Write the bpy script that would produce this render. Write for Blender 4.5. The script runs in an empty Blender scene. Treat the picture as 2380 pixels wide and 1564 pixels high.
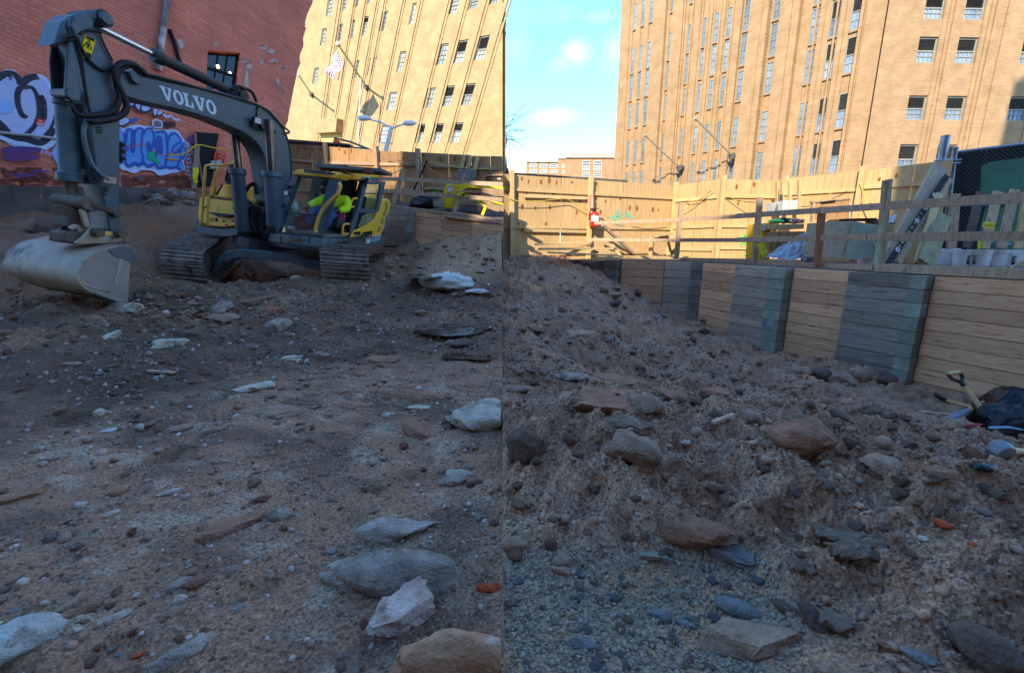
import bpy, bmesh, math, random
import numpy as np
from mathutils import Vector, Matrix, Euler
random.seed(7); np.random.seed(7)
SC = bpy.context.scene
C = SC.collection
# ------------------------------------------------------------------ camera, world, sun, exposure
HC = 1.7                                   # eye height above the near dirt
PITCH = math.radians(12.4)
FOC = 1000.0                               # focal length measured on a 2380 x 1564 frame
cam = bpy.data.cameras.new('camera'); camo = bpy.data.objects.new('camera', cam); C.objects.link(camo)
cam.sensor_width = 36.0; cam.lens = 36.0 * FOC / 2380.0; cam.clip_end = 2000; cam.clip_start = 0.05
camo.location = (0, 0, HC); camo.rotation_euler = (math.pi / 2 - PITCH, 0, 0)
SC.camera = camo
LIGHT = Vector((0.40, 0.76, -0.50)).normalized()      # direction the sunlight travels
SUN_ENERGY, SKY_STRENGTH, EXPOSURE = 2.0, 0.15, 2.08
sun = bpy.data.lights.new('sun', 'SUN'); suno = bpy.data.objects.new('sun', sun); C.objects.link(suno)
sun.energy = SUN_ENERGY; sun.angle = math.radians(0.5); sun.color = (1.0, 0.89, 0.72)
suno.rotation_euler = LIGHT.to_track_quat('-Z', 'Y').to_euler(); suno.location = (-20, -30, 30)
W_ = bpy.data.worlds.new('World'); SC.world = W_; W_.use_nodes = True
def build_world():
    nt = W_.node_tree; nt.nodes.clear(); N = nt.nodes.new; L = nt.links.new
    out = N('ShaderNodeOutputWorld'); bg = N('ShaderNodeBackground'); sky = N('ShaderNodeTexSky')
    sky.sky_type = 'NISHITA'; sky.sun_disc = False
    sky.sun_elevation = math.asin(-LIGHT.z)
    sky.sun_rotation = math.atan2(-LIGHT.x, -LIGHT.y)
    sky.air_density = 1.0; sky.dust_density = 0.15; sky.ozone_density = 3.0
    bg.inputs[1].default_value = SKY_STRENGTH
    tc = N('ShaderNodeTexCoord')
    # small drifting clouds: noise cut by a few soft patches of sky, each a direction
    no = N('ShaderNodeTexNoise'); no.inputs['Scale'].default_value = 9; no.inputs['Detail'].default_value = 9
    no.inputs['Roughness'].default_value = 0.62
    mp = N('ShaderNodeMapping'); mp.inputs['Scale'].default_value = (1, 1, 2.2)
    L(tc.outputs['Generated'], mp.inputs[0]); L(mp.outputs[0], no.inputs['Vector'])
    acc = None
    def ray(u, v):
        t = (782 - v) / FOC; s = (u - 1190) / FOC
        return Vector((s, math.cos(PITCH) + t * math.sin(PITCH), -math.sin(PITCH) + t * math.cos(PITCH))).normalized()
    for (u, v, rx, rz, a) in [(1340, 125, .032, .024, .6), (1300, 155, .022, .016, .5), (1285, 274, .055, .016, .75),
                              (1395, 38, .03, .01, .45), (1225, 30, .10, .02, .28), (1430, 120, .03, .04, .3),
                              (1200, 100, .03, .05, .2), (300, -500, .5, .12, .8), (2000, -700, .6, .14, .8), (-900, 200, .4, .08, .8), (3400, 250, .5, .07, .7)]:
        d = ray(u, v)
        sub = N('ShaderNodeVectorMath'); sub.operation = 'SUBTRACT'; L(tc.outputs['Generated'], sub.inputs[0]); sub.inputs[1].default_value = d
        sc_ = N('ShaderNodeVectorMath'); sc_.operation = 'MULTIPLY'; L(sub.outputs[0], sc_.inputs[0]); sc_.inputs[1].default_value = (1 / rx, 1 / rx, 1 / rz)
        ln = N('ShaderNodeVectorMath'); ln.operation = 'LENGTH'; L(sc_.outputs[0], ln.inputs[0])
        mr = N('ShaderNodeMapRange'); mr.inputs[1].default_value = 0.0; mr.inputs[2].default_value = 1.35; mr.inputs[3].default_value = a; mr.inputs[4].default_value = 0
        mr.interpolation_type = 'SMOOTHSTEP'
        L(ln.outputs['Value'], mr.inputs[0])
        if acc is None: acc = mr.outputs[0]
        else:
            ad = N('ShaderNodeMath'); ad.operation = 'MAXIMUM'; L(acc, ad.inputs[0]); L(mr.outputs[0], ad.inputs[1]); acc = ad.outputs[0]
    m2 = N('ShaderNodeMapRange'); m2.inputs[1].default_value = 0.36; m2.inputs[2].default_value = 0.66; m2.inputs[3].default_value = 0.0
    L(no.outputs[0], m2.inputs[0])
    mu = N('ShaderNodeMath'); mu.operation = 'MULTIPLY'; L(acc, mu.inputs[0]); L(m2.outputs[0], mu.inputs[1]); mu.use_clamp = True
    mix = N('ShaderNodeMix'); mix.data_type = 'RGBA'
    hs = N('ShaderNodeHueSaturation'); hs.inputs['Saturation'].default_value = 1.40; hs.inputs['Value'].default_value = 1.0; tn = N('ShaderNodeMix'); tn.data_type = 'RGBA'; tn.blend_type = 'MULTIPLY'; tn.inputs[0].default_value = 1; tn.inputs[7].default_value = (1.36, 1.42, 1.58, 1); gm = N('ShaderNodeGamma'); gm.inputs[1].default_value = .62; L(sky.outputs[0], gm.inputs[0]); L(gm.outputs[0], tn.inputs[6]); L(tn.outputs[2], hs.inputs['Color']); L(mu.outputs[0], mix.inputs[0]); L(hs.outputs[0], mix.inputs[6]); mix.inputs[7].default_value = (3.0, 3.0, 3.05, 1)
    L(mix.outputs[2], bg.inputs[0]); L(bg.outputs[0], out.inputs[0])
build_world()
SC.view_settings.view_transform = 'Standard'; SC.view_settings.look = 'None'
SC.view_settings.exposure = EXPOSURE; SC.view_settings.gamma = 1; SC.view_settings.use_curve_mapping = False
SC.render.engine = 'CYCLES'
SC.cycles.use_denoising = True
SC.cycles.max_bounces = 6; SC.cycles.diffuse_bounces = 3; SC.cycles.glossy_bounces = 3; SC.cycles.transmission_bounces = 6; SC.cycles.transparent_max_bounces = 8

# ------------------------------------------------------------------ measuring helpers
CAMP = Vector((0, 0, HC))
SP, CP = math.sin(PITCH), math.cos(PITCH)
def ray(u, v):
    t = (782 - v) / FOC
    return Vector(((u - 1190) / FOC, CP + t * SP, -SP + t * CP))
def W(u, v, Y):                      # the point seen at u, v that stands Y metres ahead
    d = ray(u, v); return CAMP + d * (Y / d.y)
def WZ(u, v, z):                     # the point seen at u, v on the level z
    d = ray(u, v); return CAMP + d * ((z - HC) / d.z)
def hitp(u, v, P0, n):
    d = ray(u, v); return CAMP + d * ((P0 - CAMP).dot(n) / d.dot(n))
def zf(s, ox, oy):
    return lambda a, b: (a * s + ox, b * s + oy)
R1 = zf(.475, 0, 0); R2 = zf(.256, 342.7, 323.7); R3 = zf(.256, 571.2, 0); R4 = zf(.28, 609.3, 285.6)
R5 = zf(.256, 1161.4, 342.7); R6 = zf(.28, 1713.6, 285.6); R7 = zf(.44, 1332.8, 571.2); R8 = zf(.512, 1161.4, 0)
Z9 = zf(.18875, 0, 28.6); Z10 = zf(.2677, 0, 304.6); Z11 = zf(.1704, 247.5, 190.4); Z12 = zf(.208, 1885, 418.9); Z13 = zf(.1339, 647.4, 380.8)
def lin(c):
    c = c / 255.0
    return c / 12.92 if c <= .04045 else ((c + .055) / 1.055) ** 2.4
def S(r, g, b): return (lin(r), lin(g), lin(b), 1.0)

class Frame:                         # a flat face: origin, two in-plane directions, outward normal
    def __init__(s, O, e1, e2, n=None):
        s.O = O; s.e1 = e1.normalized(); s.e2 = e2.normalized()
        s.n = (n or s.e1.cross(s.e2)).normalized()
        g = Matrix(((s.e1.dot(s.e1), s.e1.dot(s.e2)), (s.e1.dot(s.e2), s.e2.dot(s.e2)))); s.gi = g.inverted()
    def p(s, a, b, d=0): return s.O + s.e1 * a + s.e2 * b + s.n * d
    def ab(s, P):
        q = P - s.O; r = s.gi @ Vector((q.dot(s.e1), q.dot(s.e2))); return r.x, r.y
    def hit(s, u, v, d=0): return hitp(u, v, s.O + s.n * d, s.n)
    def huv(s, u, v): return s.ab(s.hit(u, v))

# ------------------------------------------------------------------ object helpers
ORG = {}
def tag(o, label=None, cat=None, group=None, kind=None):
    if label: o['label'] = label
    if cat: o['category'] = cat
    if group: o['group'] = group
    if kind: o['kind'] = kind
    return o
def empty(name, loc, label=None, cat=None, group=None):
    o = bpy.data.objects.new(name, None); C.objects.link(o); o.location = loc; o.empty_display_size = .2
    ORG[o.name] = Vector(loc); return tag(o, label, cat, group)
class MB:
    def __init__(s): s.v = []; s.f = []
    def add(s, vs, fs):
        k = len(s.v); s.v += [Vector(p) for p in vs]; s.f += [tuple(i + k for i in f) for f in fs]; return s
    def corners(s, c):               # eight corners: bottom ring then top ring
        return s.add(c, [(3, 2, 1, 0), (4, 5, 6, 7), (0, 1, 5, 4), (1, 2, 6, 5), (2, 3, 7, 6), (3, 0, 4, 7)])
    def box(s, p, a, b, c):          # corner p and three edge vectors
        a, b, c, p = Vector(a), Vector(b), Vector(c), Vector(p)
        if a.cross(b).dot(c) < 0: a, b = b, a
        return s.corners([p, p + a, p + a + b, p + b, p + c, p + a + c, p + a + b + c, p + b + c])
    def cbox(s, c, a, b, d):         # centre and three full-length vectors
        a, b, d = Vector(a), Vector(b), Vector(d); return s.box(Vector(c) - (a + b + d) / 2, a, b, d)
    def fbox(s, F, a0, a1, b0, b1, d0, d1): return s.box(F.p(a0, b0, d0), F.e1 * (a1 - a0), F.e2 * (b1 - b0), F.n * (d1 - d0))
    def prism(s, pts, ext):
        pts = [Vector(p) for p in pts]; ext = Vector(ext); n = len(pts)
        nn = Vector((0, 0, 0))
        for i in range(n): nn += pts[i].cross(pts[(i + 1) % n])
        if nn.dot(ext) > 0: pts = pts[::-1]
        return s.add(pts + [p + ext for p in pts], [tuple(range(n)), tuple(range(2 * n - 1, n - 1, -1))] + [((i + 1) % n, i, n + i, n + (i + 1) % n) for i in range(n)])
    def bar(s, p, q, w, h, up=Vector((0, 0, 1))):
        p, q = Vector(p), Vector(q); d = (q - p); x = d.cross(up)
        if x.length < 1e-6: x = d.cross(Vector((0, 1, 0)))
        x.normalize(); y = x.cross(d).normalized()
        return s.box(p - x * w / 2 - y * h / 2, d, x * w, y * h)
    def tube(s, pts, r, n=8):
        pts = [Vector(p) for p in pts]; m = len(pts); rs = r if isinstance(r, (list, tuple)) else [r] * m
        vs = []; fs = []; px = None
        for i, p in enumerate(pts):
            d = (pts[min(i + 1, m - 1)] - pts[max(i - 1, 0)]).normalized()
            if px is None:
                px = d.cross(Vector((0, 0, 1)))
                if px.length < .05: px = d.cross(Vector((0, 1, 0)))
            x = (px - d * px.dot(d)).normalized(); px = x; y = d.cross(x)
            for k in range(n):
                a = 2 * math.pi * k / n; vs.append(p + (x * math.cos(a) + y * math.sin(a)) * rs[i])
        for i in range(m - 1):
            for k in range(n):
                a, b = i * n + k, i * n + (k + 1) % n; fs.append((a, b, b + n, a + n))
        fs.append(tuple(range(n - 1, -1, -1))); fs.append(tuple((m - 1) * n + k for k in range(n)))
        return s.add(vs, fs)
    def disc(s, c, ax, r, h, n=16):
        ax = Vector(ax).normalized(); return s.tube([Vector(c) - ax * h / 2, Vector(c) + ax * h / 2], r, n)
    def lathe(s, base, prof, n=20, ax=Vector((0, 0, 1)), sx=1.0):
        ax = Vector(ax).normalized(); x = ax.orthogonal().normalized(); y = ax.cross(x); base = Vector(base)
        vs = [base + ax * h + (x * math.cos(2 * math.pi * k / n) + y * math.sin(2 * math.pi * k / n)) * r for (r, h) in prof for k in range(n)]
        m = len(prof); fs = [(i * n + k, i * n + (k + 1) % n, (i + 1) * n + (k + 1) % n, (i + 1) * n + k) for i in range(m - 1) for k in range(n)]
        fs.append(tuple(range(n - 1, -1, -1))); fs.append(tuple((m - 1) * n + k for k in range(n)))
        return s.add(vs, fs)
    def quad(s, a, b, c, d): return s.add([a, b, c, d], [(0, 1, 2, 3)])
    def ribbon(s, pts, w, n, lift=0.0):   # flat painted stroke with round ends, lying in the plane with normal n
        pts = [Vector(p) + n * lift for p in pts]; m = len(pts); ws = w if isinstance(w, (list, tuple)) else [w] * m
        vs = []; fs = []
        for i, p in enumerate(pts):
            d = (pts[min(i + 1, m - 1)] - pts[max(i - 1, 0)]); d = (d - n * d.dot(n)).normalized(); x = n.cross(d)
            vs += [p + x * ws[i] / 2, p - x * ws[i] / 2]
        for i in range(m - 1): fs.append((2 * i, 2 * i + 1, 2 * i + 3, 2 * i + 2))
        s.add(vs, fs)
        return s
    def build(s, name, mat, parent=None, smooth=False, bevel=0, label=None, kind=None, subsurf=0):
        me = bpy.data.meshes.new(name)
        if parent is None:
            xs = [p.x for p in s.v]; ys = [p.y for p in s.v]; o0 = Vector(((min(xs) + max(xs)) / 2, (min(ys) + max(ys)) / 2, min(p.z for p in s.v)))
        else: o0 = ORG[parent.name]
        me.from_pydata([tuple(p - o0) for p in s.v], [], s.f); me.update()
        o = bpy.data.objects.new(name, me); C.objects.link(o); ORG[o.name] = o0
        if mat is not None: me.materials.append(mat)
        if parent is None: o.location = o0
        else: o.parent = parent
        if smooth:
            me.polygons.foreach_set('use_smooth', [True] * len(me.polygons))
            if smooth != 'all':
                bm = bmesh.new(); bm.from_mesh(me)
                for e in bm.edges:
                    if len(e.link_faces) == 2 and e.calc_face_angle(0) > math.radians(38): e.smooth = False
                bm.to_mesh(me); bm.free()
        if bevel:
            b = o.modifiers.new('b', 'BEVEL'); b.width = bevel; b.segments = 2; b.limit_method = 'ANGLE'; b.angle_limit = math.radians(35)
        if subsurf:
            b = o.modifiers.new('s', 'SUBSURF'); b.levels = subsurf; b.render_levels = subsurf
        tag(o, label=label, kind=kind); return o
def copy_tree(o, loc=None, rz=None, label=None):
    c = o.copy(); C.objects.link(c)
    if loc is not None: c.location = loc
    if rz is not None: c.rotation_euler.z = rz
    if label: c['label'] = label
    for ch in [x for x in C.objects if x.parent == o]:
        d = ch.copy(); C.objects.link(d); d.parent = c
        for g in [x for x in C.objects if x.parent == ch]:
            e = g.copy(); C.objects.link(e); e.parent = d
    return c
def text(name, body, O, ex, ey, h, mat, parent=None, ext=.002, width=None, bold=0.0):
    cu = bpy.data.curves.new(name, 'FONT'); cu.body = body; cu.size = 1.0; cu.extrude = 0.0; cu.offset = bold
    t = bpy.data.objects.new('tmp', cu); C.objects.link(t); bpy.context.view_layer.update()
    me = bpy.data.meshes.new_from_object(t.evaluated_get(bpy.context.evaluated_depsgraph_get()))
    vs = [v.co.copy() for v in me.vertices]; fs = [tuple(p.vertices) for p in me.polygons]
    bpy.data.objects.remove(t); bpy.data.meshes.remove(me)
    x0 = min(v.x for v in vs); x1 = max(v.x for v in vs); y0 = min(v.y for v in vs); y1 = max(v.y for v in vs)
    sy = h / (y1 - y0); sx = (width / (x1 - x0)) if width else sy
    ex = Vector(ex).normalized(); ey = Vector(ey).normalized(); n = ex.cross(ey).normalized(); O = Vector(O)
    m = MB(); m.add([O + ex * ((v.x - x0) * sx) + ey * ((v.y - y0) * sy) + n * ext for v in vs], fs)
    return m.build(name, mat, parent)

# ------------------------------------------------------------------ materials
def mat(name, c1, c2=None, scale=4.0, rough=.8, metal=0.0, bump=0.0, bscale=40.0, stretch=(1, 1, 1), c3=None, c3amt=.5, c3scale=None, spec=.3, rnd=.0, lo=.35, hi=.65, coat=0.0):
    m = bpy.data.materials.new(name); m.use_nodes = True; nt = m.node_tree; N = nt.nodes.new; L = nt.links.new
    b = nt.nodes['Principled BSDF']; b.inputs['Roughness'].default_value = rough; b.inputs['Metallic'].default_value = metal
    b.inputs['Specular IOR Level'].default_value = spec; b.inputs['Coat Weight'].default_value = coat
    tc = N('ShaderNodeTexCoord'); oi = N('ShaderNodeObjectInfo')
    ml = N('ShaderNodeMath'); ml.operation = 'MULTIPLY'; ml.inputs[1].default_value = 37.0; L(oi.outputs['Random'], ml.inputs[0])
    ad = N('ShaderNodeVectorMath'); ad.operation = 'ADD'; L(tc.outputs['Object'], ad.inputs[0]); L(ml.outputs[0], ad.inputs[1])
    mp = N('ShaderNodeMapping'); mp.inputs['Scale'].default_value = stretch; L(ad.outputs[0], mp.inputs[0])
    no = N('ShaderNodeTexNoise'); no.inputs['Scale'].default_value = scale; no.inputs['Detail'].default_value = 7; no.inputs['Roughness'].default_value = .6
    L(mp.outputs[0], no.inputs['Vector'])
    mr = N('ShaderNodeMapRange'); mr.inputs[1].default_value = lo; mr.inputs[2].default_value = hi; L(no.outputs[0], mr.inputs[0])
    mx = N('ShaderNodeMix'); mx.data_type = 'RGBA'; L(mr.outputs[0], mx.inputs[0]); mx.inputs[6].default_value = c1; mx.inputs[7].default_value = c2 or c1
    col = mx.outputs[2]
    if c3:
        n3 = N('ShaderNodeTexNoise'); n3.inputs['Scale'].default_value = c3scale or scale * .6; n3.inputs['Detail'].default_value = 8; n3.inputs['Roughness'].default_value = .68
        o2 = N('ShaderNodeVectorMath'); o2.operation = 'ADD'; o2.inputs[1].default_value = (13.1, 5.7, 9.2); L(mp.outputs[0], o2.inputs[0]); L(o2.outputs[0], n3.inputs['Vector'])
        r3 = N('ShaderNodeMapRange'); r3.inputs[1].default_value = .70 - c3amt * .3; r3.inputs[2].default_value = .78 - c3amt * .3; L(n3.outputs[0], r3.inputs[0])
        m3 = N('ShaderNodeMix'); m3.data_type = 'RGBA'; L(r3.outputs[0], m3.inputs[0]); L(col, m3.inputs[6]); m3.inputs[7].default_value = c3; col = m3.outputs[2]
    if rnd:
        hs = N('ShaderNodeHueSaturation'); r = N('ShaderNodeMapRange'); r.inputs[3].default_value = 1 - rnd; r.inputs[4].default_value = 1 + rnd
        L(oi.outputs['Random'], r.inputs[0]); L(r.outputs[0], hs.inputs['Value']); L(col, hs.inputs['Color']); col = hs.outputs[0]
    L(col, b.inputs['Base Color'])
    if bump:
        nb = N('ShaderNodeTexNoise'); nb.inputs['Scale'].default_value = bscale; nb.inputs['Detail'].default_value = 6; L(mp.outputs[0], nb.inputs['Vector'])
        bp = N('ShaderNodeBump'); bp.inputs['Strength'].default_value = bump; bp.inputs['Distance'].default_value = .02; L(nb.outputs[0], bp.inputs['Height']); L(bp.outputs[0], b.inputs['Normal'])
    return m
def brick_mat(name, e1, e2, c1, c2, mortar, bw, bh, ms=.012, tone=None, tscale=.25, tamt=.5, rough=.9, bump=.4, sq=.5):
    m = bpy.data.materials.new(name); m.use_nodes = True; nt = m.node_tree; N = nt.nodes.new; L = nt.links.new
    b = nt.nodes['Principled BSDF']; b.inputs['Roughness'].default_value = rough; b.inputs['Specular IOR Level'].default_value = .2
    tc = N('ShaderNodeTexCoord'); cx = N('ShaderNodeCombineXYZ')
    for k, e in ((0, e1), (1, e2)):
        d = N('ShaderNodeVectorMath'); d.operation = 'DOT_PRODUCT'; L(tc.outputs['Object'], d.inputs[0]); d.inputs[1].default_value = e; L(d.outputs['Value'], cx.inputs[k])
    br = N('ShaderNodeTexBrick'); L(cx.outputs[0], br.inputs['Vector']); br.inputs['Scale'].default_value = 1.0
    br.inputs['Color1'].default_value = c1; br.inputs['Color2'].default_value = c2; br.inputs['Mortar'].default_value = mortar
    br.inputs['Brick Width'].default_value = bw; br.inputs['Row Height'].default_value = bh; br.inputs['Mortar Size'].default_value = ms; br.inputs['Mortar Smooth'].default_value = .3
    col = br.outputs[0]
    n2 = N('ShaderNodeTexNoise'); n2.inputs['Scale'].default_value = 1.3; n2.inputs['Detail'].default_value = 6; L(tc.outputs['Object'], n2.inputs['Vector'])
    h = N('ShaderNodeHueSaturation'); r = N('ShaderNodeMapRange'); r.inputs[1].default_value = .3; r.inputs[2].default_value = .7; r.inputs[3].default_value = .84; r.inputs[4].default_value = 1.12
    L(n2.outputs[0], r.inputs[0]); L(r.outputs[0], h.inputs['Value']); L(col, h.inputs['Color']); col = h.outputs[0]
    if tone:
        n3 = N('ShaderNodeTexNoise'); n3.inputs['Scale'].default_value = tscale; n3.inputs['Detail'].default_value = 9; n3.inputs['Roughness'].default_value = .7; L(tc.outputs['Object'], n3.inputs['Vector'])
        r3 = N('ShaderNodeMapRange'); r3.inputs[1].default_value = .72 - tamt * .3; r3.inputs[2].default_value = .86 - tamt * .3; L(n3.outputs[0], r3.inputs[0])
        m3 = N('ShaderNodeMix'); m3.data_type = 'RGBA'; L(r3.outputs[0], m3.inputs[0]); L(col, m3.inputs[6]); m3.inputs[7].default_value = tone; col = m3.outputs[2]
    L(col, b.inputs['Base Color'])
    bp = N('ShaderNodeBump'); bp.inputs['Strength'].default_value = bump; bp.inputs['Distance'].default_value = .015; bp.invert = True
    L(br.outputs['Fac'], bp.inputs['Height']); L(bp.outputs[0], b.inputs['Normal'])
    return m
def glass_mat(name, col, rough=.03, alpha=.25):
    m = bpy.data.materials.new(name); m.use_nodes = True; nt = m.node_tree; N = nt.nodes.new; L = nt.links.new
    out = nt.nodes['Material Output']; tr = N('ShaderNodeBsdfTransparent'); gl = N('ShaderNodeBsdfGlossy'); mx = N('ShaderNodeMixShader')
    tr.inputs[0].default_value = col; gl.inputs['Roughness'].default_value = rough
    mx.inputs[0].default_value = .07; L(tr.outputs[0], mx.inputs[1]); L(gl.outputs[0], mx.inputs[2]); L(mx.outputs[0], out.inputs[0])
    return m

# ------------------------------------------------------------------ vectorised noise for terrain and rocks
_rng = np.random.RandomState(3); _perm = np.tile(_rng.permutation(512), 3); _ga = _rng.rand(512) * 2 * np.pi
def perlin(x, y, seed=0):
    x = x + seed * 17.13; y = y + seed * 31.7
    xi = np.floor(x).astype(np.int64); yi = np.floor(y).astype(np.int64); xf = x - xi; yf = y - yi
    def g(ix, iy, dx, dy):
        a = _ga[_perm[(_perm[ix & 511] + (iy & 511))]]; return np.cos(a) * dx + np.sin(a) * dy
    u = xf * xf * xf * (xf * (xf * 6 - 15) + 10); v = yf * yf * yf * (yf * (yf * 6 - 15) + 10)
    a = g(xi, yi, xf, yf); b = g(xi + 1, yi, xf - 1, yf); c = g(xi, yi + 1, xf, yf - 1); d = g(xi + 1, yi + 1, xf - 1, yf - 1)
    return (a + u * (b - a)) + v * ((c + u * (d - c)) - (a + u * (b - a)))
def fbm(x, y, o=4, seed=0, gain=.5):
    s = 0; a = 1; f = 1
    for i in range(o): s = s + a * perlin(x * f, y * f, seed + i * 3); a *= gain; f *= 2.03
    return s
def sstep(a, b, x):
    t = np.clip((x - a) / (b - a), 0, 1); return t * t * (3 - 2 * t)
# ------------------------------------------------------------------ the dirt floor of the pit
SEAM = -0.0235                            # a low cut in the dirt runs straight away from the eye here
def tps(pts, reg=0.02):
    P = np.array([(p.x, p.y) for p in pts]); Z = np.array([p.z for p in pts]); n = len(P)
    def U(r2): return np.where(r2 > 1e-9, r2 * np.log(np.maximum(r2, 1e-9)) * .5, 0)
    K = U(((P[:, None] - P[None]) ** 2).sum(-1)) + np.eye(n) * reg
    A = np.zeros((n + 3, n + 3)); A[:n, :n] = K; A[:n, n] = 1; A[:n, n + 1:] = P; A[n, :n] = 1; A[n + 1:, :n] = P.T
    w = np.linalg.solve(A, np.concatenate([Z, np.zeros(3)]))
    def f(x, y):
        sh = np.shape(x); x = np.ravel(x); y = np.ravel(y); r = w[n] + w[n + 1] * x + w[n + 2] * y
        for i in range(n): r = r + w[i] * U((x - P[i, 0]) ** 2 + (y - P[i, 1]) ** 2)
        return r.reshape(sh)
    return f
_L = [WZ(u, 1564, 0) for u in (-300, 0, 400, 800, 1168)] + [Vector((-2, .3, 0)), Vector((0, .3, 0))]
_L += [WZ(0, 1200, .05), WZ(600, 1200, .05), WZ(1150, 1200, .06), WZ(-200, 1100, .1), WZ(0, 1000, .12), WZ(600, 1000, .13), WZ(1150, 1000, .12)]
_L += [W(-100, 835, 4.9), W(300, 828, 5.0), W(600, 826, 5.3), W(900, 850, 5.1), W(1150, 860, 5.0)]
_L += [W(-50, 765, 5.75), W(150, 742, 6.1), W(300, 745, 6.3), W(500, 745, 6.6), W(800, 760, 6.4), W(1150, 770, 6.3)]
_L += [W(300, 695, 7.1), W(120, 715, 6.7), W(500, 665, 8.6), W(700, 655, 9.0), W(880, 662, 9.0), W(1000, 690, 8.1), W(1150, 690, 8.3)]
_L += [W(600, 650, 11.5), W(800, 640, 11.5), W(450, 640, 10.4)]
_L += [W(900, 610, 10.6), W(1000, 600, 10.8), W(1040, 572, 11.4), W(1160, 545, 11.2), W(1160, 600, 9.9), W(1000, 640, 9.4)]
_L += [W(-150, 560, 9.0), W(0, 545, 9.5), W(0, 515, 10.5), W(150, 510, 11.0), W(300, 505, 11.7), W(320, 560, 10.3), W(250, 620, 9.0), W(-100, 640, 7.8)]
_L += [W(395, 468, 12.1), W(450, 470, 12.4), W(345, 500, 11.6), W(500, 476, 13.0), W(560, 500, 13.5), W(930, 560, 12.6)]
_R = [WZ(u, 1564, z) for u, z in ((1200, 0), (1600, 0), (2000, .10), (2380, .22), (2700, .3))] + [Vector((0, .3, 0)), Vector((2, .3, .1))]
_R += [WZ(1200, 1330, 0), WZ(1500, 1340, .0), WZ(1760, 1420, .0), WZ(1700, 1300, .05), WZ(1200, 1285, .06)]
_R += [WZ(1900, 1400, .12), WZ(2200, 1400, .27), WZ(2380, 1300, .36), WZ(2000, 1200, .33), WZ(1700, 1180, .26), WZ(1400, 1180, .22), WZ(1200, 1180, .14), WZ(2700, 1300, .35)]
_R += [WZ(1190, 1000, .25), WZ(1350, 960, .42), WZ(1480, 915, .40), WZ(1640, 985, .44), WZ(1850, 980, .42), WZ(2040, 1010, .44), WZ(2200, 1065, .43), WZ(2380, 1120, .42), WZ(2600, 1180, .38)]
_R += [WZ(2040, 985, -.12), WZ(2230, 1020, -.1), WZ(2380, 1050, -.1), WZ(1850, 950, .0), WZ(2600, 1110, -.1)]
_R += [WZ(2140, 925, -.72), WZ(2300, 985, -.62), WZ(2380, 1000, -.62), WZ(2000, 900, -.62), WZ(1850, 872, -.5), WZ(2500, 1040, -.6)]
_R += [W(1960, 850, 7.6), W(1830, 840, 8.4), W(1720, 800, 9.8), W(1620, 762, 10.8), W(1540, 735, 11.5), W(1480, 690, 12.2), W(1420, 648, 12.9)]
_R += [WZ(1200, 880, .1), WZ(1400, 850, .0), WZ(1600, 880, -.05), W(1200, 800, 6.0), W(1400, 760, 7.0), W(1600, 830, 6.5)]
_R += [W(1180, 602, 12.7), W(1300, 604, 12.9), W(1180, 660, 9.9), W(1330, 660, 10.6), W(1180, 720, 8.0), W(1350, 720, 8.6)]
fL, fR = tps(_L), tps(_R)
def zsm(x, y):
    return np.where(x < SEAM * y, np.clip(fL(x, y), -.3, 3.1), np.clip(fR(x, y), -1.3, 1.25))
def mound(x, y):                           # 1 on the loose heap right of the cut, 0 on packed ground
    r = np.hypot(x, y)
    m = np.maximum(sstep(0, .12, fR(x, y) - .04 + .03 * fbm(x * 3, y * 3, 2, 5)), sstep(3.2, 4.2, r)) * (x > SEAM * y)
    return m
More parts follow.
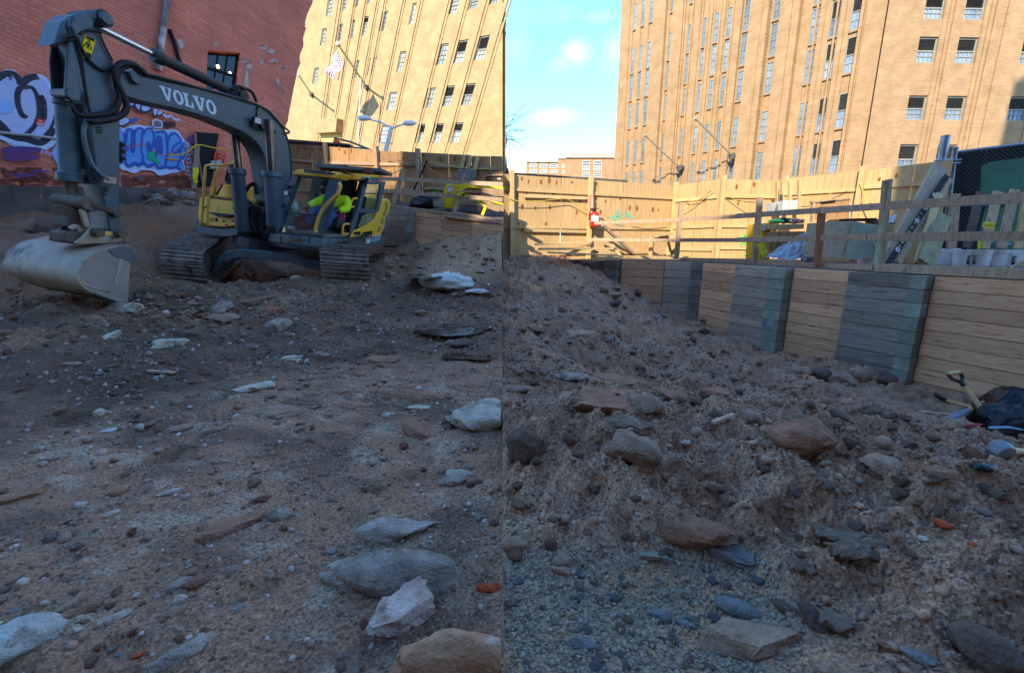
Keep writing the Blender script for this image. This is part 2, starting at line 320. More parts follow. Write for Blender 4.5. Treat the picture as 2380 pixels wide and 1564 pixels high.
def height(x, y):
    x = np.asarray(x, float); y = np.asarray(y, float); z = zsm(x, y); left = x < SEAM * y; r = np.hypot(x, y)
    fine = np.clip(3.2 / np.maximum(r, .5), .25, 1)
    zl = .05 * fbm(x * .9, y * .9, 3, 1) + .018 * fbm(x * 3.4, y * 4.2, 3, 2)
    # streaks pressed by the bucket and tracks
    st = np.abs(perlin(x * 1.1 + .3 * y, y * 7 - 1.4 * x, 8)); st2 = 1 - np.abs(perlin(x * .9 + .5 * y, y * 4.2 + .9 * x + .8 * fbm(x, y, 2, 95), 96)) * 2.4; zl = zl + (.02 * st + .035 * np.maximum(0, st2)) * sstep(2.8, 5.0, r)
    gr = fbm(x * 15, y * 15, 3, 4); pb = np.maximum(0, perlin(x * 34, y * 34, 6) - .12)
    patch = sstep(-.15, .35, fbm(x * 1.3, y * 1.7, 3, 9))
    zl = zl + fine * (.011 * gr + .022 * pb * (.35 + patch) + .010 * np.abs(perlin(x * 24, y * 30, 15)))
    zl = zl - .05 * sstep(.32, .55, fbm(x * 1.6, y * 1.9, 3, 21))
    gm = np.exp(-((x + 1.35 + .05 * y) / 1.5) ** 2 - ((y - 4.25) / .65) ** 2); q = perlin(x * 1.6 + .4 * np.sin(y * 2), y * 15 + x * 2.2 + 1.2 * fbm(x * 1.2, y * 1.2, 2, 91), 92)
    zl = zl - .05 * gm * sstep(.05, .5, np.abs(q)) + .02 * gm
    far = sstep(6.5, 8.5, r); zl = zl + far * (.16 * fbm(x * 1.6, y * 1.6, 4, 12) + .05 * np.abs(fbm(x * 5.5, y * 5.5, 3, 14)))
    m = mound(x, y)
    b1 = 1 - np.abs(fbm(x * 2.3, y * 2.6, 3, 31)) * 2; b2 = 1 - np.abs(perlin(x * 7.5, y * 7.5, 33)) * 2; b3 = 1 - np.abs(perlin(x * 17, y * 17, 35)) * 2; b4 = np.abs(perlin(x * 36, y * 36, 37))
    wx, wy = x + .12 * fbm(x * 2.1, y * 2.1, 2, 81), y + .12 * fbm(x * 2.1, y * 2.1, 2, 83); lg = fbm(wx * 1.9, wy * 2.4, 3, 85) * 2.2; lg = np.floor(lg * 3) / 3 + sstep(.72, 1, lg * 3 - np.floor(lg * 3)) / 3; zr = m * (.07 * lg + .085 * (b1 - .5) + .05 * (b2 - .5) + .030 * (b3 - .5) + fine * .034 * b4 + .05 * fbm(x * 1.2, y * 1.2, 2, 41))
    zr = zr + m * sstep(5, 8, r) * .09 * fbm(x * 1.8, y * 1.8, 4, 43)
    zr = zr + (1 - m) * (.02 * fbm(x * 2.2, y * 2.2, 3, 51) + fine * (.008 * gr + .026 * np.maximum(0, perlin(x * 22, y * 22, 53) - .05) * (.3 + patch) + .016 * pb))
    # a dark hollow under crusted lumps in the heap
    for (hu, hv, hr, dz, zz) in ((2010, 1345, .12, -.07, .24), (1480, 1085, .13, -.06, .33), (1790, 1235, .10, -.05, .25)):
        p = WZ(hu, hv, zz); zr = zr + dz * np.exp(-((x - p.x) ** 2 + ((y - p.y) * 1.5) ** 2) / hr ** 2)
    p = WZ(820, 1210, .03); zl = zl - .07 * np.exp(-((x - p.x) ** 2 + ((y - p.y) * 1.3) ** 2) / .09 ** 2)
    return z + np.where(left, zl, zr)
def ground_hit(u, v, y0=.5, y1=18.0):      # where the line of sight meets the dirt
    d = ray(u, v); ys = np.geomspace(y0, y1, 900); xs = d.x / d.y * ys; zs = HC + d.z / d.y * ys
    h = height(xs, ys); k = np.nonzero(zs < h)[0]; k = k[0] if len(k) else len(ys) - 1
    return Vector((xs[k], ys[k], float(h[k])))
def gz(x, y): return float(height(np.array([x]), np.array([y]))[0])

def soil_mat():
    m = bpy.data.materials.new('soil'); m.use_nodes = True; nt = m.node_tree; N = nt.nodes.new; L = nt.links.new
    b = nt.nodes['Principled BSDF']; b.inputs['Roughness'].default_value = .92; b.inputs['Specular IOR Level'].default_value = .18
    at = N('ShaderNodeAttribute'); at.attribute_name = 'soil'; tc = N('ShaderNodeTexCoord')
    n1 = N('ShaderNodeTexNoise'); n1.inputs['Scale'].default_value = 62; n1.inputs['Detail'].default_value = 8; n1.inputs['Roughness'].default_value = .7; L(tc.outputs['Object'], n1.inputs['Vector'])
    r = N('ShaderNodeMapRange'); r.inputs[1].default_value = .34; r.inputs[2].default_value = .68; r.inputs[3].default_value = .34; r.inputs[4].default_value = 1.7; L(n1.outputs[0], r.inputs[0])
    h = N('ShaderNodeHueSaturation'); L(at.outputs['Color'], h.inputs['Color']); L(r.outputs[0], h.inputs['Value'])
    vo = N('ShaderNodeTexVoronoi'); vo.inputs['Scale'].default_value = 30; L(tc.outputs['Object'], vo.inputs['Vector'])
    sp = N('ShaderNodeMapRange'); sp.inputs[1].default_value = .19; sp.inputs[2].default_value = .10; L(vo.outputs['Distance'], sp.inputs[0])
    gs = N('ShaderNodeMath'); gs.operation = 'MULTIPLY'; gs.inputs[1].default_value = .55; L(sp.outputs[0], gs.inputs[0])
    mx = N('ShaderNodeMix'); mx.data_type = 'RGBA'; L(gs.outputs[0], mx.inputs[0]); L(h.outputs[0], mx.inputs[6]); mx.inputs[7].default_value = S(142, 134, 126)
    v2 = N('ShaderNodeTexVoronoi'); v2.inputs['Scale'].default_value = 21; o2 = N('ShaderNodeVectorMath'); o2.inputs[1].default_value = (3.3, 7.1, 1.9); L(tc.outputs['Object'], o2.inputs[0]); L(o2.outputs[0], v2.inputs['Vector'])
    s2 = N('ShaderNodeMapRange'); s2.inputs[1].default_value = .24; s2.inputs[2].default_value = .12; s2.inputs[3].default_value = 0; s2.inputs[4].default_value = .6; L(v2.outputs['Distance'], s2.inputs[0])
    m2 = N('ShaderNodeMix'); m2.data_type = 'RGBA'; L(s2.outputs[0], m2.inputs[0]); L(mx.outputs[2], m2.inputs[6]); m2.inputs[7].default_value = S(62, 52, 45)
    L(m2.outputs[2], b.inputs['Base Color'])
    n2 = N('ShaderNodeTexNoise'); n2.inputs['Scale'].default_value = 90; n2.inputs['Detail'].default_value = 7; n2.inputs['Roughness'].default_value = .7; L(tc.outputs['Object'], n2.inputs['Vector'])
    bp = N('ShaderNodeBump'); bp.inputs['Strength'].default_value = .8; bp.inputs['Distance'].default_value = .014; L(n2.outputs[0], bp.inputs['Height']); L(bp.outputs[0], b.inputs['Normal'])
    return m
SOIL = soil_mat()
def soil_color(x, y, z):
    c = lambda *a: np.array(S(*a)[:3])
    left = (x < SEAM * y)[:, None]; r = np.hypot(x, y)[:, None]
    n = fbm(x * 1.1, y * 1.5, 4, 61)[:, None]; n2 = fbm(x * 3.2, y * 4.5, 4, 63)[:, None]; n3 = fbm(x * .5, y * .9, 3, 65)[:, None]
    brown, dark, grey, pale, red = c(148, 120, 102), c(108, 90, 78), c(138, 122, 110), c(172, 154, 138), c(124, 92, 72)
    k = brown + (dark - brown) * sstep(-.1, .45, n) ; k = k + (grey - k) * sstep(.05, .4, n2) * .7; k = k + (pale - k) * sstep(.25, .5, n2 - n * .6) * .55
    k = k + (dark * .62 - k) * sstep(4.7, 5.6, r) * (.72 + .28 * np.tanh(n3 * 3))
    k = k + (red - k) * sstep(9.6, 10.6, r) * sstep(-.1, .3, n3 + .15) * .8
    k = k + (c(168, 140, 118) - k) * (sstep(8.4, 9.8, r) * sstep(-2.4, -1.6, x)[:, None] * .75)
    mr = mound(x, y)[:, None]
    g1, g2, g3 = c(170, 144, 126), c(142, 116, 100), c(136, 104, 84); blu, bl2 = c(146, 134, 120), c(166, 140, 116)
    q = g1 + (g2 - g1) * sstep(-.2, .35, n); q = q + (g3 - q) * sstep(.1, .45, n2 + n3 * .5) * .75; q = q + (g2 * .8 - q) * sstep(3.4, 5, r) * .55
    p = blu + (bl2 - blu) * sstep(.02, .32, n2 + n * .3); f = q * mr + p * (1 - mr)
    orange = sstep(.3, .45, fbm(x * .9, y * 1.4, 3, 71))[:, None] * sstep(6.5, 8, r); f = f + (c(184, 138, 104) - f) * orange * .7
    return np.where(left, k, f) * np.array([1.24, 1.07, .88])
def build_ground():
    na = 1150
    az = np.linspace(-74, 74, na); az = np.tan(np.radians(az) * .62) / np.tan(np.radians(74 * .62)) * np.radians(74)   # finer ahead than to the sides
    th0 = math.atan(SEAM); k = int(np.argmin(np.abs(az - th0))); az[k] = th0 - 4e-4; az[k + 1] = th0 + 4e-4
    rr = np.concatenate([np.geomspace(.35, 1.25, 60)[:-1], np.geomspace(1.25, 4.6, 520)[:-1], np.geomspace(4.6, 19.0, 260)]); nr = len(rr); A, R = np.meshgrid(az, rr); x = (np.sin(A) * R).ravel(); y = (np.cos(A) * R).ravel()
    z = np.empty_like(x)
    for i in range(0, len(x), 200000): z[i:i + 200000] = height(x[i:i + 200000], y[i:i + 200000])
    co = np.stack([x, y, z], 1).astype(np.float32)
    i = np.arange(nr - 1)[:, None] * na + np.arange(na - 1)[None]; q = np.stack([i, i + na, i + na + 1, i + 1], -1).reshape(-1, 4)[:, ::-1]
    me = bpy.data.meshes.new('dirt_ground'); me.vertices.add(len(co)); me.vertices.foreach_set('co', co.ravel())
    me.loops.add(q.size); me.loops.foreach_set('vertex_index', np.ascontiguousarray(q).ravel().astype(np.int32))
    me.polygons.add(len(q)); me.polygons.foreach_set('loop_start', np.arange(0, q.size, 4, dtype=np.int32)); me.polygons.foreach_set('loop_total', np.full(len(q), 4, np.int32))
    me.update(calc_edges=True); me.polygons.foreach_set('use_smooth', np.ones(len(q), bool))
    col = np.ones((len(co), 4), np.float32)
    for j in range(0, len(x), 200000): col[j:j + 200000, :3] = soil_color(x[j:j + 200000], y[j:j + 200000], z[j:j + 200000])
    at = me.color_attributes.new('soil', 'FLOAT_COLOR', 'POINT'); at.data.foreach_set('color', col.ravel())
    me.materials.append(SOIL); o = bpy.data.objects.new('dirt_ground', me); C.objects.link(o); tag(o, kind='structure')
build_ground()
# the wide ground beyond and behind the pit
M_STREET = mat('street_asphalt', S(96, 94, 92), S(112, 110, 107), 3, .95, bump=.2)
M_LEDGE = mat('ledge_dirt', S(104, 92, 82), S(82, 72, 64), 6, .95, bump=.5, bscale=30, c3=S(120, 112, 104))
m = MB(); m.quad((-900, -900, -1.45), (900, -900, -1.45), (900, 1200, -1.45), (-900, 1200, -1.45)); tag(m.build('ground', M_LEDGE), kind='structure')
m = MB(); m.box((-60, 17.6, -1.4), (160, 0, 0), (0, 160, 0), (0, 0, 2.4)); tag(m.build('street', M_STREET), kind='structure')
ZT = 1.17                                  # level of the working ledge behind the retaining wall
WALLP = [Vector((7.7, 5.3, 0)), Vector((7.0, 6.85, 0)), Vector((5.55, 10.2, 0)), Vector((4.95, 12.0, 0)), Vector((3.0, 13.0, 0))]
m = MB(); pl = [WALLP[0] + Vector((.5, -1, 0))] + WALLP + [Vector((-.28, 12.9, 0)), Vector((-.28, 17.7, 0)), Vector((24, 17.7, 0)), Vector((24, 4.3, 0))]
m.prism([Vector((p.x + .10, p.y + .04, -1.4)) for p in pl], (0, 0, 1.4 + ZT)); tag(m.build('ledge_ground', M_LEDGE), kind='structure')

# ------------------------------------------------------------------ tan brick tower block, right
CORN = W(2017, 400, 30.0); CORN.z = 0
eL = Vector((-.60, .80, 0)).normalized(); FL = Frame(CORN.copy(), eL, Vector((0, 0, 1)), Vector((-eL.y, eL.x, 0)))
if FL.n.y > 0: FL.n = -FL.n
FRt = Frame(CORN.copy(), Vector((1, .03, 0)), Vector((0, 0, 1)), Vector((.03, -1, 0)))
TANL = brick_mat('tan_brick_long_face', FL.e1, FL.e2, S(170, 138, 100), S(160, 128, 90), S(172, 144, 108), .42, .13, .012, tone=S(150, 112, 76), tamt=.3, bump=.15)
TANR = brick_mat('tan_brick_end_face', FRt.e1, FRt.e2, S(168, 138, 100), S(158, 126, 90), S(172, 144, 110), .42, .13, .013, bump=.15)
M_FRAME = mat('window_frame_paint', S(150, 150, 138), S(128, 130, 122), 8, .6)
M_LOUV = mat('louver_metal', S(92, 90, 84), S(74, 73, 69), 5, .6)
def pane_mat(name, c1, c2):
    m = mat(name, c1, c2, .9, .12, spec=.6, rnd=.28, stretch=(1, 1, .6)); return m
M_PANE = pane_mat('window_glass', S(142, 158, 170), S(92, 110, 126))  # grey-blue base colour stands in for reflected sky and blinds
M_PANEL = pane_mat('window_glass_painted_glare', S(196, 202, 196), S(140, 150, 150))  # pale base colour stands in for sun reflected in the panes
M_CONC = mat('sill_stone', S(160, 132, 104), S(146, 120, 92), 5, .9)
def window(F, a0, a1, b0, b1, d, parent, louver=0.0, muntins=(3, 4), fw=.07, pane=None, fmat=None):
    m = MB(); w = a1 - a0; h = b1 - b0
    m.fbox(F, a0, a0 + fw, b0, b1, d, d + .09); m.fbox(F, a1 - fw, a1, b0, b1, d, d + .09)
    m.fbox(F, a0 + fw, a1 - fw, b0, b0 + fw, d, d + .09); m.fbox(F, a0 + fw, a1 - fw, b1 - fw, b1, d, d + .09)
    lb = b1 - fw - (h - 2 * fw) * louver; ft = lb if louver else b1 - fw
    nx, ny = muntins
    if louver: ny = max(1, round(ny * (1 - louver))); m.fbox(F, a0 + fw, a1 - fw, lb - fw / 2, lb + fw / 2, d, d + .085)
    else: mb = (b0 + b1) / 2; m.fbox(F, a0 + fw, a1 - fw, mb - fw * .4, mb + fw * .4, d, d + .085)
    for i in range(1, nx): x = a0 + fw + (w - 2 * fw) * i / nx; m.fbox(F, x - .018, x + .018, b0 + fw, ft, d, d + .07)
    for j in range(1, ny): y = b0 + fw + (ft - b0 - fw) * j / ny; m.fbox(F, a0 + fw, a1 - fw, y - .018, y + .018, d, d + .072)
    win = m.build('window', fmat or M_FRAME, parent)
    q = MB(); q.fbox(F, a0 + fw * .5, a1 - fw * .5, b0 + fw * .5, ft, d - .03, d + .03); q.build('pane', pane or M_PANE, win)
    if louver:
        q = MB(); n = 9
        for j in range(n):
            y = lb + (b1 - fw - lb) * (j + .15) / n; s = (b1 - fw - lb) / n
            q.box(F.p(a0 + fw, y, d + .02), F.e1 * (w - 2 * fw), F.e2 * s * .55 - F.n * -.06, F.n * .012 - F.e2 * .01)
        q.fbox(F, a0 + fw, a1 - fw, lb, b1 - fw, d - .03, d + .01); q.build('louver', M_LOUV, win)
    return win
tower = empty('apartment_tower', CORN, 'tall tan brick building with stepped piers and many small windows under blue sky', 'building')
# window columns on the long face (left, right edge and a height to measure at, enlarged picture units) and sills
cols = [(584, 598, 500), (619, 633, 480), (654, 670, 470), (739, 756, 545), (823, 840, 520), (888, 906, 500), (940, 960, 480), (996, 1016, 460), (1070, 1096, 440), (1202, 1232, 390), (1352, 1389, 560), (1438, 1478, 540), (1528, 1572, 515)]
A = []
for i, (l, r, y) in enumerate(cols):
    a1 = FL.huv(*R8(l, y))[0]; a0 = FL.huv(*R8(r, y))[0]; A.append((min(a0, a1), max(a0, a1)))
sill = [FL.huv(*R8(1370, y))[1] for y in (800, 610, 385, 212, 45)]; dz = 3.75
while len(sill) < 10: sill.append(sill[-1] + dz)
sill = [sill[0] - 3.6] + sill
tops = [s + (sill[1] * 0 + 2.15) for s in sill]
aend = FL.huv(*R8(541, 300))[0]; ztop = sill[-1] + 9; zb = -1.0
wall = MB()
edges = [0.0] + [e for a in A[::-1] for e in a] + [aend]
for i in range(0, len(edges), 2): wall.fbox(FL, edges[i], edges[i + 1], zb, ztop, -.55, 0)
for (a0, a1) in A:
    ys = [zb] + [e for s, t in zip(sill, tops) for e in (s, t)] + [ztop]
    for j in range(0, len(ys), 2): wall.fbox(FL, a0, a1, ys[j], ys[j + 1], -.55, -.10)
wall.fbox(FL, .0, aend, zb, ztop, -8, -.62)
wall.build('wall', TANL, tower)
for ci, (a0, a1) in enumerate(A):
    for j, s in enumerate(sill):
        lv = .5 if ci >= 11 else 0
        window(FL, a0, a1, s, tops[j], -.13, tower, lv, (3, 4) if a1 - a0 > .9 else (2, 4), fw=.06)
    for s in sill: sl = MB(); sl.fbox(FL, a0 - .02, a1 + .02, s - .12, s, -.09, .02); sl.build('sill', M_CONC, tower)
def pier(x0, x1, d, y=450):
    b, a = FL.huv(*R8(x0, y))[0], FL.huv(*R8(x1, y))[0]
    m = MB(); m.fbox(FL, a, b, zb, ztop, 0, d * .42); m.build('pier', TANL, tower)
for x0, x1, d in [(545, 575, .25), (678, 684, .2), (690, 736, .8), (762, 818, .35), (790, 812, .75), (846, 852, .3), (862, 884, .3), (911, 918, .18), (926, 936, .3), (966, 972, .2), (982, 992, .3), (1022, 1028, .2), (1040, 1066, .55), (1112, 1190, 1.3), (1130, 1165, 1.55),
                  (1246, 1330, 1.2), (1262, 1300, 1.5), (1394, 1402, .3), (1412, 1434, .3), (1482, 1490, .3), (1502, 1524, .3), (1590, 1604, .4), (1614, 1700, .25)]:
    pier(x0, x1, d, 450 if x0 < 1200 else 400)
# end face
wr = MB(); aw = []
for (l, r, y) in ((1928, 2020, 60), (2110, 2205, 60), (2370, 2465, 230)):
    aw.append((FRt.huv(*R8(l, y))[0], FRt.huv(*R8(r, y))[0]))
sr = [FRt.huv(*R8(1900, y))[1] for y in (785, 545, 285, 85)]; tr = [FRt.huv(*R8(1900, y))[1] for y in (655, 433, 165, -30)]
for _ in range(2): sr.append(sr[-1] + 3.7); tr.append(tr[-1] + 3.7)
xe = aw[-1][1] + 9
ed = [0.0] + [e for a in aw for e in a] + [xe]
for i in range(0, len(ed), 2): wr.fbox(FRt, ed[i], ed[i + 1], zb, ztop, -.55, 0)
for (a0, a1) in aw:
    ys = [zb] + [e for s, t in zip(sr, tr) for e in (s, t)] + [ztop]
    for j in range(0, len(ys), 2): wr.fbox(FRt, a0, a1, ys[j], ys[j + 1], -.55, -.06)
wr.fbox(FRt, .3, xe, zb, ztop, -8, -.62)
wr.build('wall', TANR, tower)
for (a0, a1) in aw:
    for s, t in zip(sr, tr): window(FRt, a0, a1, s, t, -.25, tower, .52, (4, 4), fw=.09)
for x0, x1, d in ((2040, 2048, .08), (2060, 2068, .08), (2225, 2233, .08), (2246, 2256, .1), (1760, 1850, .02), (2300, 2310, .08)):
    a, b = FRt.huv(*R8(x0, 60))[0], FRt.huv(*R8(x1, 60))[0]
    m = MB(); m.fbox(FRt, a, b, zb, ztop, 0, d); m.build('pier', TANR, tower)
# bare flagpoles on the long face
M_POLE = mat('pole_metal', S(196, 186, 160), S(170, 160, 140), 6, .45, metal=.4)
def flagpole(u0, v0, u1, v1, label):
    base = FL.hit(u1, v1, .4); tip = hitp(u0, v0, base + FL.n * 4.5, FL.n)
    t = empty('flagpole', base, label, 'flagpole', 'bare flagpoles on the tan building')
    m = MB(); m.tube([base, tip], .06, 8); m.build('pole', M_POLE, t)
    m = MB(); m.disc(tip, tip - base, .12, .2, 10); m.build('finial', M_POLE, t)
    m = MB(); m.disc(base, FL.n, .28, .5, 12); m.tube([base + FL.n * -.3, base + FL.n * .3 + Vector((0, 0, -.5))], .06, 6); m.build('bracket', M_LOUV, t)
flagpole(*R8(660, 615), *R8(820, 765), 'bare flagpole slanting from tan tower, the farther one near its left end')
flagpole(*R8(890, 540), *R8(1060, 712), 'bare flagpole slanting from tan tower, the nearer one beside the broad piers')

# ------------------------------------------------------------------ far buildings left of the tower
FD = Frame(W(1400, 380, 95), Vector((1, 0, 0)), Vector((0, 0, 1)), Vector((0, -1, 0)))
FARB = brick_mat('far_orange_brick', FD.e1, FD.e2, S(184, 138, 100), S(172, 126, 90), S(186, 148, 114), .6, .25, .02)
M_CREAM = mat('cream_stone', S(225, 215, 190), S(205, 194, 168), 3, .85)
M_BLUEG = mat('blue_window_glass', S(70, 104, 150), S(48, 76, 120), .5, .1, spec=.6)
def dist_block(o, x0, x1, y0, y1, d0, d1, name='wall', mt=None):
    (a0, b1), (a1, b0) = FD.huv(*R5(x0, y0)), FD.huv(*R5(x1, y1)); m = MB(); m.fbox(FD, a0, a1, b0, b1, d0, d1); return m.build(name, mt or FARB, o)
far = empty('office_building', W(1360, 420, 95), 'stepped orange brick building with blue windows and pale cornices, far off', 'building')
for x0, x1, y0, y1, d0, d1 in ((245, 532, 135, 420, -12, 0), (530, 598, 105, 420, -12, .3), (595, 1090, 98, 420, -12, .6), (640, 1090, 62, 100, -12, -2), (670, 1090, 28, 64, -12, -4), (700, 1090, 6, 30, -12, -6)):
    dist_block(far, x0, x1, y0, 700 if y1 == 420 else y1, d0, d1)
for x0, x1, y0, y1, d in ((243, 532, 125, 136, .4), (526, 600, 98, 107, .6), (592, 1090, 92, 101, 1.0), (637, 1090, 55, 64, -1.6), (666, 1090, 22, 30, -3.6), (695, 1090, 0, 8, -5.6)):
    dist_block(far, x0, x1, y0, y1, d - .8, d, 'cornice', M_CREAM)
dist_block(far, 775, 1030, 68, 90, -2.2, -1.7, 'cornice', M_CREAM)
for x in range(8): dist_block(far, 786 + x * 30, 806 + x * 30, 74, 88, -1.75, -1.6, 'window', M_BLUEG)
for x0, x1, rows in ((270, 337, ((145, 185), (199, 237))), (364, 431, ((147, 187), (201, 237))), (458, 526, ((149, 189), (204, 238))), (565, 590, ((153, 192), (208, 242))), (746, 814, ((126, 176), (182, 216), (232, 272))), (848, 920, ((128, 178), (184, 218), (234, 276)))):
    for (y0, y1) in rows:
        dd = .0 if x0 < 530 else (.3 if x0 < 600 else .6); (a0, b1), (a1, b0) = FD.huv(*R5(x0, y0)), FD.huv(*R5(x1, y1))
        window(FD, a0, a1, b0, b1, dd + .02, far, 0, (4, 3) if x1 - x0 > 40 else (2, 3), fw=.12, pane=M_BLUEG, fmat=M_CREAM)
wb = empty('warehouse', W(1190, 420, 99), 'plain white rendered building with small pale roof domes, far off', 'building')
m = MB(); (a0, b1), (a1, b0) = FD.huv(*R5(40, 138)), FD.huv(*R5(250, 700)); m.fbox(FD, a0, a1, b0, b1, -14, -2); m.build('wall', M_CREAM, wb)
m = MB(); (a0, b1), (a1, b0) = FD.huv(*R5(-60, 160)), FD.huv(*R5(48, 700)); m.fbox(FD, a0, a1, b0, b1, -14, -3); m.build('wall', mat('pale_glass_wall', S(176, 190, 190), S(140, 158, 164), .8, .4), wb)
m = MB(); (a0, b1), (a1, b0) = FD.huv(*R5(30, 108)), FD.huv(*R5(200, 140)); m.fbox(FD, a0, a1, b0, b1, -20, -10); m.build('penthouse', FARB, wb)
for x in (205, 295, 395):
    p = FD.p(FD.huv(*R5(x, 128))[0], FD.huv(*R5(x, 128))[1], -12); m = MB(); m.lathe(p + Vector((0, 0, -2)), [(3.4, 0), (3.4, 2.2), (3.7, 2.25), (2.0, 3.2), (.3, 3.7)], 14); m.build('roof_tank', M_CREAM, wb)
# narrow dark building with a bare tree, only a sliver beside the cream facade
db = empty('brick_building', W(1178, 420, 60), 'narrow sliver of dark old building with projecting cornices beside the bare branches', 'building')
M_DARK = mat('dark_violet_brick', S(52, 44, 66), S(38, 34, 52), 2, .8)  # dark violet tone over the wall and cornices
FK = Frame(W(1170, 420, 60), Vector((1, 0, 0)), Vector((0, 0, 1)), Vector((0, -1, 0)))
def kbox(u0, u1, v0, v1, d0, d1, nm, mt):
    (a0, b1), (a1, b0) = FK.huv(u0, v0), FK.huv(u1, v1); m = MB(); m.fbox(FK, a0, a1, b0, b1, d0, d1); m.build(nm, mt, db)
kbox(1120, 1174, 306, 520, -6, 0, 'wall', M_DARK)
for v0, v1, u1 in ((306, 312, 1177), (319, 323, 1176), (363, 368, 1177), (380, 386, 1178), (392, 396, 1182)): kbox(1120, u1, v0, v1, -6, .3, 'cornice', M_DARK)
kbox(1160, 1172, 340, 345, 0, .35, 'window', M_CREAM)
def branch(m, p, d, L, r, n, rng):
    pts = [p]; q = p.copy(); dd = d.normalized()
    for i in range(4):
        dd = (dd + Vector((rng.uniform(-.2, .2), rng.uniform(-.2, .2), rng.uniform(-.22, .14)))).normalized(); q = q + dd * L / 4; pts.append(q.copy())
        if n > 0 and i > 0: branch(m, q, dd + Vector((rng.uniform(-.7, .7), rng.uniform(-.5, .5), rng.uniform(-.5, .4))), L * .5, r * .5, n - 1, rng)
    m.tube(pts, [r, r * .85, r * .7, r * .5, r * .3], 4)
rng = random.Random(5); p0 = W(1150, 420, 55); tr_ = empty('bare_tree', Vector((p0.x, p0.y, 1.0)), 'bare branches of a leafless tree reaching into the blue sky beside the seam', 'tree')
trunk_top = W(1150, 330, 55); m = MB(); m.tube([Vector((p0.x, p0.y, 1)), (p0 + trunk_top) / 2, trunk_top], [.3, .24, .18], 8); MB_T = mat('bark', S(46, 42, 58), S(34, 32, 46), 6, .9); m.build('trunk', MB_T, tr_)
m = MB()
for (u, v) in ((1192, 284), (1186, 296), (1197, 262), (1200, 311), (1184, 322), (1180, 280), (1194, 300)):
    t = W(u - 4, v, 55); branch(m, trunk_top, t - trunk_top, (t - trunk_top).length * 1.06, .07, 2, rng)
m.build('branches', MB_T, tr_)
# ------------------------------------------------------------------ unseen buildings placed behind the eye, shaped to throw shade over the pit
OCC = brick_mat('brown_brick', Vector((1, 0, 0)), Vector((0, 0, 1)), S(140, 92, 74), S(122, 78, 62), S(150, 130, 116), .3, .1)
def add_shade_building(x0, x1, y0, y1, h, label):
    y0 = y1 - 2.6
    t = empty('shade_building', ((x0 + x1) / 2, (y0 + y1) / 2, -1.4), label, 'building')
    m = MB(); m.box((x0, y0, -1.4), (x1 - x0, 0, 0), (0, y1 - y0, 0), (0, 0, h + 1.4)); m.build('wall', OCC, t)
    m = MB(); m.box((x0 - .3, y0 - .3, h), (x1 - x0 + .6, 0, 0), (0, y1 - y0 + .6, 0), (0, 0, .5)); m.build('cornice', M_CREAM, t)
    F = Frame(Vector((x0, y1, 0)), Vector((-1, 0, 0)), Vector((0, 0, 1)), Vector((0, 1, 0)))
    n = int((x1 - x0) / 3.2)
    for i in range(n):
        for j in range(int(h / 3.4)): window(F, -(i + .7) * (x1 - x0) / (n + .4) - 1.1, -(i + .7) * (x1 - x0) / (n + .4), 1 + 3.4 * j, 2.9 + 3.4 * j, .02, t, 0, (2, 2), fw=.08)
YO = -12.0
add_shade_building(-46, -22.0, YO - 12, YO, 34.0, 'long unseen brick building placed behind the eye at far left to cast shade')
add_shade_building(-21.8, -17.6, YO - 12, YO, 20.2, 'narrow lower unseen brick building placed behind the eye at left to shape shade')
add_shade_building(-17.4, -14.7, YO - 12, YO, 24.6, 'tall narrow unseen brick building placed behind the eye at left to cast shade')
add_shade_building(-14.6, -2.9, YO - 12, YO, 17.0, 'low unseen brick building placed behind the eye to shade the pit')
add_shade_building(-2.7, 9.6, YO - 12, YO, 20.2, 'unseen brick building placed behind the eye at right to cast shade')
t = empty('shade_building', (25, YO - 8, -1.4), 'very tall unseen brick building, roof sloped to cast the shadow on the tan tower', 'building')
m = MB(); m.prism([(9.8, YO, -1.4), (21, YO, -1.4), (21, YO, 46), (9.8, YO, 39.5)], (0, -10, 0)); m.build('wall', OCC, t)

# ------------------------------------------------------------------ red brick wall on the left with painted pieces
wa, wb_ = W(0, 430, 11.0), W(600, 430, 15.2)
wn = Vector((0, 0, 1)).cross(wb_ - wa); wn.normalize()
if wn.y > 0: wn = -wn
def FW_():
    pl = lambda u, v: hitp(u, v, wa, wn)
    return Frame(pl(0, 430), pl(440, 452) - pl(0, 400), pl(388, 0) - pl(362, 165), wn)
FW = FW_()
REDA = brick_mat('red_painted_brick', FW.e1, FW.e2, S(230, 136, 110), S(218, 122, 98), S(206, 120, 98), .30, .105, .012, tone=S(218, 150, 130), tamt=.4, tscale=.5, bump=.7)
redb = empty('red_brick_building', FW.hit(330, 440), 'large red brick wall covered with blue and white graffiti behind the excavator arm', 'building')
def wpoly(pts, d0, d1, name, mt, parent=redb, F=FW):
    m = MB(); m.prism([F.hit(u, v) + F.n * d0 for (u, v) in pts], F.n * (d1 - d0)); return m.build(name, mt, parent)
rag = [(735, -60), R3(612, 0), R3(602, 40), R3(578, 90), R3(560, 130), R3(540, 200), R3(538, 250), R3(548, 258), R3(528, 320), R3(520, 350), R3(524, 420), R3(492, 500), R3(488, 555), R3(498, 570), R3(470, 640), R3(450, 740), R3(430, 830), R3(415, 910), R3(405, 970), R3(388, 1050), R3(384, 1100), R3(358, 1150), R3(350, 1300), R3(340, 1500)]
wl = lambda v: 489 - (v - 200) * .10       # window left edge
wpoly([(-330, -420), (500, -420), (500, -60), (483, 118), (479, 208), (470, 330), (452, 640), (-330, 640)], -.45, 0, 'wall', REDA)
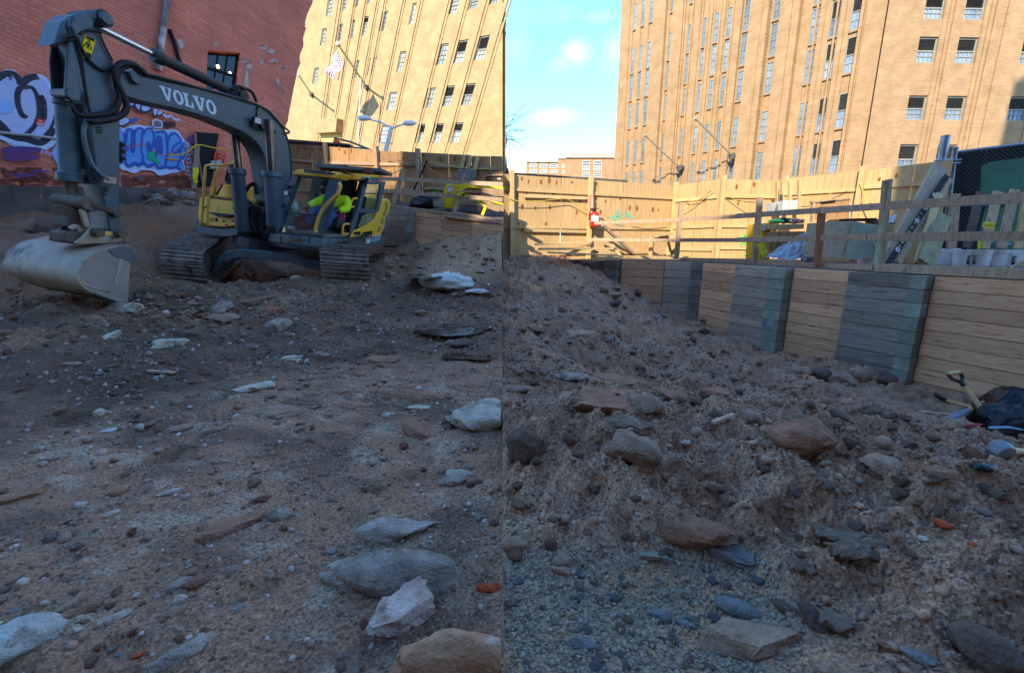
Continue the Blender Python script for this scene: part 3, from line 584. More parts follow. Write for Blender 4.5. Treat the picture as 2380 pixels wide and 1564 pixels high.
wpoly([(500, -420), (760, -420)] + rag + [(600, 640), (452, 640), (470, 330), (479, 208), (550, 208), (558, 124), (483, 118), (500, -60)], -.45, .004, 'wall', REDA)
# window with a dark opening and two small glints built as glowing beads
wp = [(483, 118), (558, 124), (550, 208), (479, 208)]
M_BLACK = mat('near_black', S(26, 25, 27), S(18, 17, 18), 4, .7)
M_DGLASS = mat('dark_glass', S(20, 20, 22), S(34, 32, 32), 2, .08, spec=.6)
wq = [FW.huv(*p) for p in wp]; a0, a1 = wq[0][0], wq[1][0] - .05; b0, b1 = min(wq[2][1], wq[3][1]), max(wq[0][1], wq[1][1])
win = window(FW, a0 - .02, a1 + .1, b0 - .05, b1 + .08, -.25, redb, 0, (3, 2), fw=.08, pane=M_DGLASS, fmat=M_BLACK)
lamp = bpy.data.materials.new('glint_glow'); lamp.use_nodes = True; e = lamp.node_tree.nodes['Principled BSDF']; e.inputs['Emission Color'].default_value = (1, .62, .18, 1); e.inputs['Emission Strength'].default_value = 2.6
for (x, y, s) in ((1074, 318, .055), (1134, 351, .045)):
    m = MB(); m.lathe(FW.hit(*R1(x, y)) + FW.n * -.20, [(.01, -s), (s * .8, -s * .6), (s, 0), (s * .7, s * .6), (.01, s)], 10, ax=FW.e2); m.build('lamp', lamp, win)
# rain pipe, cables and strut
M_PIPE = mat('old_rain_pipe', S(150, 140, 138), S(92, 70, 66), 3, .7, c3=S(206, 200, 196), c3amt=.6, stretch=(1, 1, .4))
m = MB(); m.tube([FW.hit(u, v) + FW.n * .12 for u, v in ((392, -60), (386, 10), (378, 70), (371, 120), (365, 166))], .085, 8); m.build('downspout', M_PIPE, redb)
m = MB(); m.tube([FW.hit(*R1(x, y)) + FW.n * .05 for x, y in ((828, 150), (850, 210), (872, 290), (882, 315))], .05, 6); m.build('strut', M_BLACK, redb)
# pale worn plaster patches
M_PATCH = mat('chalky_patch', S(206, 172, 160), S(170, 112, 96), 5, .95, lo=.42, hi=.56)
def blob(cx, cy, rx, ry, seed, n=22):
    r = random.Random(seed); return [(cx + rx * math.cos(2 * math.pi * i / n) * r.uniform(.55, 1.1), cy + ry * math.sin(2 * math.pi * i / n) * r.uniform(.55, 1.1)) for i in range(n)]
def decal(pts, lift, name, mt, F=FW, parent=redb):
    m = MB(); vs = [F.hit(u, v) + F.n * lift for (u, v) in pts]
    nn = Vector((0, 0, 0))
    for i in range(len(vs)): nn += (vs[i] - vs[0]).cross(vs[(i + 1) % len(vs)] - vs[0])
    if nn.dot(F.n) < 0: vs = vs[::-1]
    m.add(vs, [tuple(range(len(vs)))]); return m.build(name, mt, parent)
LIFT = [.006]
def lift(): LIFT[0] += .0016; return LIFT[0]
for i, (x, y, rx, ry) in enumerate(((160, 430, 46, 26), (150, 560, 40, 32), (20, 640, 44, 70), (340, 620, 40, 30), (280, 760, 34, 50), (330, 830, 24, 50), (290, 1000, 12, 24), (370, 266, 10, 8), (0, 560, 60, 30), (225, 470, 50, 30), (260, 560, 60, 26))):
    decal(blob(*R3(x, y), rx * .256, ry * .256, i), lift(), 'worn_patch', M_PATCH)
for i, (x, y, rx, ry) in enumerate(((885, 215, 22, 30), (1060, 218, 16, 10), (1205, 400, 14, 60), (1215, 330, 22, 14))):
    decal(blob(*R1(x, y), rx * .475, ry * .475, 40 + i), lift(), 'worn_patch', M_PATCH)
# painted lettering: pale bubble letters, then a blue piece with dark outlines
def paint(name, c1, c2=None, sc=3): return mat(name, c1, c2 or c1, sc, .75, spec=.25, bump=.25, bscale=9, stretch=(.6, .6, 9))
P_PALE = paint('pale_lilac_paint', S(196, 196, 226), S(172, 186, 226)); P_BLK = paint('black_spray_paint', S(54, 50, 58), S(74, 68, 80)); P_WHITE = paint('white_spray_paint', S(206, 218, 240), S(184, 204, 240))
P_BLUE = paint('blue_spray_paint', S(92, 148, 214), S(112, 164, 222)); P_DBLUE = paint('navy_spray_paint', S(62, 88, 168), S(72, 104, 186)); P_LBLUE = paint('light_blue_spray_paint', S(150, 190, 238), S(136, 180, 236))
P_GREEN = paint('green_spray_paint', S(40, 190, 110), S(30, 170, 130)); P_ORG = paint('orange_spray_paint', S(214, 140, 80)); P_PUR = paint('purple_spray_paint', S(92, 62, 128), S(120, 70, 110)); P_RED = paint('red_spray_paint', S(210, 50, 50))
def smoothpts(pts, n=6, closed=True):
    out = []; m = len(pts)
    for i in range(m if closed else m - 1):
        p0, p1, p2, p3 = [pts[(i + k) % m] if closed else pts[max(0, min(m - 1, i + k))] for k in (-1, 0, 1, 2)]
        for j in range(n):
            t = j / n; f = lambda a, b, c, d: .5 * (2 * b + (c - a) * t + (2 * a - 5 * b + 4 * c - d) * t * t + (3 * b - a - 3 * c + d) * t ** 3)
            out.append((f(p0[0], p1[0], p2[0], p3[0]), f(p0[1], p1[1], p2[1], p3[1])))
    if not closed: out.append(pts[-1])
    return out
def shape(pts, z, name, mt, closed=True): return decal(smoothpts([z(*p) for p in pts], 5, True), lift(), name, mt)
def stroke(pts, z, w, name, mt, smooth=True):
    q = [z(*p) for p in pts]; q = smoothpts(q, 5, False) if smooth else q; l = lift(); P = [FW.hit(u, v) for u, v in q]
    m = MB(); m.ribbon(P, w, FW.n, l); return m.build(name, mt, redb)
ident = lambda a, b: (a, b)
# pale bubbles (enlarged picture units of the two left crops)
shape([(-140, 760), (0, 745), (60, 715), (150, 715), (220, 755), (270, 830), (340, 775), (430, 765), (530, 785), (600, 850), (640, 960), (690, 1060), (715, 1250), (720, 1440), (690, 1560), (600, 1660), (480, 1730), (360, 1720), (250, 1680), (130, 1640), (0, 1560), (-140, 1500)], Z9, 'graffiti_halo', P_WHITE)
shape([(-140, 800), (20, 770), (100, 740), (170, 745), (220, 790), (262, 880), (330, 810), (440, 790), (520, 810), (580, 880), (625, 1000), (680, 1120), (695, 1260), (690, 1420), (640, 1520), (560, 1590), (430, 1640), (300, 1600), (140, 1560), (0, 1470), (-140, 1400)], Z9, 'graffiti_fill', P_PALE)
for pts, w in (([(-100, 880), (20, 790), (100, 758), (180, 770), (235, 840), (255, 900)], .12), ([(262, 920), (290, 870), (340, 830), (400, 805), (470, 800)], .13), ([(330, 930), (260, 935), (220, 1000), (218, 1110), (240, 1200), (285, 1290), (320, 1265)], .10), ([(330, 925), (400, 940), (450, 1020), (475, 1130), (480, 1260), (440, 1380), (380, 1460), (310, 1520)], .08), ([(495, 1030), (480, 1100), (490, 1200), (510, 1290), (540, 1310), (545, 1200), (530, 1080), (495, 1030)], .10), ([(690, 1200), (670, 1330), (620, 1440), (550, 1520)], .05), ([(-120, 1300), (0, 1400), (60, 1470), (110, 1500)], .2)):
    stroke(pts, Z9, w, 'graffiti_outline', P_BLK)
stroke([(-40, -10), (60, 40), (150, 75), (230, 80), (300, 105), (380, 115), (430, 60), (500, 0)], Z10, .20, 'graffiti_outline', P_BLK)
stroke([(-40, 40), (60, 80), (150, 110), (230, 120), (300, 145), (380, 150), (450, 110), (510, 30)], Z10, .10, 'graffiti_outline', P_WHITE)
stroke([(90, 800), (130, 790), (120, 850), (160, 810), (110, 800)], Z9, .025, 'graffiti_tag', P_BLK, False)
shape([(-20, 1130), (60, 1090), (150, 1110), (160, 1180), (90, 1250), (-20, 1240)], Z9, 'graffiti_shade', P_LBLUE)
# red and white notice stuck on the bubble letter
M_RED = mat('red_sign', S(214, 44, 40)); M_WHITE = mat('white_sign', S(226, 226, 230))
decal([Z9(447, 1318), Z9(552, 1326), Z9(548, 1398), Z9(443, 1388)], lift() + .01, 'notice', M_RED)
for y in (1366, 1384): decal([Z9(452, y), Z9(545, y + 7), Z9(545, y + 15), Z9(452, y + 8)], lift() + .012, 'notice_line', M_WHITE)
decal([Z9(478, 1336), Z9(520, 1340), Z9(520, 1352), Z9(478, 1348)], lift() + .012, 'notice_line', M_WHITE)
# thin pale pipe running along the wall
m = MB(); m.tube([FW.hit(*Z10(x, y)) + FW.n * .06 for x, y in ((-60, 8), (0, 18), (260, 42), (520, 74))], .035, 6); m.build('conduit', mat('conduit_grey', S(170, 160, 164)), redb)
# blue piece
shape([(470, 150), (520, 130), (560, 200), (560, 320), (500, 290), (455, 210)], Z10, 'graffiti_fill', P_LBLUE); shape([(505, 140), (540, 145), (545, 200), (520, 185)], Z10, 'graffiti_fill', P_GREEN)
shape([(120, 620), (230, 640), (330, 600), (430, 590), (520, 610), (600, 610), (640, 650), (800, 660), (900, 650), (980, 690), (1030, 770), (1085, 820), (1110, 900), (1085, 1020), (1050, 1100), (1065, 1180), (1000, 1230), (880, 1250), (720, 1280), (620, 1220), (480, 1210), (380, 1250), (280, 1220), (160, 1130)], Z11, 'graffiti_halo', P_WHITE)
shape([(140, 640), (230, 690), (260, 650), (330, 640), (375, 690), (400, 640), (460, 625), (500, 660), (560, 630), (620, 650), (650, 690), (790, 670), (810, 740), (860, 690), (930, 690), (990, 740), (1005, 810), (1060, 830), (1080, 900), (1050, 1020), (1020, 1060), (1050, 1170), (1000, 1210), (900, 1180), (840, 1160), (790, 1180), (700, 1180), (650, 1130), (560, 1160), (500, 1110), (430, 1150), (390, 1110), (300, 1160), (230, 1120), (140, 1130)], Z11, 'graffiti_fill', P_BLUE)
for pts, w in (([(245, 700), (250, 800), (250, 900), (255, 1100), (300, 1160)], .06), ([(265, 690), (310, 650), (365, 680), (350, 780), (335, 930), (355, 970), (375, 900), (375, 760), (385, 680), (440, 640), (495, 660), (480, 760), (470, 960), (490, 1000), (490, 1110)], .055), ([(500, 720), (530, 660), (600, 645), (640, 720), (635, 840), (600, 950), (560, 1000)], .055), ([(660, 700), (790, 690), (815, 800), (825, 960), (805, 1100), (800, 1160)], .06), ([(650, 900), (700, 760), (735, 800), (740, 980), (690, 930), (660, 1050)], .07), ([(820, 870), (850, 760), (910, 710), (970, 740), (1005, 820), (920, 880), (890, 950), (930, 980), (990, 930), (1040, 860), (1070, 870), (1085, 920), (1060, 1020), (1020, 1050), (1000, 1010), (1005, 940)], .05), ([(960, 1170), (990, 1080), (1050, 1040)], .05), ([(250, 1110), (300, 1160), (390, 1115), (430, 1150), (500, 1110), (560, 1165), (650, 1130), (700, 1185), (800, 1165), (860, 1180), (960, 1170), (1000, 1215)], .08), ([(250, 905), (300, 900)], .04), ([(250, 940), (300, 935)], .04)):
    stroke(pts, Z11, w, 'graffiti_outline', P_DBLUE)
shape([(330, 680), (370, 680), (360, 800), (340, 960), (325, 900), (340, 780)], Z11, 'graffiti_shade', P_DBLUE); shape([(245, 730), (285, 700), (280, 800), (255, 900)], Z11, 'graffiti_shade', P_DBLUE)
shape([(545, 840), (590, 830), (600, 940), (555, 940)], Z11, 'graffiti_shade', P_DBLUE); shape([(690, 850), (720, 800), (740, 960), (680, 940)], Z11, 'graffiti_shade', P_DBLUE)
shape([(570, 980), (640, 960), (660, 1030), (720, 1100), (700, 1140), (640, 1090), (570, 1060)], Z11, 'graffiti_fill', P_GREEN); shape([(800, 1040), (900, 1050), (970, 1060), (960, 1078), (860, 1076)], Z11, 'graffiti_fill', P_ORG)
# half hidden pieces above the blue one
for k, pts in enumerate(([(300, 250), (370, 280), (350, 330), (315, 320)], [(390, 290), (480, 320), (460, 390), (410, 370)], [(480, 340), (590, 370), (540, 410), (480, 400)], [(640, 380), (700, 400), (660, 470), (635, 440)], [(700, 410), (760, 420), (740, 450), (690, 460)])):
    c = [sum(p[0] for p in pts) / 4, sum(p[1] for p in pts) / 4]; shape([(c[0] + (x - c[0]) * 1.45, c[1] + (y - c[1]) * 1.5 + 12) for x, y in pts], Z11, 'graffiti_halo', P_BLK); shape(pts, Z11, 'graffiti_fill', P_PALE)
stroke([(770, 450), (800, 490), (870, 480), (930, 530), (990, 520)], Z11, .06, 'graffiti_outline', P_PALE)
shape([(130, 480), (230, 470), (310, 520), (300, 580), (180, 620)], Z11, 'graffiti_halo', P_BLK); shape([(130, 490), (230, 480), (300, 530), (280, 570), (180, 600)], Z11, 'graffiti_fill', P_PALE); shape([(320, 530), (380, 505), (430, 515), (400, 550), (330, 575)], Z11, 'graffiti_fill', P_DBLUE)
shape([(620, 540), (680, 520), (750, 560), (745, 640), (630, 630)], Z11, 'graffiti_halo', P_WHITE); shape([(640, 550), (690, 540), (735, 570), (730, 630), (640, 620)], Z11, 'graffiti_fill', mat('grey_spray_paint', S(130, 116, 116)))
for i in range(9):
    x = 1060 + (i % 3) * 25; y = 860 + i * 55; stroke([(x, y), (x + 40, y - 25), (x + 55, y + 15), (x + 10, y + 35), (x - 15, y + 10)], Z11, .02, 'graffiti_tag', P_PALE)
for i in range(7):
    x = 770 + i * 22; stroke([(x, 620), (x + 12, 560), (x + 22, 640)], Z11, .03, 'graffiti_tag', mat('faded_spray_paint', S(88, 52, 48)) if i == 0 else bpy.data.materials['faded_spray_paint'])
shape([(1090, 770), (1180, 740), (1180, 830), (1110, 830)], Z11, 'graffiti_fill', P_PUR)
text('graffiti_tag', 'Harvey', FW.hit(*Z10(350, 225)) + FW.n * .02, FW.e1, FW.e2, .17, P_PALE, redb, ext=lift())
for pts in ([(40, 150), (330, 150), (350, 190), (60, 215)], [(30, 225), (300, 215), (330, 250), (100, 270)], [(280, 350), (410, 350), (420, 365), (290, 368)], [(120, 380), (300, 375), (300, 395), (140, 410)]): shape(pts, Z10, 'graffiti_fill', P_PUR)
shape([(425, 1290), (455, 1285), (455, 1335), (430, 1335)], Z11, 'graffiti_fill', P_DBLUE)
text('graffiti_tag', 'FL', FW.hit(*Z11(1480, 1095)), FW.e1, FW.e2, .28, P_RED, redb, ext=.03)
# worn courses of brick standing proud along the foot of the wall
M_RBRK = mat('loose_red_brick', S(150, 84, 68), S(118, 66, 54), 6, .9, bump=.6, rnd=.2, c3=S(84, 56, 50))
rng = random.Random(2); nb = 0
for (z, xs, ys) in ((Z10, (-60, 560), (330, 475)), (Z11, (200, 1140), (1290, 1425))):
    s = .2677 if z is Z10 else .1704
    for j, yy in enumerate(np.linspace(ys[0], ys[1], 7 if z is Z10 else 7)):
        x = xs[0] + rng.uniform(0, 30)
        while x < xs[1]:
            w = 20 / s * rng.uniform(.8, 1.2)
            if rng.random() < .62:
                (a0, b0), (a1, b1) = FW.huv(*z(x, yy)), FW.huv(*z(x + w * .92, yy)); m = MB(); d = rng.uniform(.01, .05)
                m.box(FW.p(a0, b0 - .045, 0), FW.e1 * (a1 - a0), FW.e2 * .09, FW.n * d); m.build('brick', M_RBRK, redb); nb += 1
            x += w
# grey footing under the wall
M_FOOT = mat('old_concrete', S(120, 106, 98), S(84, 74, 68), 2.2, .95, bump=.5, bscale=12, c3=S(112, 102, 96), stretch=(1, 1, .6))
wpoly([(-330, 432), (-100, 434), (0, 435), (120, 436), (290, 437), (444, 442), (444, 560), (-330, 720)], 0, .35, 'footing', M_FOOT)
for x, y, r in ((155, 470, 7), (355, 575, 4)): decal(blob(*Z10(x, y), r, r * .8, int(x)), .38, 'orange_mark', mat('orange_mark_paint', S(226, 110, 40)) if x == 155 else bpy.data.materials['orange_mark_paint'])
for x, y in ((750, 1520), (1050, 1505)): decal(blob(*Z11(x, y), 2.2, 2.2, int(x)), .38, 'orange_mark', bpy.data.materials['orange_mark_paint'])
# dark doorway panel, prop with tape, electric box, cables
dr = wpoly([Z11(1200, 690), Z11(1520, 715), Z11(1470, 1010), Z11(1430, 1430), Z11(1160, 1440), Z11(1170, 1100)], .02, .08, 'door', M_BLACK); dr['label'] = 'black boarded door at the end of the graffiti wall'
M_WOODG = mat('grey_lumber', S(160, 140, 116), S(128, 110, 92), 4, .85, bump=.3, stretch=(14, 14, 1.2), rnd=.12)
pr = empty('wooden_prop', FW.hit(*Z11(1160, 1450)) + FW.n * .3, 'upright wooden prop with yellow tape before the black boarded door', 'post')
m = MB(); m.bar(FW.hit(*Z11(1158, 1470)) + FW.n * .3, FW.hit(*Z11(1205, 890)) + FW.n * .3, .13, .09, FW.n); m.build('post', M_WOODG, pr)
M_TAPE = mat('yellow_caution_tape', S(232, 214, 40), S(206, 186, 30), 4, .55)
m = MB(); P = [FW.hit(*Z11(x, y)) + FW.n * .4 for x, y in ((1165, 1190), (1160, 1300), (1170, 1370), (1190, 1395))]; m.ribbon(P, .10, FW.n); P = [FW.hit(*Z11(x, y)) + FW.n * .42 for x, y in ((1195, 1190), (1200, 1250), (1180, 1310), (1190, 1385))]; m.ribbon(P, .05, FW.n); m.build('tape', M_TAPE, pr)
eb = empty('electrical_box', FW.hit(*Z11(1455, 1200)) + FW.n * .2, 'pale grey electrical box hung on the wall beside the black boarded door', 'box')
for x0, x1 in ((1385, 1448), (1452, 1528)):
    m = MB(); m.prism([FW.hit(*Z11(x, y)) + FW.n * .1 for x, y in ((x0 + 8, 1092), (x1 + 2, 1098), (x1 - 6, 1206), (x0 - 4, 1200))], FW.n * .22); m.build('door' if x0 < 1400 else 'cover', mat('box_grey', S(168, 176, 176), S(150, 160, 160), 3, .5) if x0 < 1400 else bpy.data.materials['box_grey'], eb, bevel=.015)
M_ORC = mat('orange_cable', S(226, 104, 62)); M_YEC = mat('yellow_cable', S(206, 172, 50)); M_BRC = mat('pink_hose', S(150, 112, 104))
def cable(pts, z, F, off, r, mt, label, cat='cable', name='cable'):
    m = MB(); q = smoothpts([z(*p) for p in pts], 4, False); m.tube([F.hit(u, v) + F.n * off for u, v in q], r, 5); o = m.build(name, mt, None, smooth='all'); return tag(o, label, cat)
cable([(1530, 720), (1500, 830), (1480, 950), (1455, 1040), (1470, 1120)], Z11, FW, .14, .018, M_ORC, 'orange cable hanging down the wall above the electrical box')
cable([(250, 870), (350, 895), (500, 850), (620, 940), (780, 1000), (940, 950), (1060, 860), (1200, 690)], Z11, FW, .06, .014, M_ORC, 'orange cable drooping across the blue graffiti')
cable([(800, 1030), (980, 1020), (1100, 950), (1200, 893), (1400, 930), (1560, 955), (1720, 950)], Z11, FW, .46, .02, M_YEC, 'yellow cable strung from the prop across the black door')
cable([(1190, 720), (1200, 900), (1230, 1050), (1260, 1230), (1300, 1430)], Z11, FW, .2, .035, M_BRC, 'thin pinkish hose hanging before the black boarded door', 'hose', 'hose')

# ------------------------------------------------------------------ cream brick building, upper left
def FY_():
    d1 = ray(-250, 310); d2 = ray(381, 2733); n = d1.cross(d2).normalized(); P0 = W(930, 200, 36)
    if n.y > 0: n = -n
    h = lambda u, v: hitp(u, v, P0, n)
    e1 = h(1100, 260) - h(700, 272); e2 = h(975, 95) - h(940, 215)
    return Frame(P0, -d1 if (-d1).dot(h(1100, 200) - h(700, 200)) > 0 else d1, -d2 if -d2.z > 0 else d2, n)
FY = FY_()
CREAM = brick_mat('cream_brick', FY.e1, FY.e2, S(178, 150, 106), S(168, 140, 96), S(182, 156, 116), .42, .13, .014, tone=S(158, 130, 90), tamt=.3, tscale=.12, bump=.25)
cb = empty('courthouse_building', FY.hit(930, 370), 'sunlit cream brick building with a flag, filling the sky above the site fence', 'building')
m = MB(); m.prism([FY.hit(u, v) + FY.n * -.35 for u, v in ((560, -75), (1168, -75), (1168, 480), (560, 480))], Vector((-.4, 3, 0))); m.build('wall', CREAM, cb)
wins = []
def yw(cx, y0, y1, w, lv=0.0): wins.append((cx, y0, y1, w, lv))
for cx, y0, y1, w, lv in ((760, -10, 152, 50, 0), (893, -48, 112, 48, 0), (1005, -85, 77, 48, 0), (1126, -120, 40, 48, 0), (704, 262, 420, 42, 0), (846, 225, 386, 46, 0), (956, 190, 360, 48, 0), (1077, 155, 330, 48, .3), (1244, 112, 293, 58, 0), (1530, 30, 228, 66, 0), (1893, -40, 138, 76, 0), (2075, -75, 95, 76, 0), (2268, -130, 50, 86, 0),
                          (633, 618, 766, 44, 0), (755, 590, 750, 44, 0), (873, 573, 735, 46, 0), (995, 553, 715, 46, 0), (1143, 525, 690, 60, 0), (1416, 470, 655, 66, 0), (1776, 402, 598, 84, 0), (1947, 370, 580, 84, .52), (2140, 330, 553, 92, .55),
                          (1323, 838, 1006, 66, 0), (1664, 800, 983, 80, 0), (1832, 782, 973, 82, .5), (2012, 762, 963, 92, .5), (1250, 1138, 1300, 66, 0), (1570, 1128, 1300, 82, .45), (1735, 1122, 1300, 84, .45), (1907, 1115, 1298, 90, .4)): yw(cx, max(y0, -230), y1, w, lv)
for cx, y0, y1, w, lv in wins:
    lean = -.13 - .16 * max(0, (cx - 700)) / 1500; mid = (y0 + y1) / 2
    cxb = cx + lean * (y1 - mid) * 1.0
    al, b0 = FY.huv(*R3(cxb - w / 2, y1)); ar, _ = FY.huv(*R3(cxb + w / 2, y1)); _, b1 = FY.huv(*R3(cx, y0))
    window(FY, al, ar, b0, b1, -.16, cb, lv, (3, 4), fw=.085, pane=M_PANEL, fmat=M_FRAME)
# front skin of the facade: one panel per bay, cut round the windows
cells = []
amin, amax = FY.huv(560, 200)[0] - 6, FY.huv(1168, 200)[0] + 6
rows = {}
for cx, y0, y1, w, lv in wins:
    lean = -.13 - .16 * max(0, (cx - 700)) / 1500; mid = (y0 + y1) / 2; cxb = cx + lean * (y1 - mid)
    al, b0 = FY.huv(*R3(cxb - w / 2, y1)); ar, _ = FY.huv(*R3(cxb + w / 2, y1)); _, b1 = FY.huv(*R3(cx, y0)); cells.append((al, ar, b0, b1))
# horizontal slabs between sorted breakpoints, with gaps at windows; clipped along the straight right end of the building
bs = sorted(set([FY.huv(930, 480)[1], FY.huv(930, -75)[1]] + [b for c in cells for b in c[2:]]))
skin = MB(); arE = lambda b: FY.ab(FY.O)[0]
def a_at(b, u=1168, d=0):                        # right end of the facade at height b (solved along the face)
    lo_, hi_ = -60.0, 60.0
    for _ in range(40):
        mid_ = (lo_ + hi_) / 2; P = FY.p(mid_, b, d) - CAMP; f = P.y * CP - P.z * SP
        if 1190 + FOC * P.x / f < u: lo_ = mid_
        else: hi_ = mid_
    return lo_
for b0, b1 in zip(bs[:-1], bs[1:]):
    if b1 - b0 < 1e-4: continue
    gaps = sorted([(c[0], c[1]) for c in cells if c[2] < b1 - 1e-4 and c[3] > b0 + 1e-4]); x = amin; e0, e1 = a_at(b0), a_at(b1); g0_, g1_ = a_at(b0, 1168, -.35), a_at(b1, 1168, -.35)
    for g0, g1 in gaps + [(None, None)]:
        if g0 is None:
            skin.corners([FY.p(x, b0, -.35), FY.p(g0_, b0, -.35), FY.p(e0, b0, 0), FY.p(x, b0, 0), FY.p(x, b1, -.35), FY.p(g1_, b1, -.35), FY.p(e1, b1, 0), FY.p(x, b1, 0)])
        else:
            if g0 > x + 1e-4: skin.fbox(FY, x, g0, b0, b1, -.35, 0)
            x = g1
skin.build('wall', CREAM, cb)
for x, y in ((735, 700), (790, 500), (900, 500), (1010, 420), (1105, 450), (1180, 400), (1300, 600), (1460, 560), (1700, 560), (1860, 520), (2040, 500), (2230, 480)):
    a, b = FY.huv(*R3(x, y)); m = MB(); m.fbox(FY, a - .16, a + .16, FY.huv(930, 380)[1], FY.huv(930, -75)[1], 0, .07); m.build('pilaster', CREAM, cb)
    m = MB(); m.fbox(FY, a + .3, a + .42, FY.huv(930, 380)[1], FY.huv(930, -75)[1], 0, .05); m.build('pilaster', CREAM, cb)
# entrance hood and panel
m = MB(); m.prism([FY.hit(*R3(x, y)) for x, y in ((650, 1100), (895, 1092), (880, 1215), (700, 1225))], FY.n * .7); m.build('entrance_hood', CREAM, cb)
m = MB(); m.prism([FY.hit(*R3(x, y)) for x, y in ((700, 1220), (870, 1220), (860, 1320), (690, 1320))], FY.n * .1); m.build('entrance_shutter', mat('yellow_shutter', S(222, 196, 110), S(206, 178, 90), 4, .6), cb)
# flags
def pole3(u0, v0, u1, v1, k, label, group=None):
    base = FY.hit(u1, v1, .1); tip = hitp(u0, v0, base + FY.n * k, FY.n); t = empty('flagpole', base, label, 'flagpole')
    m = MB(); m.tube([base, tip], .07, 8); m.build('pole', M_POLE, t); m = MB(); m.disc(tip, tip - base, .13, .25, 10); m.build('finial', M_POLE, t); m = MB(); m.disc(base, FY.n, .2, .3, 10); m.build('bracket', M_LOUV, t); return base, tip
pole3(*R3(478, 682), *R3(600, 862), 3.2, 'bare flagpole on the cream building right at the ragged red brick edge')
fb, ft = pole3(*R3(838, 405), *R3(1100, 795), 4.0, 'flagpole on cream building carrying the striped flag')
fl = empty('flag', ft, 'American flag hanging from the pole on the cream building', 'flag')
fu0, fv0 = R3(842, 470); fu1, fv1 = R3(890, 585); d_ = (ft + fb) / 2
fn = FY.n; fP = ft * .8 + fb * .2
fh = lambda u, v: hitp(u, v, fP, fn)
tl, tr2, bl, br2 = fh(*R3(835, 462)), fh(*R3(893, 588)), fh(*R3(706, 655)), fh(*R3(782, 730))
def fpt(s, t):                             # s across the hoist, t along the fly
    p = tl.lerp(tr2, s).lerp(bl.lerp(br2, s), t); return p + fn * (.10 * math.sin(t * 9 + s * 3) + .05 * math.sin(s * 7)) - Vector((0, 0, .35 * t * (1 - t)))
M_FR = mat('flag_red', S(196, 46, 52)); M_FWH = mat('flag_white', S(232, 230, 232)); M_FB = mat('flag_blue', S(58, 56, 120))
for k in range(13):
    t0 = .42 if k >= 6 else 0.0; m = MB(); n = 14; s0, s1 = 1 - k / 13, 1 - (k + 1) / 13; vs = []; tt = [t0 + (1 - t0) * i / n for i in range(n + 1)]
    for t in tt: vs += [fpt(s0, t), fpt(s1, t)]
    m.add(vs, [(2 * i, 2 * i + 2, 2 * i + 3, 2 * i + 1) for i in range(n)]); m.build('stripe', M_FR if k % 2 == 0 else M_FWH, fl)
m = MB(); n = 8; vs = [fpt((7 / 13) * i / n, .42 * j / n) for i in range(n + 1) for j in range(n + 1)]
m.add(vs, [(i * (n + 1) + j, i * (n + 1) + j + 1, (i + 1) * (n + 1) + j + 1, (i + 1) * (n + 1) + j) for i in range(n) for j in range(n)]); canton = m.build('canton', M_FB, fl)
m = MB()
for i in range(9):
    for j in range(6 if i % 2 == 0 else 5):
        c = fpt((7 / 13) * (i + .6) / 9.4, .42 * (j + (.5 if i % 2 == 0 else 1.0)) / 6.2) + fn * .02; a = (tr2 - tl).normalized() * .045; b = (bl - tl).normalized() * .045
        m.quad(c - a - b, c + a - b, c + a + b, c - a + b)
m.build('stars', M_FWH, canton, kind='stuff')
# thin white staff standing before the facade
p0, p1 = FY.hit(*R3(990, 1300), 2), FY.hit(*R3(1045, 720), 2); m = MB(); m.tube([p0 - Vector((0, 0, 2)), p1], .06, 6); tag(m.build('mast', mat('white_paint', S(228, 224, 214))), 'thin pale mast standing before the cream building below its flag', 'mast')
# street lamp, street name sign, signal arm
YS = 24.0
lampw = bpy.data.materials['white_paint']; ls = empty('street_lamp', W(*R3(1245, 1420), YS), 'white twin-armed street lamp rising above the fence before the cream building', 'street lamp')
m = MB(); m.tube([W(*R3(1235, 1520), YS), W(*R3(1270, 1370), YS), W(*R3(1318, 1145), YS)], [.13, .12, .09], 10); m.build('pole', lampw, ls, smooth=True)
for pts in (((1318, 1160), (1220, 1110), (1100, 1080)), ((1318, 1175), (1380, 1145), (1460, 1123))):
    m = MB(); m.tube([W(*R3(*p), YS) for p in pts], [.05, .045, .04], 8); m.build('arm', lampw, ls, smooth=True)
for x, y, s in ((1068, 1074, -1), (1480, 1120, 1)):
    m = MB(); m.lathe(W(*R3(x, y), YS) - Vector((.3, 0, 0)), [(.05, 0), (.13, .12), (.13, .5), (.04, .7)], 10, ax=Vector((1, 0, .0))); m.build('lamp_head', lampw, ls)
m = MB(); m.bar(W(*R3(1225, 1298), YS), W(*R3(1338, 1305), YS), .05, .05); m.build('crossbar', lampw, ls)
M_SGN = mat('green_sign', S(0, 128, 100)); FS = Frame(W(*R3(905, 1362), 20), W(*R3(1110, 1368), 20) - W(*R3(905, 1362), 20), Vector((.05, 0, 1)), Vector((0, -1, 0)))
st = empty('street_sign', W(*R3(1010, 1366), 20), 'green street name sign showing just above the left plank fence', 'sign')
m = MB(); m.prism([FS.hit(*R3(x, y)) for x, y in ((935, 1334), (1110, 1340), (1108, 1369), (905, 1360))], Vector((0, .04, 0))); m.build('sign_plate', M_SGN, st)
text('lettering', 'Water St', FS.hit(*R3(938, 1357)) + Vector((0, -.01, 0)), FS.e1, FS.e2, .16, M_FWH, st, ext=.01, width=(FS.hit(*R3(1035, 1357)) - FS.hit(*R3(938, 1357))).length)
m = MB(); m.tube([W(*R3(1000, 1500), 20.05), W(*R3(1010, 1336), 20.05)], .04, 6); m.build('post', M_LOUV, st)
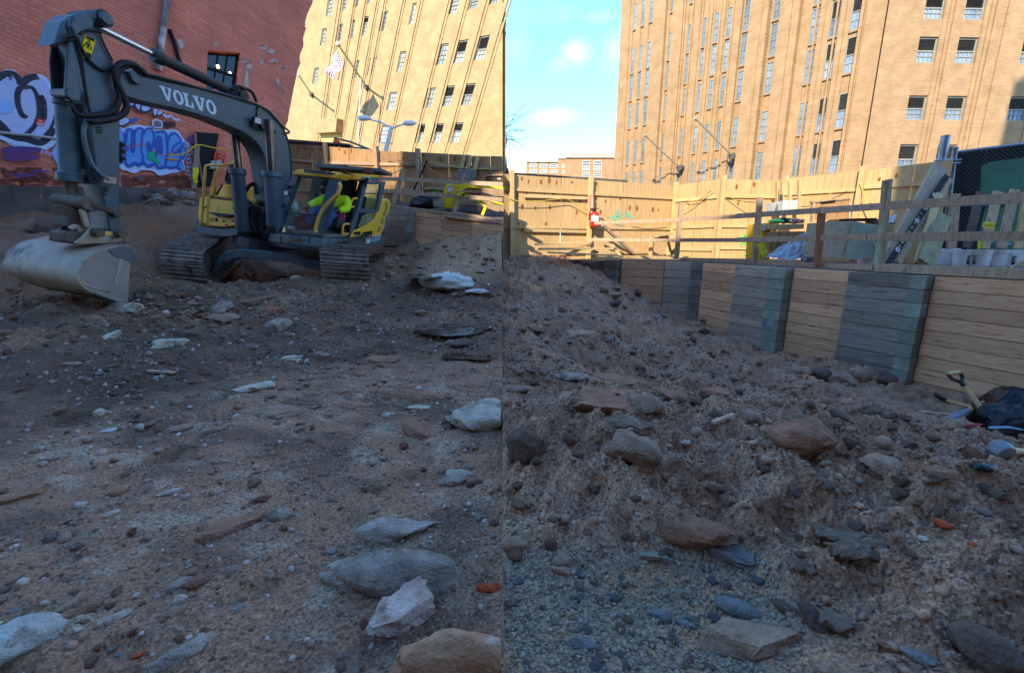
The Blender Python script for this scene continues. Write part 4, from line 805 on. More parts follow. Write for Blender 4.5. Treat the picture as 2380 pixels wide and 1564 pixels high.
sg = empty('signal_arm', W(*R3(1180, 1380), 21), 'thin dark signal mast arm reaching over the fence to a small signal head', 'traffic signal')
m = MB(); m.tube([W(*R3(x, y), 21) for x, y in ((1190, 1390), (1080, 1340), (950, 1290), (805, 1255))], .045, 6); m.build('arm', M_LOUV, sg)
m = MB(); m.tube([W(*R3(x, y), 21) for x, y in ((805, 1255), (808, 1300))], .04, 6); m.build('hanger', M_LOUV, sg)
m = MB(); m.lathe(W(*R3(825, 1302), 21) - Vector((0, 0, .12)), [(.1, 0), (.16, .05), (.16, .2), (.08, .28)], 10); m.build('signal_head', mat('signal_orange', S(226, 92, 50)), sg)
# overhead dark shed roof behind the fences
M_SHED = mat('black_shed_metal', S(52, 50, 52), S(40, 38, 40), 3, .6)
def shed(ua, va0, va1, ub, vb0, vb1, Y, label):
    t = empty('sidewalk_shed', W((ua + ub) / 2, (va1 + vb1) / 2, Y), label, 'shed')
    m = MB(); m.prism([W(ua, va0, Y), W(ub, vb0, Y), W(ub, vb1, Y), W(ua, va1, Y)], (0, 3, .0)); m.build('roof', M_SHED, t)
    m = MB(); m.bar(W(ua, va0 + 2, Y - .03), W(ub, vb0 + 1, Y - .03), .06, .06); m.build('gutter', M_LOUV, t)
    for u, v in ((ua + 20, va1), (ub - 15, vb1)):
        p = W(u, v, Y + .5); m = MB(); m.box((p.x, p.y, 1.0), (.12, 0, 0), (0, .12, 0), (0, 0, p.z - 1.0)); m.build('post', M_SHED, t)
shed(*R3(330, 1262), R3(330, 1308)[1], *R3(945, 1312), R3(945, 1342)[1], 17.0, 'long black shed roof edge behind the left plank fence')
shed(1168, R5(25, 224)[1], R5(25, 256)[1], *R5(1160, 302), R5(1160, 328)[1], 18.5, 'long black shed roof edge behind the sunlit plywood fence')
# ------------------------------------------------------------------ plywood fences
PLY = mat('plywood', S(200, 168, 118), S(182, 146, 98), 2.2, .8, bump=.12, stretch=(7, 7, .7), c3=S(150, 104, 62), c3amt=.28, c3scale=3.5, rnd=.12)
PLYO = mat('weathered_plywood', S(172, 134, 92), S(146, 110, 74), 2.2, .85, bump=.15, stretch=(7, 7, .7), c3=S(112, 80, 52), c3amt=.4, c3scale=3, rnd=.14)
LUM = mat('pale_lumber', S(204, 174, 124), S(186, 154, 106), 3, .8, bump=.2, stretch=(9, 9, 2), rnd=.12)
LUMO = mat('weathered_lumber', S(190, 160, 130), S(158, 130, 104), 3, .85, bump=.3, stretch=(9, 9, 2), rnd=.14, c3=S(100, 78, 60), c3amt=.35)
M_KNOT = mat('wood_knot', S(150, 92, 44), S(120, 74, 36), 9, .8)
def fence(label, tops, z0, seams, posts, rails, pm, lm, name='plywood_fence', base=None):
    """tops: corner pixels with depth; panels between seams are separate sheets"""
    P = [W(u, v, Y) for (u, v, Y) in tops]; t = empty(name, (P[0] + P[-1]) / 2, label, 'fence')
    def at(u):
        for i in range(len(tops) - 1):
            if u <= tops[i + 1][0] or i == len(tops) - 2:
                a, b = P[i], P[i + 1]; n = Vector((0, 0, 1)).cross(b - a).normalized(); n = n if n.y < 0 else -n
                q = hitp(u, 500, a, n); k = (Vector((q.x - a.x, q.y - a.y, 0)).length) / max(1e-6, Vector((b.x - a.x, b.y - a.y, 0)).length)
                k = k if (q - a).dot(b - a) > 0 else -k
                return Vector((q.x, q.y, a.z + (b.z - a.z) * k)), n
    zb = (lambda p: z0) if base is None else base
    rg = random.Random(len(seams))
    for u0, u1 in zip(seams[:-1], seams[1:]):
        a, n = at(u0 + .3); b, n2 = at(u1 - .3); dz_ = rg.uniform(-.02, .02)
        g = (b - a).normalized() * .006
        m = MB(); m.corners([Vector((p.x, p.y, zz)) for zz_, pp in ((0, 0), (1, 1)) for p, zz in (((a + g), zb(a) if pp == 0 else a.z + dz_), ((b - g), zb(b) if pp == 0 else b.z + dz_), ((b - g - n * .02), zb(b) if pp == 0 else b.z + dz_), ((a + g - n * .02), zb(a) if pp == 0 else a.z + dz_))])
        m.build('plywood_panel', pm, t)
    for u in posts:
        a, n = at(u); s = Vector((n.y, -n.x, 0)); m = MB(); m.box(Vector((a.x, a.y, zb(a))) + n * .055 - s * .06, s * .12, n * .12, Vector((0, 0, a.z - zb(a) + .10))); m.build('post', lm, t, bevel=.006)
    for (f0, f1, u0, u1, dd) in rails:
        us = [u0] + [x[0] for x in tops[1:-1] if u0 < x[0] < u1] + [u1]
        for ua, ub in zip(us[:-1], us[1:]):
            a, n = at(ua + .2); b, _ = at(ub - .2); ha = zb(a) + (a.z - zb(a)) * f0; hb = zb(b) + (b.z - zb(b)) * f1
            m = MB(); m.bar(Vector((a.x, a.y, ha)) + n * (.03 + dd), Vector((b.x, b.y, hb)) + n * (.03 + dd), .045, .09); m.build('rail', lm, t)
    return t, at
PX = lambda z, *xs: [z(x, 0)[0] for x in xs]
fr, fat = fence('sunlit plywood fence with posts and rails below the tan tower', [(1168, 404, 12.9), (1563, 432, 15.2), (1668, 416, 13.9), (1812, 419, 14.1), (1993, 399, 12.3), (2190, 375, 10.8)], ZT,
      [1168] + PX(R5, 555, 1108) + [1563] + PX(R5, 1775) + [1668, 1740, 1812] + PX(R6, 680) + [1993] + PX(R6, 1400) + [2190],
      PX(R5, 95, 800, 1560, 1985) + PX(R6, 345, 1000), [(.83, .83, 1170, 1561, 0), (.76, .77, 1215, 1358, .05), (.40, .41, 1168, 1560, 0), (.36, .35, 1215, 1368, .05), (.79, .78, 1568, 1664, 0), (.42, .42, 1568, 1664, 0), (.79, .79, 1672, 1808, 0), (.42, .42, 1675, 1806, 0), (.82, .80, 1815, 1990, 0), (.82, .80, 1998, 2140, 0), (.07, .08, 1168, 1560, 0), (.12, .12, 1568, 1664, 0), (.14, .14, 1672, 1808, 0)], PLY, LUM)
rg = random.Random(4)
for x, y in ((200, 285), (262, 312), (375, 318), (515, 322), (655, 318), (160, 440), (405, 452), (490, 420), (205, 540), (325, 552), (455, 545), (660, 440), (700, 590), (735, 482), (170, 700), (420, 705), (285, 730), (530, 735), (875, 455), (960, 490), (1095, 465), (915, 590), (1180, 550), (1245, 555), (1390, 565), (1440, 570), (2150, 360), (2310, 340), (2165, 505), (2185, 905), (2270, 750), (880, 330), (450, 300), (245, 405)):
    u, v = R5(x, y); a, n = fat(u); p = hitp(u, v, a, n); s = Vector((n.y, -n.x, 0)); k = rg.uniform(.6, 1.2)
    m = MB(); c = p + n * .004; q = [c + s * math.cos(i * math.pi / 5) * .045 * k + Vector((0, 0, math.sin(i * math.pi / 5) * .085 * k)) for i in range(10)]; m.add(q, [tuple(range(10))]); m.build('knot', M_KNOT, fr)
for x, y in ((1180, 470), (1320, 440), (1260, 640), (1100, 680)):
    u, v = R6(x, y); a, n = fat(u); p = hitp(u, v, a, n); s = Vector((n.y, -n.x, 0)); m = MB(); q = [p + n * .004 + s * math.cos(i * math.pi / 5) * .03 + Vector((0, 0, math.sin(i * math.pi / 5) * .06)) for i in range(10)]; m.add(q, [tuple(range(10))]); m.build('knot', M_KNOT, fr)
# spray marks
M_TEAL = mat('teal_spray', S(70, 180, 160), S(110, 190, 150), 9, .8); M_GRN = mat('bright_green_spray', S(40, 190, 80))
def fstroke(pts, z, w, mt, nm='spray_mark', par=None, off=.006):
    q = smoothpts([z(*p) for p in pts], 5, False); a, n = fat(q[0][0]); m = MB(); m.ribbon([hitp(u, v, a, n) for u, v in q], w, n, off); m.build(nm, mt, par or fr)
for pts in ([(985, 635), (1060, 632), (1110, 636)], [(1080, 570), (1060, 590), (1052, 615), (1075, 628), (1092, 605), (1070, 595)], [(1130, 600), (1160, 595), (1165, 615), (1140, 630)], [(1150, 635), (1180, 618), (1190, 636), (1215, 635)], [(1020, 655), (1080, 660)], [(1092, 650), (1097, 690), (1105, 730)], [(1350, 685), (1360, 745)], [(1090, 870), (1098, 910)]): fstroke(pts, R5, .05, M_TEAL)
for pts in ([(2185, 875), (2310, 872)], [(2215, 820), (2225, 795), (2235, 820)], [(2250, 815), (2255, 785)], [(2280, 820), (2285, 770), (2260, 800)], [(2235, 930), (2240, 950)], [(2215, 990), (2240, 975), (2240, 1005)], [(1650, 940), (1665, 920)]): fstroke(pts, R5, .05, M_GRN)
# slanting shadow bars against the fence and the planks piled at its foot
def onf(u, v, off=.1):
    a, n = fat(u); return hitp(u, v, a, n) + n * off
def lumber(pts, w, h, label, mt=None, name='plank', cat='plank'):
    m = MB(); m.bar(pts[0], pts[1], w, h); return tag(m.build(name, mt or LUM, None, bevel=.004), label, cat)
def lz(a, b, off0, off1): return (onf(*R5(*a), off0), onf(*R5(*b), off1))
for (a, b, o0, o1, w, h, lab) in (((205, 880), (690, 860), .9, .9, .10, .05, 'long pale plank on edge at the foot of the sunlit fence, topmost of the pile'), ((215, 918), (860, 915), 1.1, 1.0, .14, .06, 'pale plank lying lengthwise in the sunlit pile, below the topmost one'), ((265, 945), (900, 975), 1.3, 1.3, .12, .05, 'pale plank sloping down to the right across the front of the sunlit pile'),
                                  ((440, 965), (720, 880), 1.2, .6, .12, .06, 'short plank lying askew across the sunlit pile beside the extinguisher post'), ((640, 905), (770, 845), .9, .3, .10, .06, 'short stub leaning up against the extinguisher post'), ((700, 925), (840, 1000), .8, 1.3, .10, .06, 'short plank slanting down right of the sunlit pile'), ((640, 990), (820, 995), 1.5, 1.5, .12, .09, 'short pale block in front of the sunlit plank pile'), ((905, 885), (900, 985), .7, 1.2, .07, .07, 'short stake leaning at the right end of the sunlit plank pile'), ((930, 985), (1560, 995), 1.2, 1.0, .12, .09, 'long pale board edging the ledge below the sunlit fence')):
    p, q = lz(a, b, o0, o1); lumber((p, q), w, h, lab)
hb = empty('sawhorse', onf(*R5(1400, 985), .8), 'pale lumber trestle standing at the fence beside the pale plank pile', 'trestle')
for a, b, o0, o1, nm in (((1210, 800), (1205, 975), .9, .9, 'leg'), ((1595, 795), (1585, 985), .9, .9, 'leg'), ((1370, 800), (1365, 975), .5, .9, 'leg'), ((1205, 808), (1395, 788), .9, .9, 'top'), ((1370, 790), (1605, 798), .9, .9, 'top')):
    p, q = lz(a, b, o0, o1); m = MB(); m.bar(p, q, .10, .07); m.build(nm, LUM, hb)
m = MB(); m.prism([onf(*R5(x, y), .8) for x, y in ((1230, 830), (1360, 800), (1358, 965), (1228, 980))], fat(1480)[1] * .02); m.build('panel', PLY, hb)
for (a, b, o0, o1, lab) in (((850, 710), (1190, 960), .5, .12, 'slanting bar in place of the shadow band below the extinguisher post'), ((1385, 790), (1575, 930), .7, .15, 'slanting bar in place of the shadow band below the pale trestle')):
    p, q = lz(a, b, o0, o1); lumber((p, q), .07, .09, lab, LUMO, 'shadow_bar', 'shadow_bar')  # bars added where dark shadow bands cross the fence
# fire extinguisher on its post with a red notice strip
ex = empty('fire_extinguisher', onf(*R5(812, 728), .26), 'red fire extinguisher hanging on a sunlit fence post', 'fire extinguisher')
EXR = mat('extinguisher_red', S(206, 38, 30), S(190, 30, 26), 5, .3, spec=.5, coat=.3)
b0 = onf(*R5(812, 728), .28); hgt = (onf(*R5(812, 590), .28) - b0).length; up = Vector((0, 0, 1))
m = MB(); m.lathe(b0, [(.05, 0), (.135, .02), (.145, .05), (.145, hgt * .82), (.12, hgt * .92), (.05, hgt)], 18); m.build('cylinder', EXR, ex, smooth=True)
m = MB(); m.disc(b0 + up * (hgt + .04), up, .035, .09, 10); m.bar(b0 + up * (hgt + .08) + Vector((-.1, 0, 0)), b0 + up * (hgt + .10) + Vector((.14, 0, 0)), .03, .02); m.build('valve', M_BLACK, ex)
m = MB(); m.tube(smoothpts_ := [b0 + Vector((-.05, -.05, hgt + .08)), b0 + Vector((-.15, -.06, hgt + .02)), b0 + Vector((-.175, -.04, hgt * .7)), b0 + Vector((-.17, -.04, hgt * .45))], .018, 6); m.build('hose', M_BLACK, ex, smooth=True)
def curved_label(base, r, z0, z1, a0, a1, name, mt, par, n=8):
    m = MB(); vs = [base + Vector((math.sin(a) * r, -math.cos(a) * r, z)) for a in np.linspace(a0, a1, n + 1) for z in (z0, z1)]
    m.add(vs, [(2 * i, 2 * i + 2, 2 * i + 3, 2 * i + 1) for i in range(n)]); return m.build(name, mt, par)
curved_label(b0, .148, hgt * .38, hgt * .72, -.9, 1.0, 'paper_label', M_WHITE, ex)
curved_label(b0, .149, hgt * .12, hgt * .24, .1, .8, 'small_label', mat('orange_label', S(220, 120, 40)), ex)
nt_ = empty('fire_notice', onf(*R5(806, 560), .19), 'tall red framed notice strip on the post above the extinguisher', 'sign')
m = MB(); m.prism([onf(*R5(x, y), .182) for x, y in ((787, 445), (826, 443), (824, 568), (787, 566))], fat(1366)[1] * .006); m.build('sign_plate', mat('faded_red', S(196, 70, 60)), nt_)
m = MB(); m.prism([onf(*R5(x, y), .19) for x, y in ((794, 452), (819, 450), (817, 556), (794, 555))], fat(1366)[1] * .004); m.build('face', mat('faded_pink', S(226, 176, 150)), nt_)
# yellow cords strung along the fence
M_CORD = mat('yellow_cord', S(206, 170, 84))
def fcable(pts, z, off, r, label, mt=None):
    q = smoothpts([z(*p) for p in pts], 4, False); m = MB(); m.tube([onf(u, v, off) for u, v in q], r, 5); return tag(m.build('cord', mt or M_CORD, None, smooth='all'), label, 'cord')
fcable([(28, 455), (70, 468), (130, 492), (350, 492), (450, 480), (570, 472), (650, 510), (770, 578)], R5, .2, .012, 'yellow cord strung across the left of the sunlit fence to the extinguisher')
fcable([(810, 575), (930, 625), (1050, 660), (1200, 690), (1300, 705), (1480, 688), (1600, 640), (1680, 585), (1800, 510), (1950, 390)], R5, .2, .012, 'yellow cord sagging from the extinguisher across the fence corner')
fcable([(1720, 480), (1760, 490), (1840, 475), (1900, 440), (1960, 380)], R5, .16, .014, 'bunched yellow cord at the sunlit fence corner post')
fcable([(2025, 430), (2150, 520), (2240, 570), (2300, 600)], R5, .2, .012, 'yellow cord running down right of the fence corner post')
fcable([(2030, 425), (2200, 450), (2330, 460)], R5, .2, .010, 'thin yellow cord near the fence top right of the corner post')
fcable([(480, 640), (640, 640), (760, 615), (880, 560), (970, 520)], R6, .25, .011, 'yellow cord drooping before the pallet to the shaded fence post')
fcable([(1045, 505), (1075, 580), (1100, 680), (1130, 750), (1155, 795)], R6, .2, .014, 'yellow cord hanging down the shaded part of the plywood fence')

# ------------------------------------------------------------------ timber retaining wall of the pit
RW_O = mat('orange_planks', S(226, 176, 134), S(200, 148, 108), 2.2, .8, bump=.25, stretch=(1.2, 1.2, 16), c3=S(132, 84, 54), c3amt=.42, c3scale=2.2, rnd=.2)
RW_G = mat('grey_stained_planks', S(180, 162, 138), S(146, 132, 112), 2.4, .85, bump=.25, stretch=(1.2, 1.2, 14), c3=S(74, 72, 72), c3amt=.38, rnd=.16)
RW_D = mat('dark_grey_planks', S(150, 138, 122), S(120, 110, 98), 2.4, .85, bump=.25, stretch=(1.2, 1.2, 14), c3=S(84, 80, 76), c3amt=.42, rnd=.22)
RW_T = mat('teal_painted_plank_ends', S(146, 148, 132), S(120, 122, 108), 4, .75, bump=.25, bscale=25, c3=S(150, 166, 168), c3amt=.36, rnd=.22)
RW_TG = mat('slate_plank_ends', S(134, 126, 112), S(108, 100, 90), 4, .8, bump=.25, c3=S(130, 138, 146), c3amt=.3, rnd=.2)
rw = empty('retaining_wall', Vector((6.2, 8.6, -1.2)), 'plank retaining wall of orange and grey panels along the right edge of the pit', 'retaining wall')
def wpt(u, v=632):                         # point on the plan line of the wall in pixel column u
    best = None
    for i in range(len(WALLP) - 1):
        a, b = WALLP[i], WALLP[i + 1]; n = Vector((0, 0, 1)).cross(b - a).normalized(); q = hitp(u, v, a + Vector((0, 0, ZT)), n); k = (q - a).xy.dot((b - a).xy) / (b - a).xy.length_squared
        if -.02 <= k <= 1.02 or (i == 0 and k < 0): 
            n = n if n.x < 0 or n.y < 0 else -n
            return Vector((q.x, q.y, 0)), Vector((n.x, n.y, 0)) * (1 if n.dot(Vector((-1, -.4, 0))) > 0 else -1)
    return Vector((q.x, q.y, 0)), Vector((-.8, -.6, 0))
rg = random.Random(11)
def wall_panel(u0, u1, prot, mt, v=632, rows=9, endmt=None, uend=None):
    a, n = wpt(u0, v); b, _ = wpt(u1, v); h = .232; z = ZT - .015
    for j in range(rows):
        hh = h * rg.uniform(.92, 1.06); z0 = z - hh; d = prot + rg.uniform(-.008, .012); e = (b - a).normalized() * .004
        m = MB(); m.corners([Vector((p.x, p.y, zz)) + n * dd for zz in (z0 + .006, z - .004) for p, dd in ((a + e, d), (b - e, d), (b - e, -.10), (a + e, -.10))]); m.build('plank', mt, rw)
        if endmt:
            k = endmt; c = b; s = (b - a).normalized(); pe = Vector((c.x, c.y, 0)); dd = d + .004
            m = MB(); m.corners([Vector((p.x, p.y, zz)) for zz in (z0 + .006, z - .004) for p in (pe - s * .02 + n * dd, pe + s * uend + n * (dd - .004), pe + s * uend - n * .1, pe - s * .02 - n * .1)]); m.build('plank_end', k, rw)
        z = z0
wall_panel(1445, 1545, 0, RW_O, 606, 7)
wall_panel(1408, 1440, .1, RW_TG, 606, 5)
wall_panel(1548, 1610, .18, RW_G, 606, 8, RW_TG, .42)
wall_panel(1634, 1724, 0, RW_O, 612, 9)
wall_panel(1724, 1806, .20, RW_G, 618, 10, RW_T, .36)
wall_panel(1846, 1988, 0, RW_O, 626, 10)
wall_panel(1988, 2137, .20, RW_D, 632, 10, RW_T, .20)
wall_panel(2172, 2560, 0, RW_O, 645, 10)
# board capping the wall, guard rail posts and rails
gr_ = empty('guard_rail', Vector((6, 9, ZT)), 'weathered timber guard rail running along the top of the retaining wall', 'railing')
def rpt(z, x, y, Y): return W(*z(x, y), Y)
posts = [(R6, 190, 615, 1160, 10.9, LUMO), (R6, 705, 698, 1205, 9.2, mat('orange_stained_lumber', S(168, 104, 70), S(140, 92, 66), 4, .8, bump=.3, stretch=(9, 9, 1.5))), (R6, 1245, 475, 1215, 8.0, LUMO), (R5, 1650, 500, 1000, 12.2, LUMO)]
for z, x, y0, y1, Y, mt in posts:
    t = W(*z(x, y0), Y); bt = W(*z(x - (y1 - y0) * .09, y1), Y); m = MB(); m.bar(bt - (t - bt) * .02, t, .115, .10, Vector((0, -1, 0))); m.build('post', mt, gr_, bevel=.006)
m = MB(); t = W(*R6(1262, 470), 7.98); bt = W(*R6(1148, 1215), 7.98); m.bar(bt, t, .05, .10, Vector((0, -1, 0))); m.build('post', mat('greenish_lumber', S(166, 168, 140), S(140, 140, 116), 4, .8, stretch=(9, 9, 1.5)), gr_)
def railseg(pts, h, mt=LUMO):
    for (z0, x0, y0, Y0), (z1, x1, y1, Y1) in zip(pts[:-1], pts[1:]):
        m = MB(); m.bar(W(*z0(x0, y0), Y0), W(*z1(x1, y1), Y1), .05, h); m.build('rail', mt, gr_, bevel=.004)
railseg([(R5, 860, 688, 13.2), (R5, 1640, 660, 12.15)], .09); railseg([(R5, 1660, 652, 12.1), (R5, 2335, 618, 10.85)], .10); railseg([(R6, -10, 776, 10.8), (R6, 700, 726, 9.15)], .115); railseg([(R6, 705, 728, 9.1), (R6, 1240, 690, 7.95)], .12); railseg([(R6, 1240, 690, 7.9), (R6, 2520, 610, 6.2)], .14)
railseg([(R5, 820, 838, 13.2), (R5, 1620, 845, 12.15)], .09); railseg([(R5, 1640, 842, 12.1), (R5, 2335, 842, 10.85)], .10); railseg([(R6, 0, 972, 10.8), (R6, 700, 958, 9.15)], .115); railseg([(R6, 710, 954, 9.1), (R6, 1200, 950, 7.95)], .12); railseg([(R6, 1190, 950, 7.9), (R6, 2520, 938, 6.2)], .14)
railseg([(R5, 1640, 1018, 12.4), (R5, 2330, 1030, 10.9)], .10); railseg([(R6, 170, 1160, 10.7), (R6, 690, 1185, 9.25)], .11); railseg([(R6, 715, 1190, 9.2), (R6, 1130, 1198, 8.0)], .11); railseg([(R6, 1150, 1200, 7.95), (R6, 2520, 1262, 6.05)], .15, LUMO)

# ------------------------------------------------------------------ things kept on the ledge
def L6(x, y): u, v = R6(x, y); return WZ(u, v, ZT)
def bucket_at(p, r, h, mt, label, rim=None, group=None, band=None, lidmt=None, handle=True):
    t = empty('bucket', p, label, 'bucket', group)
    m = MB(); m.lathe(p, [(r * .84, 0), (r * .86, .01), (r * .97, h * .80), (r * 1.03, h * .81), (r * 1.03, h * .86), (r * .99, h * .87), (r * 1.0, h * .95), (r * 1.05, h * .955), (r * 1.05, h), (r * .97, h), (r * .96, h * .9), (r * .8, h * .05)], 26); m.build('pail', mt, t, smooth=True)
    if rim: m = MB(); m.lathe(p + Vector((0, 0, h * .72)), [(r * .98, 0), (r * 1.01, h * .08), (r * 1.06, h * .09), (r * 1.06, h * .13), (r * 1.02, h * .14), (r * 1.04, h * .24), (r * 1.08, h * .245), (r * 1.08, h * .3), (r * .95, h * .3)], 26); m.build('rim', rim, t, smooth=True)
    if handle:
        m = MB(); m.tube([p + Vector((math.cos(a) * r * 1.06, -abs(math.sin(a)) * r * .55 - r * .2 * 0, h * .84 - math.sin(a) * h * .30)) for a in np.linspace(0, math.pi, 9)], .006, 5); m.build('handle', M_POLE, t)
    return t
M_WPL = mat('white_plastic', S(236, 236, 236), S(222, 224, 226), 3, .35, c3=S(150, 150, 150), c3amt=.12, spec=.5)
for i, (x, y0, y1, w, lab) in enumerate(((1725, 1050, 1182, 145, 'plain white bucket with a yellow scrap, leftmost of the row under the green screen'), (1860, 1060, 1190, 140, 'white plastic bucket with black print at its right edge, second in the row'), (1992, 1060, 1193, 160, 'white plastic bucket with black print facing left, middle of the row'), (2148, 1060, 1195, 155, 'plain white plastic bucket right of the middle one in the row'), (2302, 1062, 1198, 170, 'white plastic bucket with black figure print near the right edge of the picture'))):
    u, v = R6(x, y1 - 4); p = WZ(u, v, ZT); p = Vector((p.x, p.y, ZT)); sc = (ray(u, v) * (p.y / ray(u, v).y)).length; px = p.y / FOC / ray(u, v).y
    h = (y1 - y0) * .28 * px; r = w * .5 * .28 * px * .97
    bk = bucket_at(p, r, h, M_WPL, lab)
    if i in (1, 2, 4):
        ang = math.atan2(-p.x, p.y) + {1: .55, 2: -.35, 4: -.2}[i]
        for j in range(5): curved_label(p, r * (.90 + .1 * (.60 - j * .07)), h * (.60 - j * .075), h * (.645 - j * .075), ang + .02 - .22 + (j % 2) * .05, ang + .22 - (j % 3) * .08, 'print', M_BLACK, bk, 4)
        curved_label(p, r * .925, h * .14, h * .27, ang - .12, ang + .16, 'print', M_BLACK, bk, 4)
M_GPL = mat('grey_pail', S(158, 156, 150), S(132, 130, 126), 4, .5, c3=S(110, 100, 90), c3amt=.3)
def pbucket(z, xc, y0, y1, w, mt, label, Y=None, **k):
    u, v = z(xc, y1); s = .256 if z is R5 else .28; p = WZ(u, v, ZT) if Y is None else W(u, v, Y); p.z = ZT; px = p.y / FOC / ray(u, v).y
    return bucket_at(p, w * .5 * s * px, (y1 - y0) * s * px, mt, label, **k), p, w * .5 * s * px, (y1 - y0) * s * px
pbucket(R5, 2083, 900, 1000, 145, M_GPL, 'worn grey pail on the ledge below the sunlit fence')
pbucket(R6, 600, 1085, 1172, 140, M_GPL, 'dull grey pail partly behind the orange stained post')
bk, p, r, h = pbucket(R6, 1085, 1040, 1168, 165, M_WPL, 'white bucket with red print and orange rims stacked inside behind the split post', rim=mat('orange_plastic', S(206, 84, 50), S(186, 70, 42), 4, .45))
curved_label(p, r * .945, h * .28, h * .68, -1.3, .6, 'print_band', M_RED, bk, 10)
ang = -.5
for j, (s_, dz_, hh) in enumerate((('Do it', .50, .10), ('Root', .33, .10))):
    text('lettering', s_, p + Vector((-.19, -r * .97, h * dz_)), (1, .12, 0), (0, 0, 1), h * .16, mat('yellow_print', S(230, 190, 60)) if j == 0 else M_FWH, bk, ext=.012, width=r * 1.0)
# stacks: yellow tool chest, plywood crate with CCC, tarp, sheets
M_YBOX = mat('yellow_box_paint', S(214, 176, 46), S(196, 158, 40), 4, .5, c3=S(150, 120, 50), c3amt=.2)
def slab(z, pts, Y, ext, name, mt, par=None, label=None, cat=None, bevel=0, Ys=None):
    m = MB(); P0 = W(*z(*pts[0]), Y if Ys is None else Ys[0]); nrm = Vector(ext).normalized()
    if Ys: P = [W(*z(*p), yy) for p, yy in zip(pts, Ys)]
    else: P = [W(*z(*p), Y) for p in pts]
    m.prism(P, ext); o = m.build(name, mt, par, bevel=bevel)
    return tag(o, label, cat) if par is None else o
yb = empty('tool_chest', L6(260, 1140), 'yellow painted tool chest behind the caution tape post', 'chest')
slab(R6, [(205, 835), (285, 830), (268, 1135), (185, 1140)], 11.4, (0, .7, 0), 'body', M_YBOX, yb, bevel=.01); slab(R6, [(212, 845), (262, 842), (258, 890), (210, 893)], 11.39, (0, -.006, 0), 'sticker', M_WHITE, yb)
cr = empty('crate', L6(410, 1130), 'plywood crate sprayed with green letters CCC under a pale tarp', 'crate')
slab(R6, [(275, 905), (560, 900), (548, 1060), (258, 1065)], 11.2, (0, .6, 0), 'body', PLYO, cr, bevel=.006)
slab(R6, [(270, 845), (556, 838), (552, 880), (272, 888)], 11.18, (0, .62, 0), 'lid', LUM, cr, bevel=.006); slab(R6, [(262, 1065), (545, 1060), (543, 1085), (260, 1090)], 11.18, (0, .6, 0), 'base_board', LUM, cr)
text('lettering', 'CCC', W(*R6(268, 1042), 11.17), (1, 0, 0), (.05, 0, 1), .12, mat('dark_green_spray', S(60, 120, 70)), cr, ext=.012, width=.25)
slab(R6, [(415, 790), (560, 800), (556, 832), (408, 828)], 11.35, (0, .4, 0), 'battery_case', mat('printed_carton', S(60, 50, 56), S(196, 170, 160), 14, .6, lo=.48, hi=.52), None, 'dark carton with white and red print on top of the plywood crate', 'carton')
tg_ = empty('cloth_bundle', W(*R6(350, 825), 11.4), 'green cloth bundle lying on the yellow chest beside the carton', 'cloth')
m = MB(); m.lathe(W(*R6(320, 832), 11.4), [(.10, 0), (.2, .03), (.17, .07), (.05, .10)], 10); m.build('fold', mat('green_cloth', S(80, 190, 100)), tg_, smooth=True); m = MB(); m.lathe(W(*R6(375, 830), 11.4), [(.1, 0), (.14, .05), (.08, .12), (.02, .13)], 9); m.build('fold', M_BLACK, tg_, smooth=True)
# tarp: a crumpled sheet sliding off the crate
def crumple(grid, amp, seed, name, mt, label, cat, sub=1, smooth='all', n=18, thick=0):
    r = np.random.RandomState(seed); a, b, c, d = [Vector(p) for p in grid]; m = MB(); vs = []
    nn = (b - a).cross(d - a).normalized()
    for i in range(n + 1):
        for j in range(n + 1):
            s, t = i / n, j / n; p = a.lerp(b, s).lerp(d.lerp(c, s), t)
            w = abs(perlin(np.array([s * 4.3 + seed]), np.array([t * 3.1 + s * 2]), seed)[0]) + .5 * abs(perlin(np.array([s * 11.0]), np.array([t * 9.0]), seed + 2)[0])
            vs.append(p + nn * (w - .25) * amp + Vector((r.uniform(-1, 1), r.uniform(-1, 1), r.uniform(-1, 1))) * amp * .05)
    m.add(vs, [(i * (n + 1) + j, (i + 1) * (n + 1) + j, (i + 1) * (n + 1) + j + 1, i * (n + 1) + j + 1) for i in range(n) for j in range(n)])
    o = m.build(name, mt, None, smooth='all')
    return tag(o, label, cat)
M_TARP = mat('grey_tarp', S(186, 188, 192), S(160, 164, 172), 3, .5)
crumple([W(*R6(228, 1120), 10.6), W(*R6(600, 1150), 10.5), W(*R6(572, 905), 11.1), W(*R6(420, 990), 11.1)], .22, 3, 'tarp', M_TARP, 'pale crumpled tarp spilling off the plywood crate onto the ledge', 'tarp')
M_SHEET = mat('old_plywood_sheet', S(166, 138, 106), S(146, 118, 88), 3, .85, bump=.2, stretch=(3, 3, 3), rnd=.1)
slab(R6, [(580, 835), (945, 815), (885, 1130), (545, 1110)], None, (.05, .03, 0), 'plywood_sheet', M_SHEET, None, 'tan plywood sheet leaning on the ledge behind the orange stained post', 'plywood', Ys=(10.8, 10.5, 9.9, 10.2))
slab(R6, [(955, 815), (1160, 850), (1130, 1130), (885, 1130)], None, (.05, .03, 0), 'plywood_sheet', mat('green_grey_sheet', S(138, 134, 108), S(118, 116, 96), 3, .85, bump=.2), None, 'greenish plywood sheet leaning left of the split railing post', 'plywood', Ys=(10.4, 10.1, 9.6, 9.8))
slab(R6, [(1150, 850), (1310, 850), (1300, 905), (1150, 905)], 10.2, (0, .5, 0), 'board_stack', LUMO, None, 'low stack of weathered boards right of the greenish sheet', 'boards')
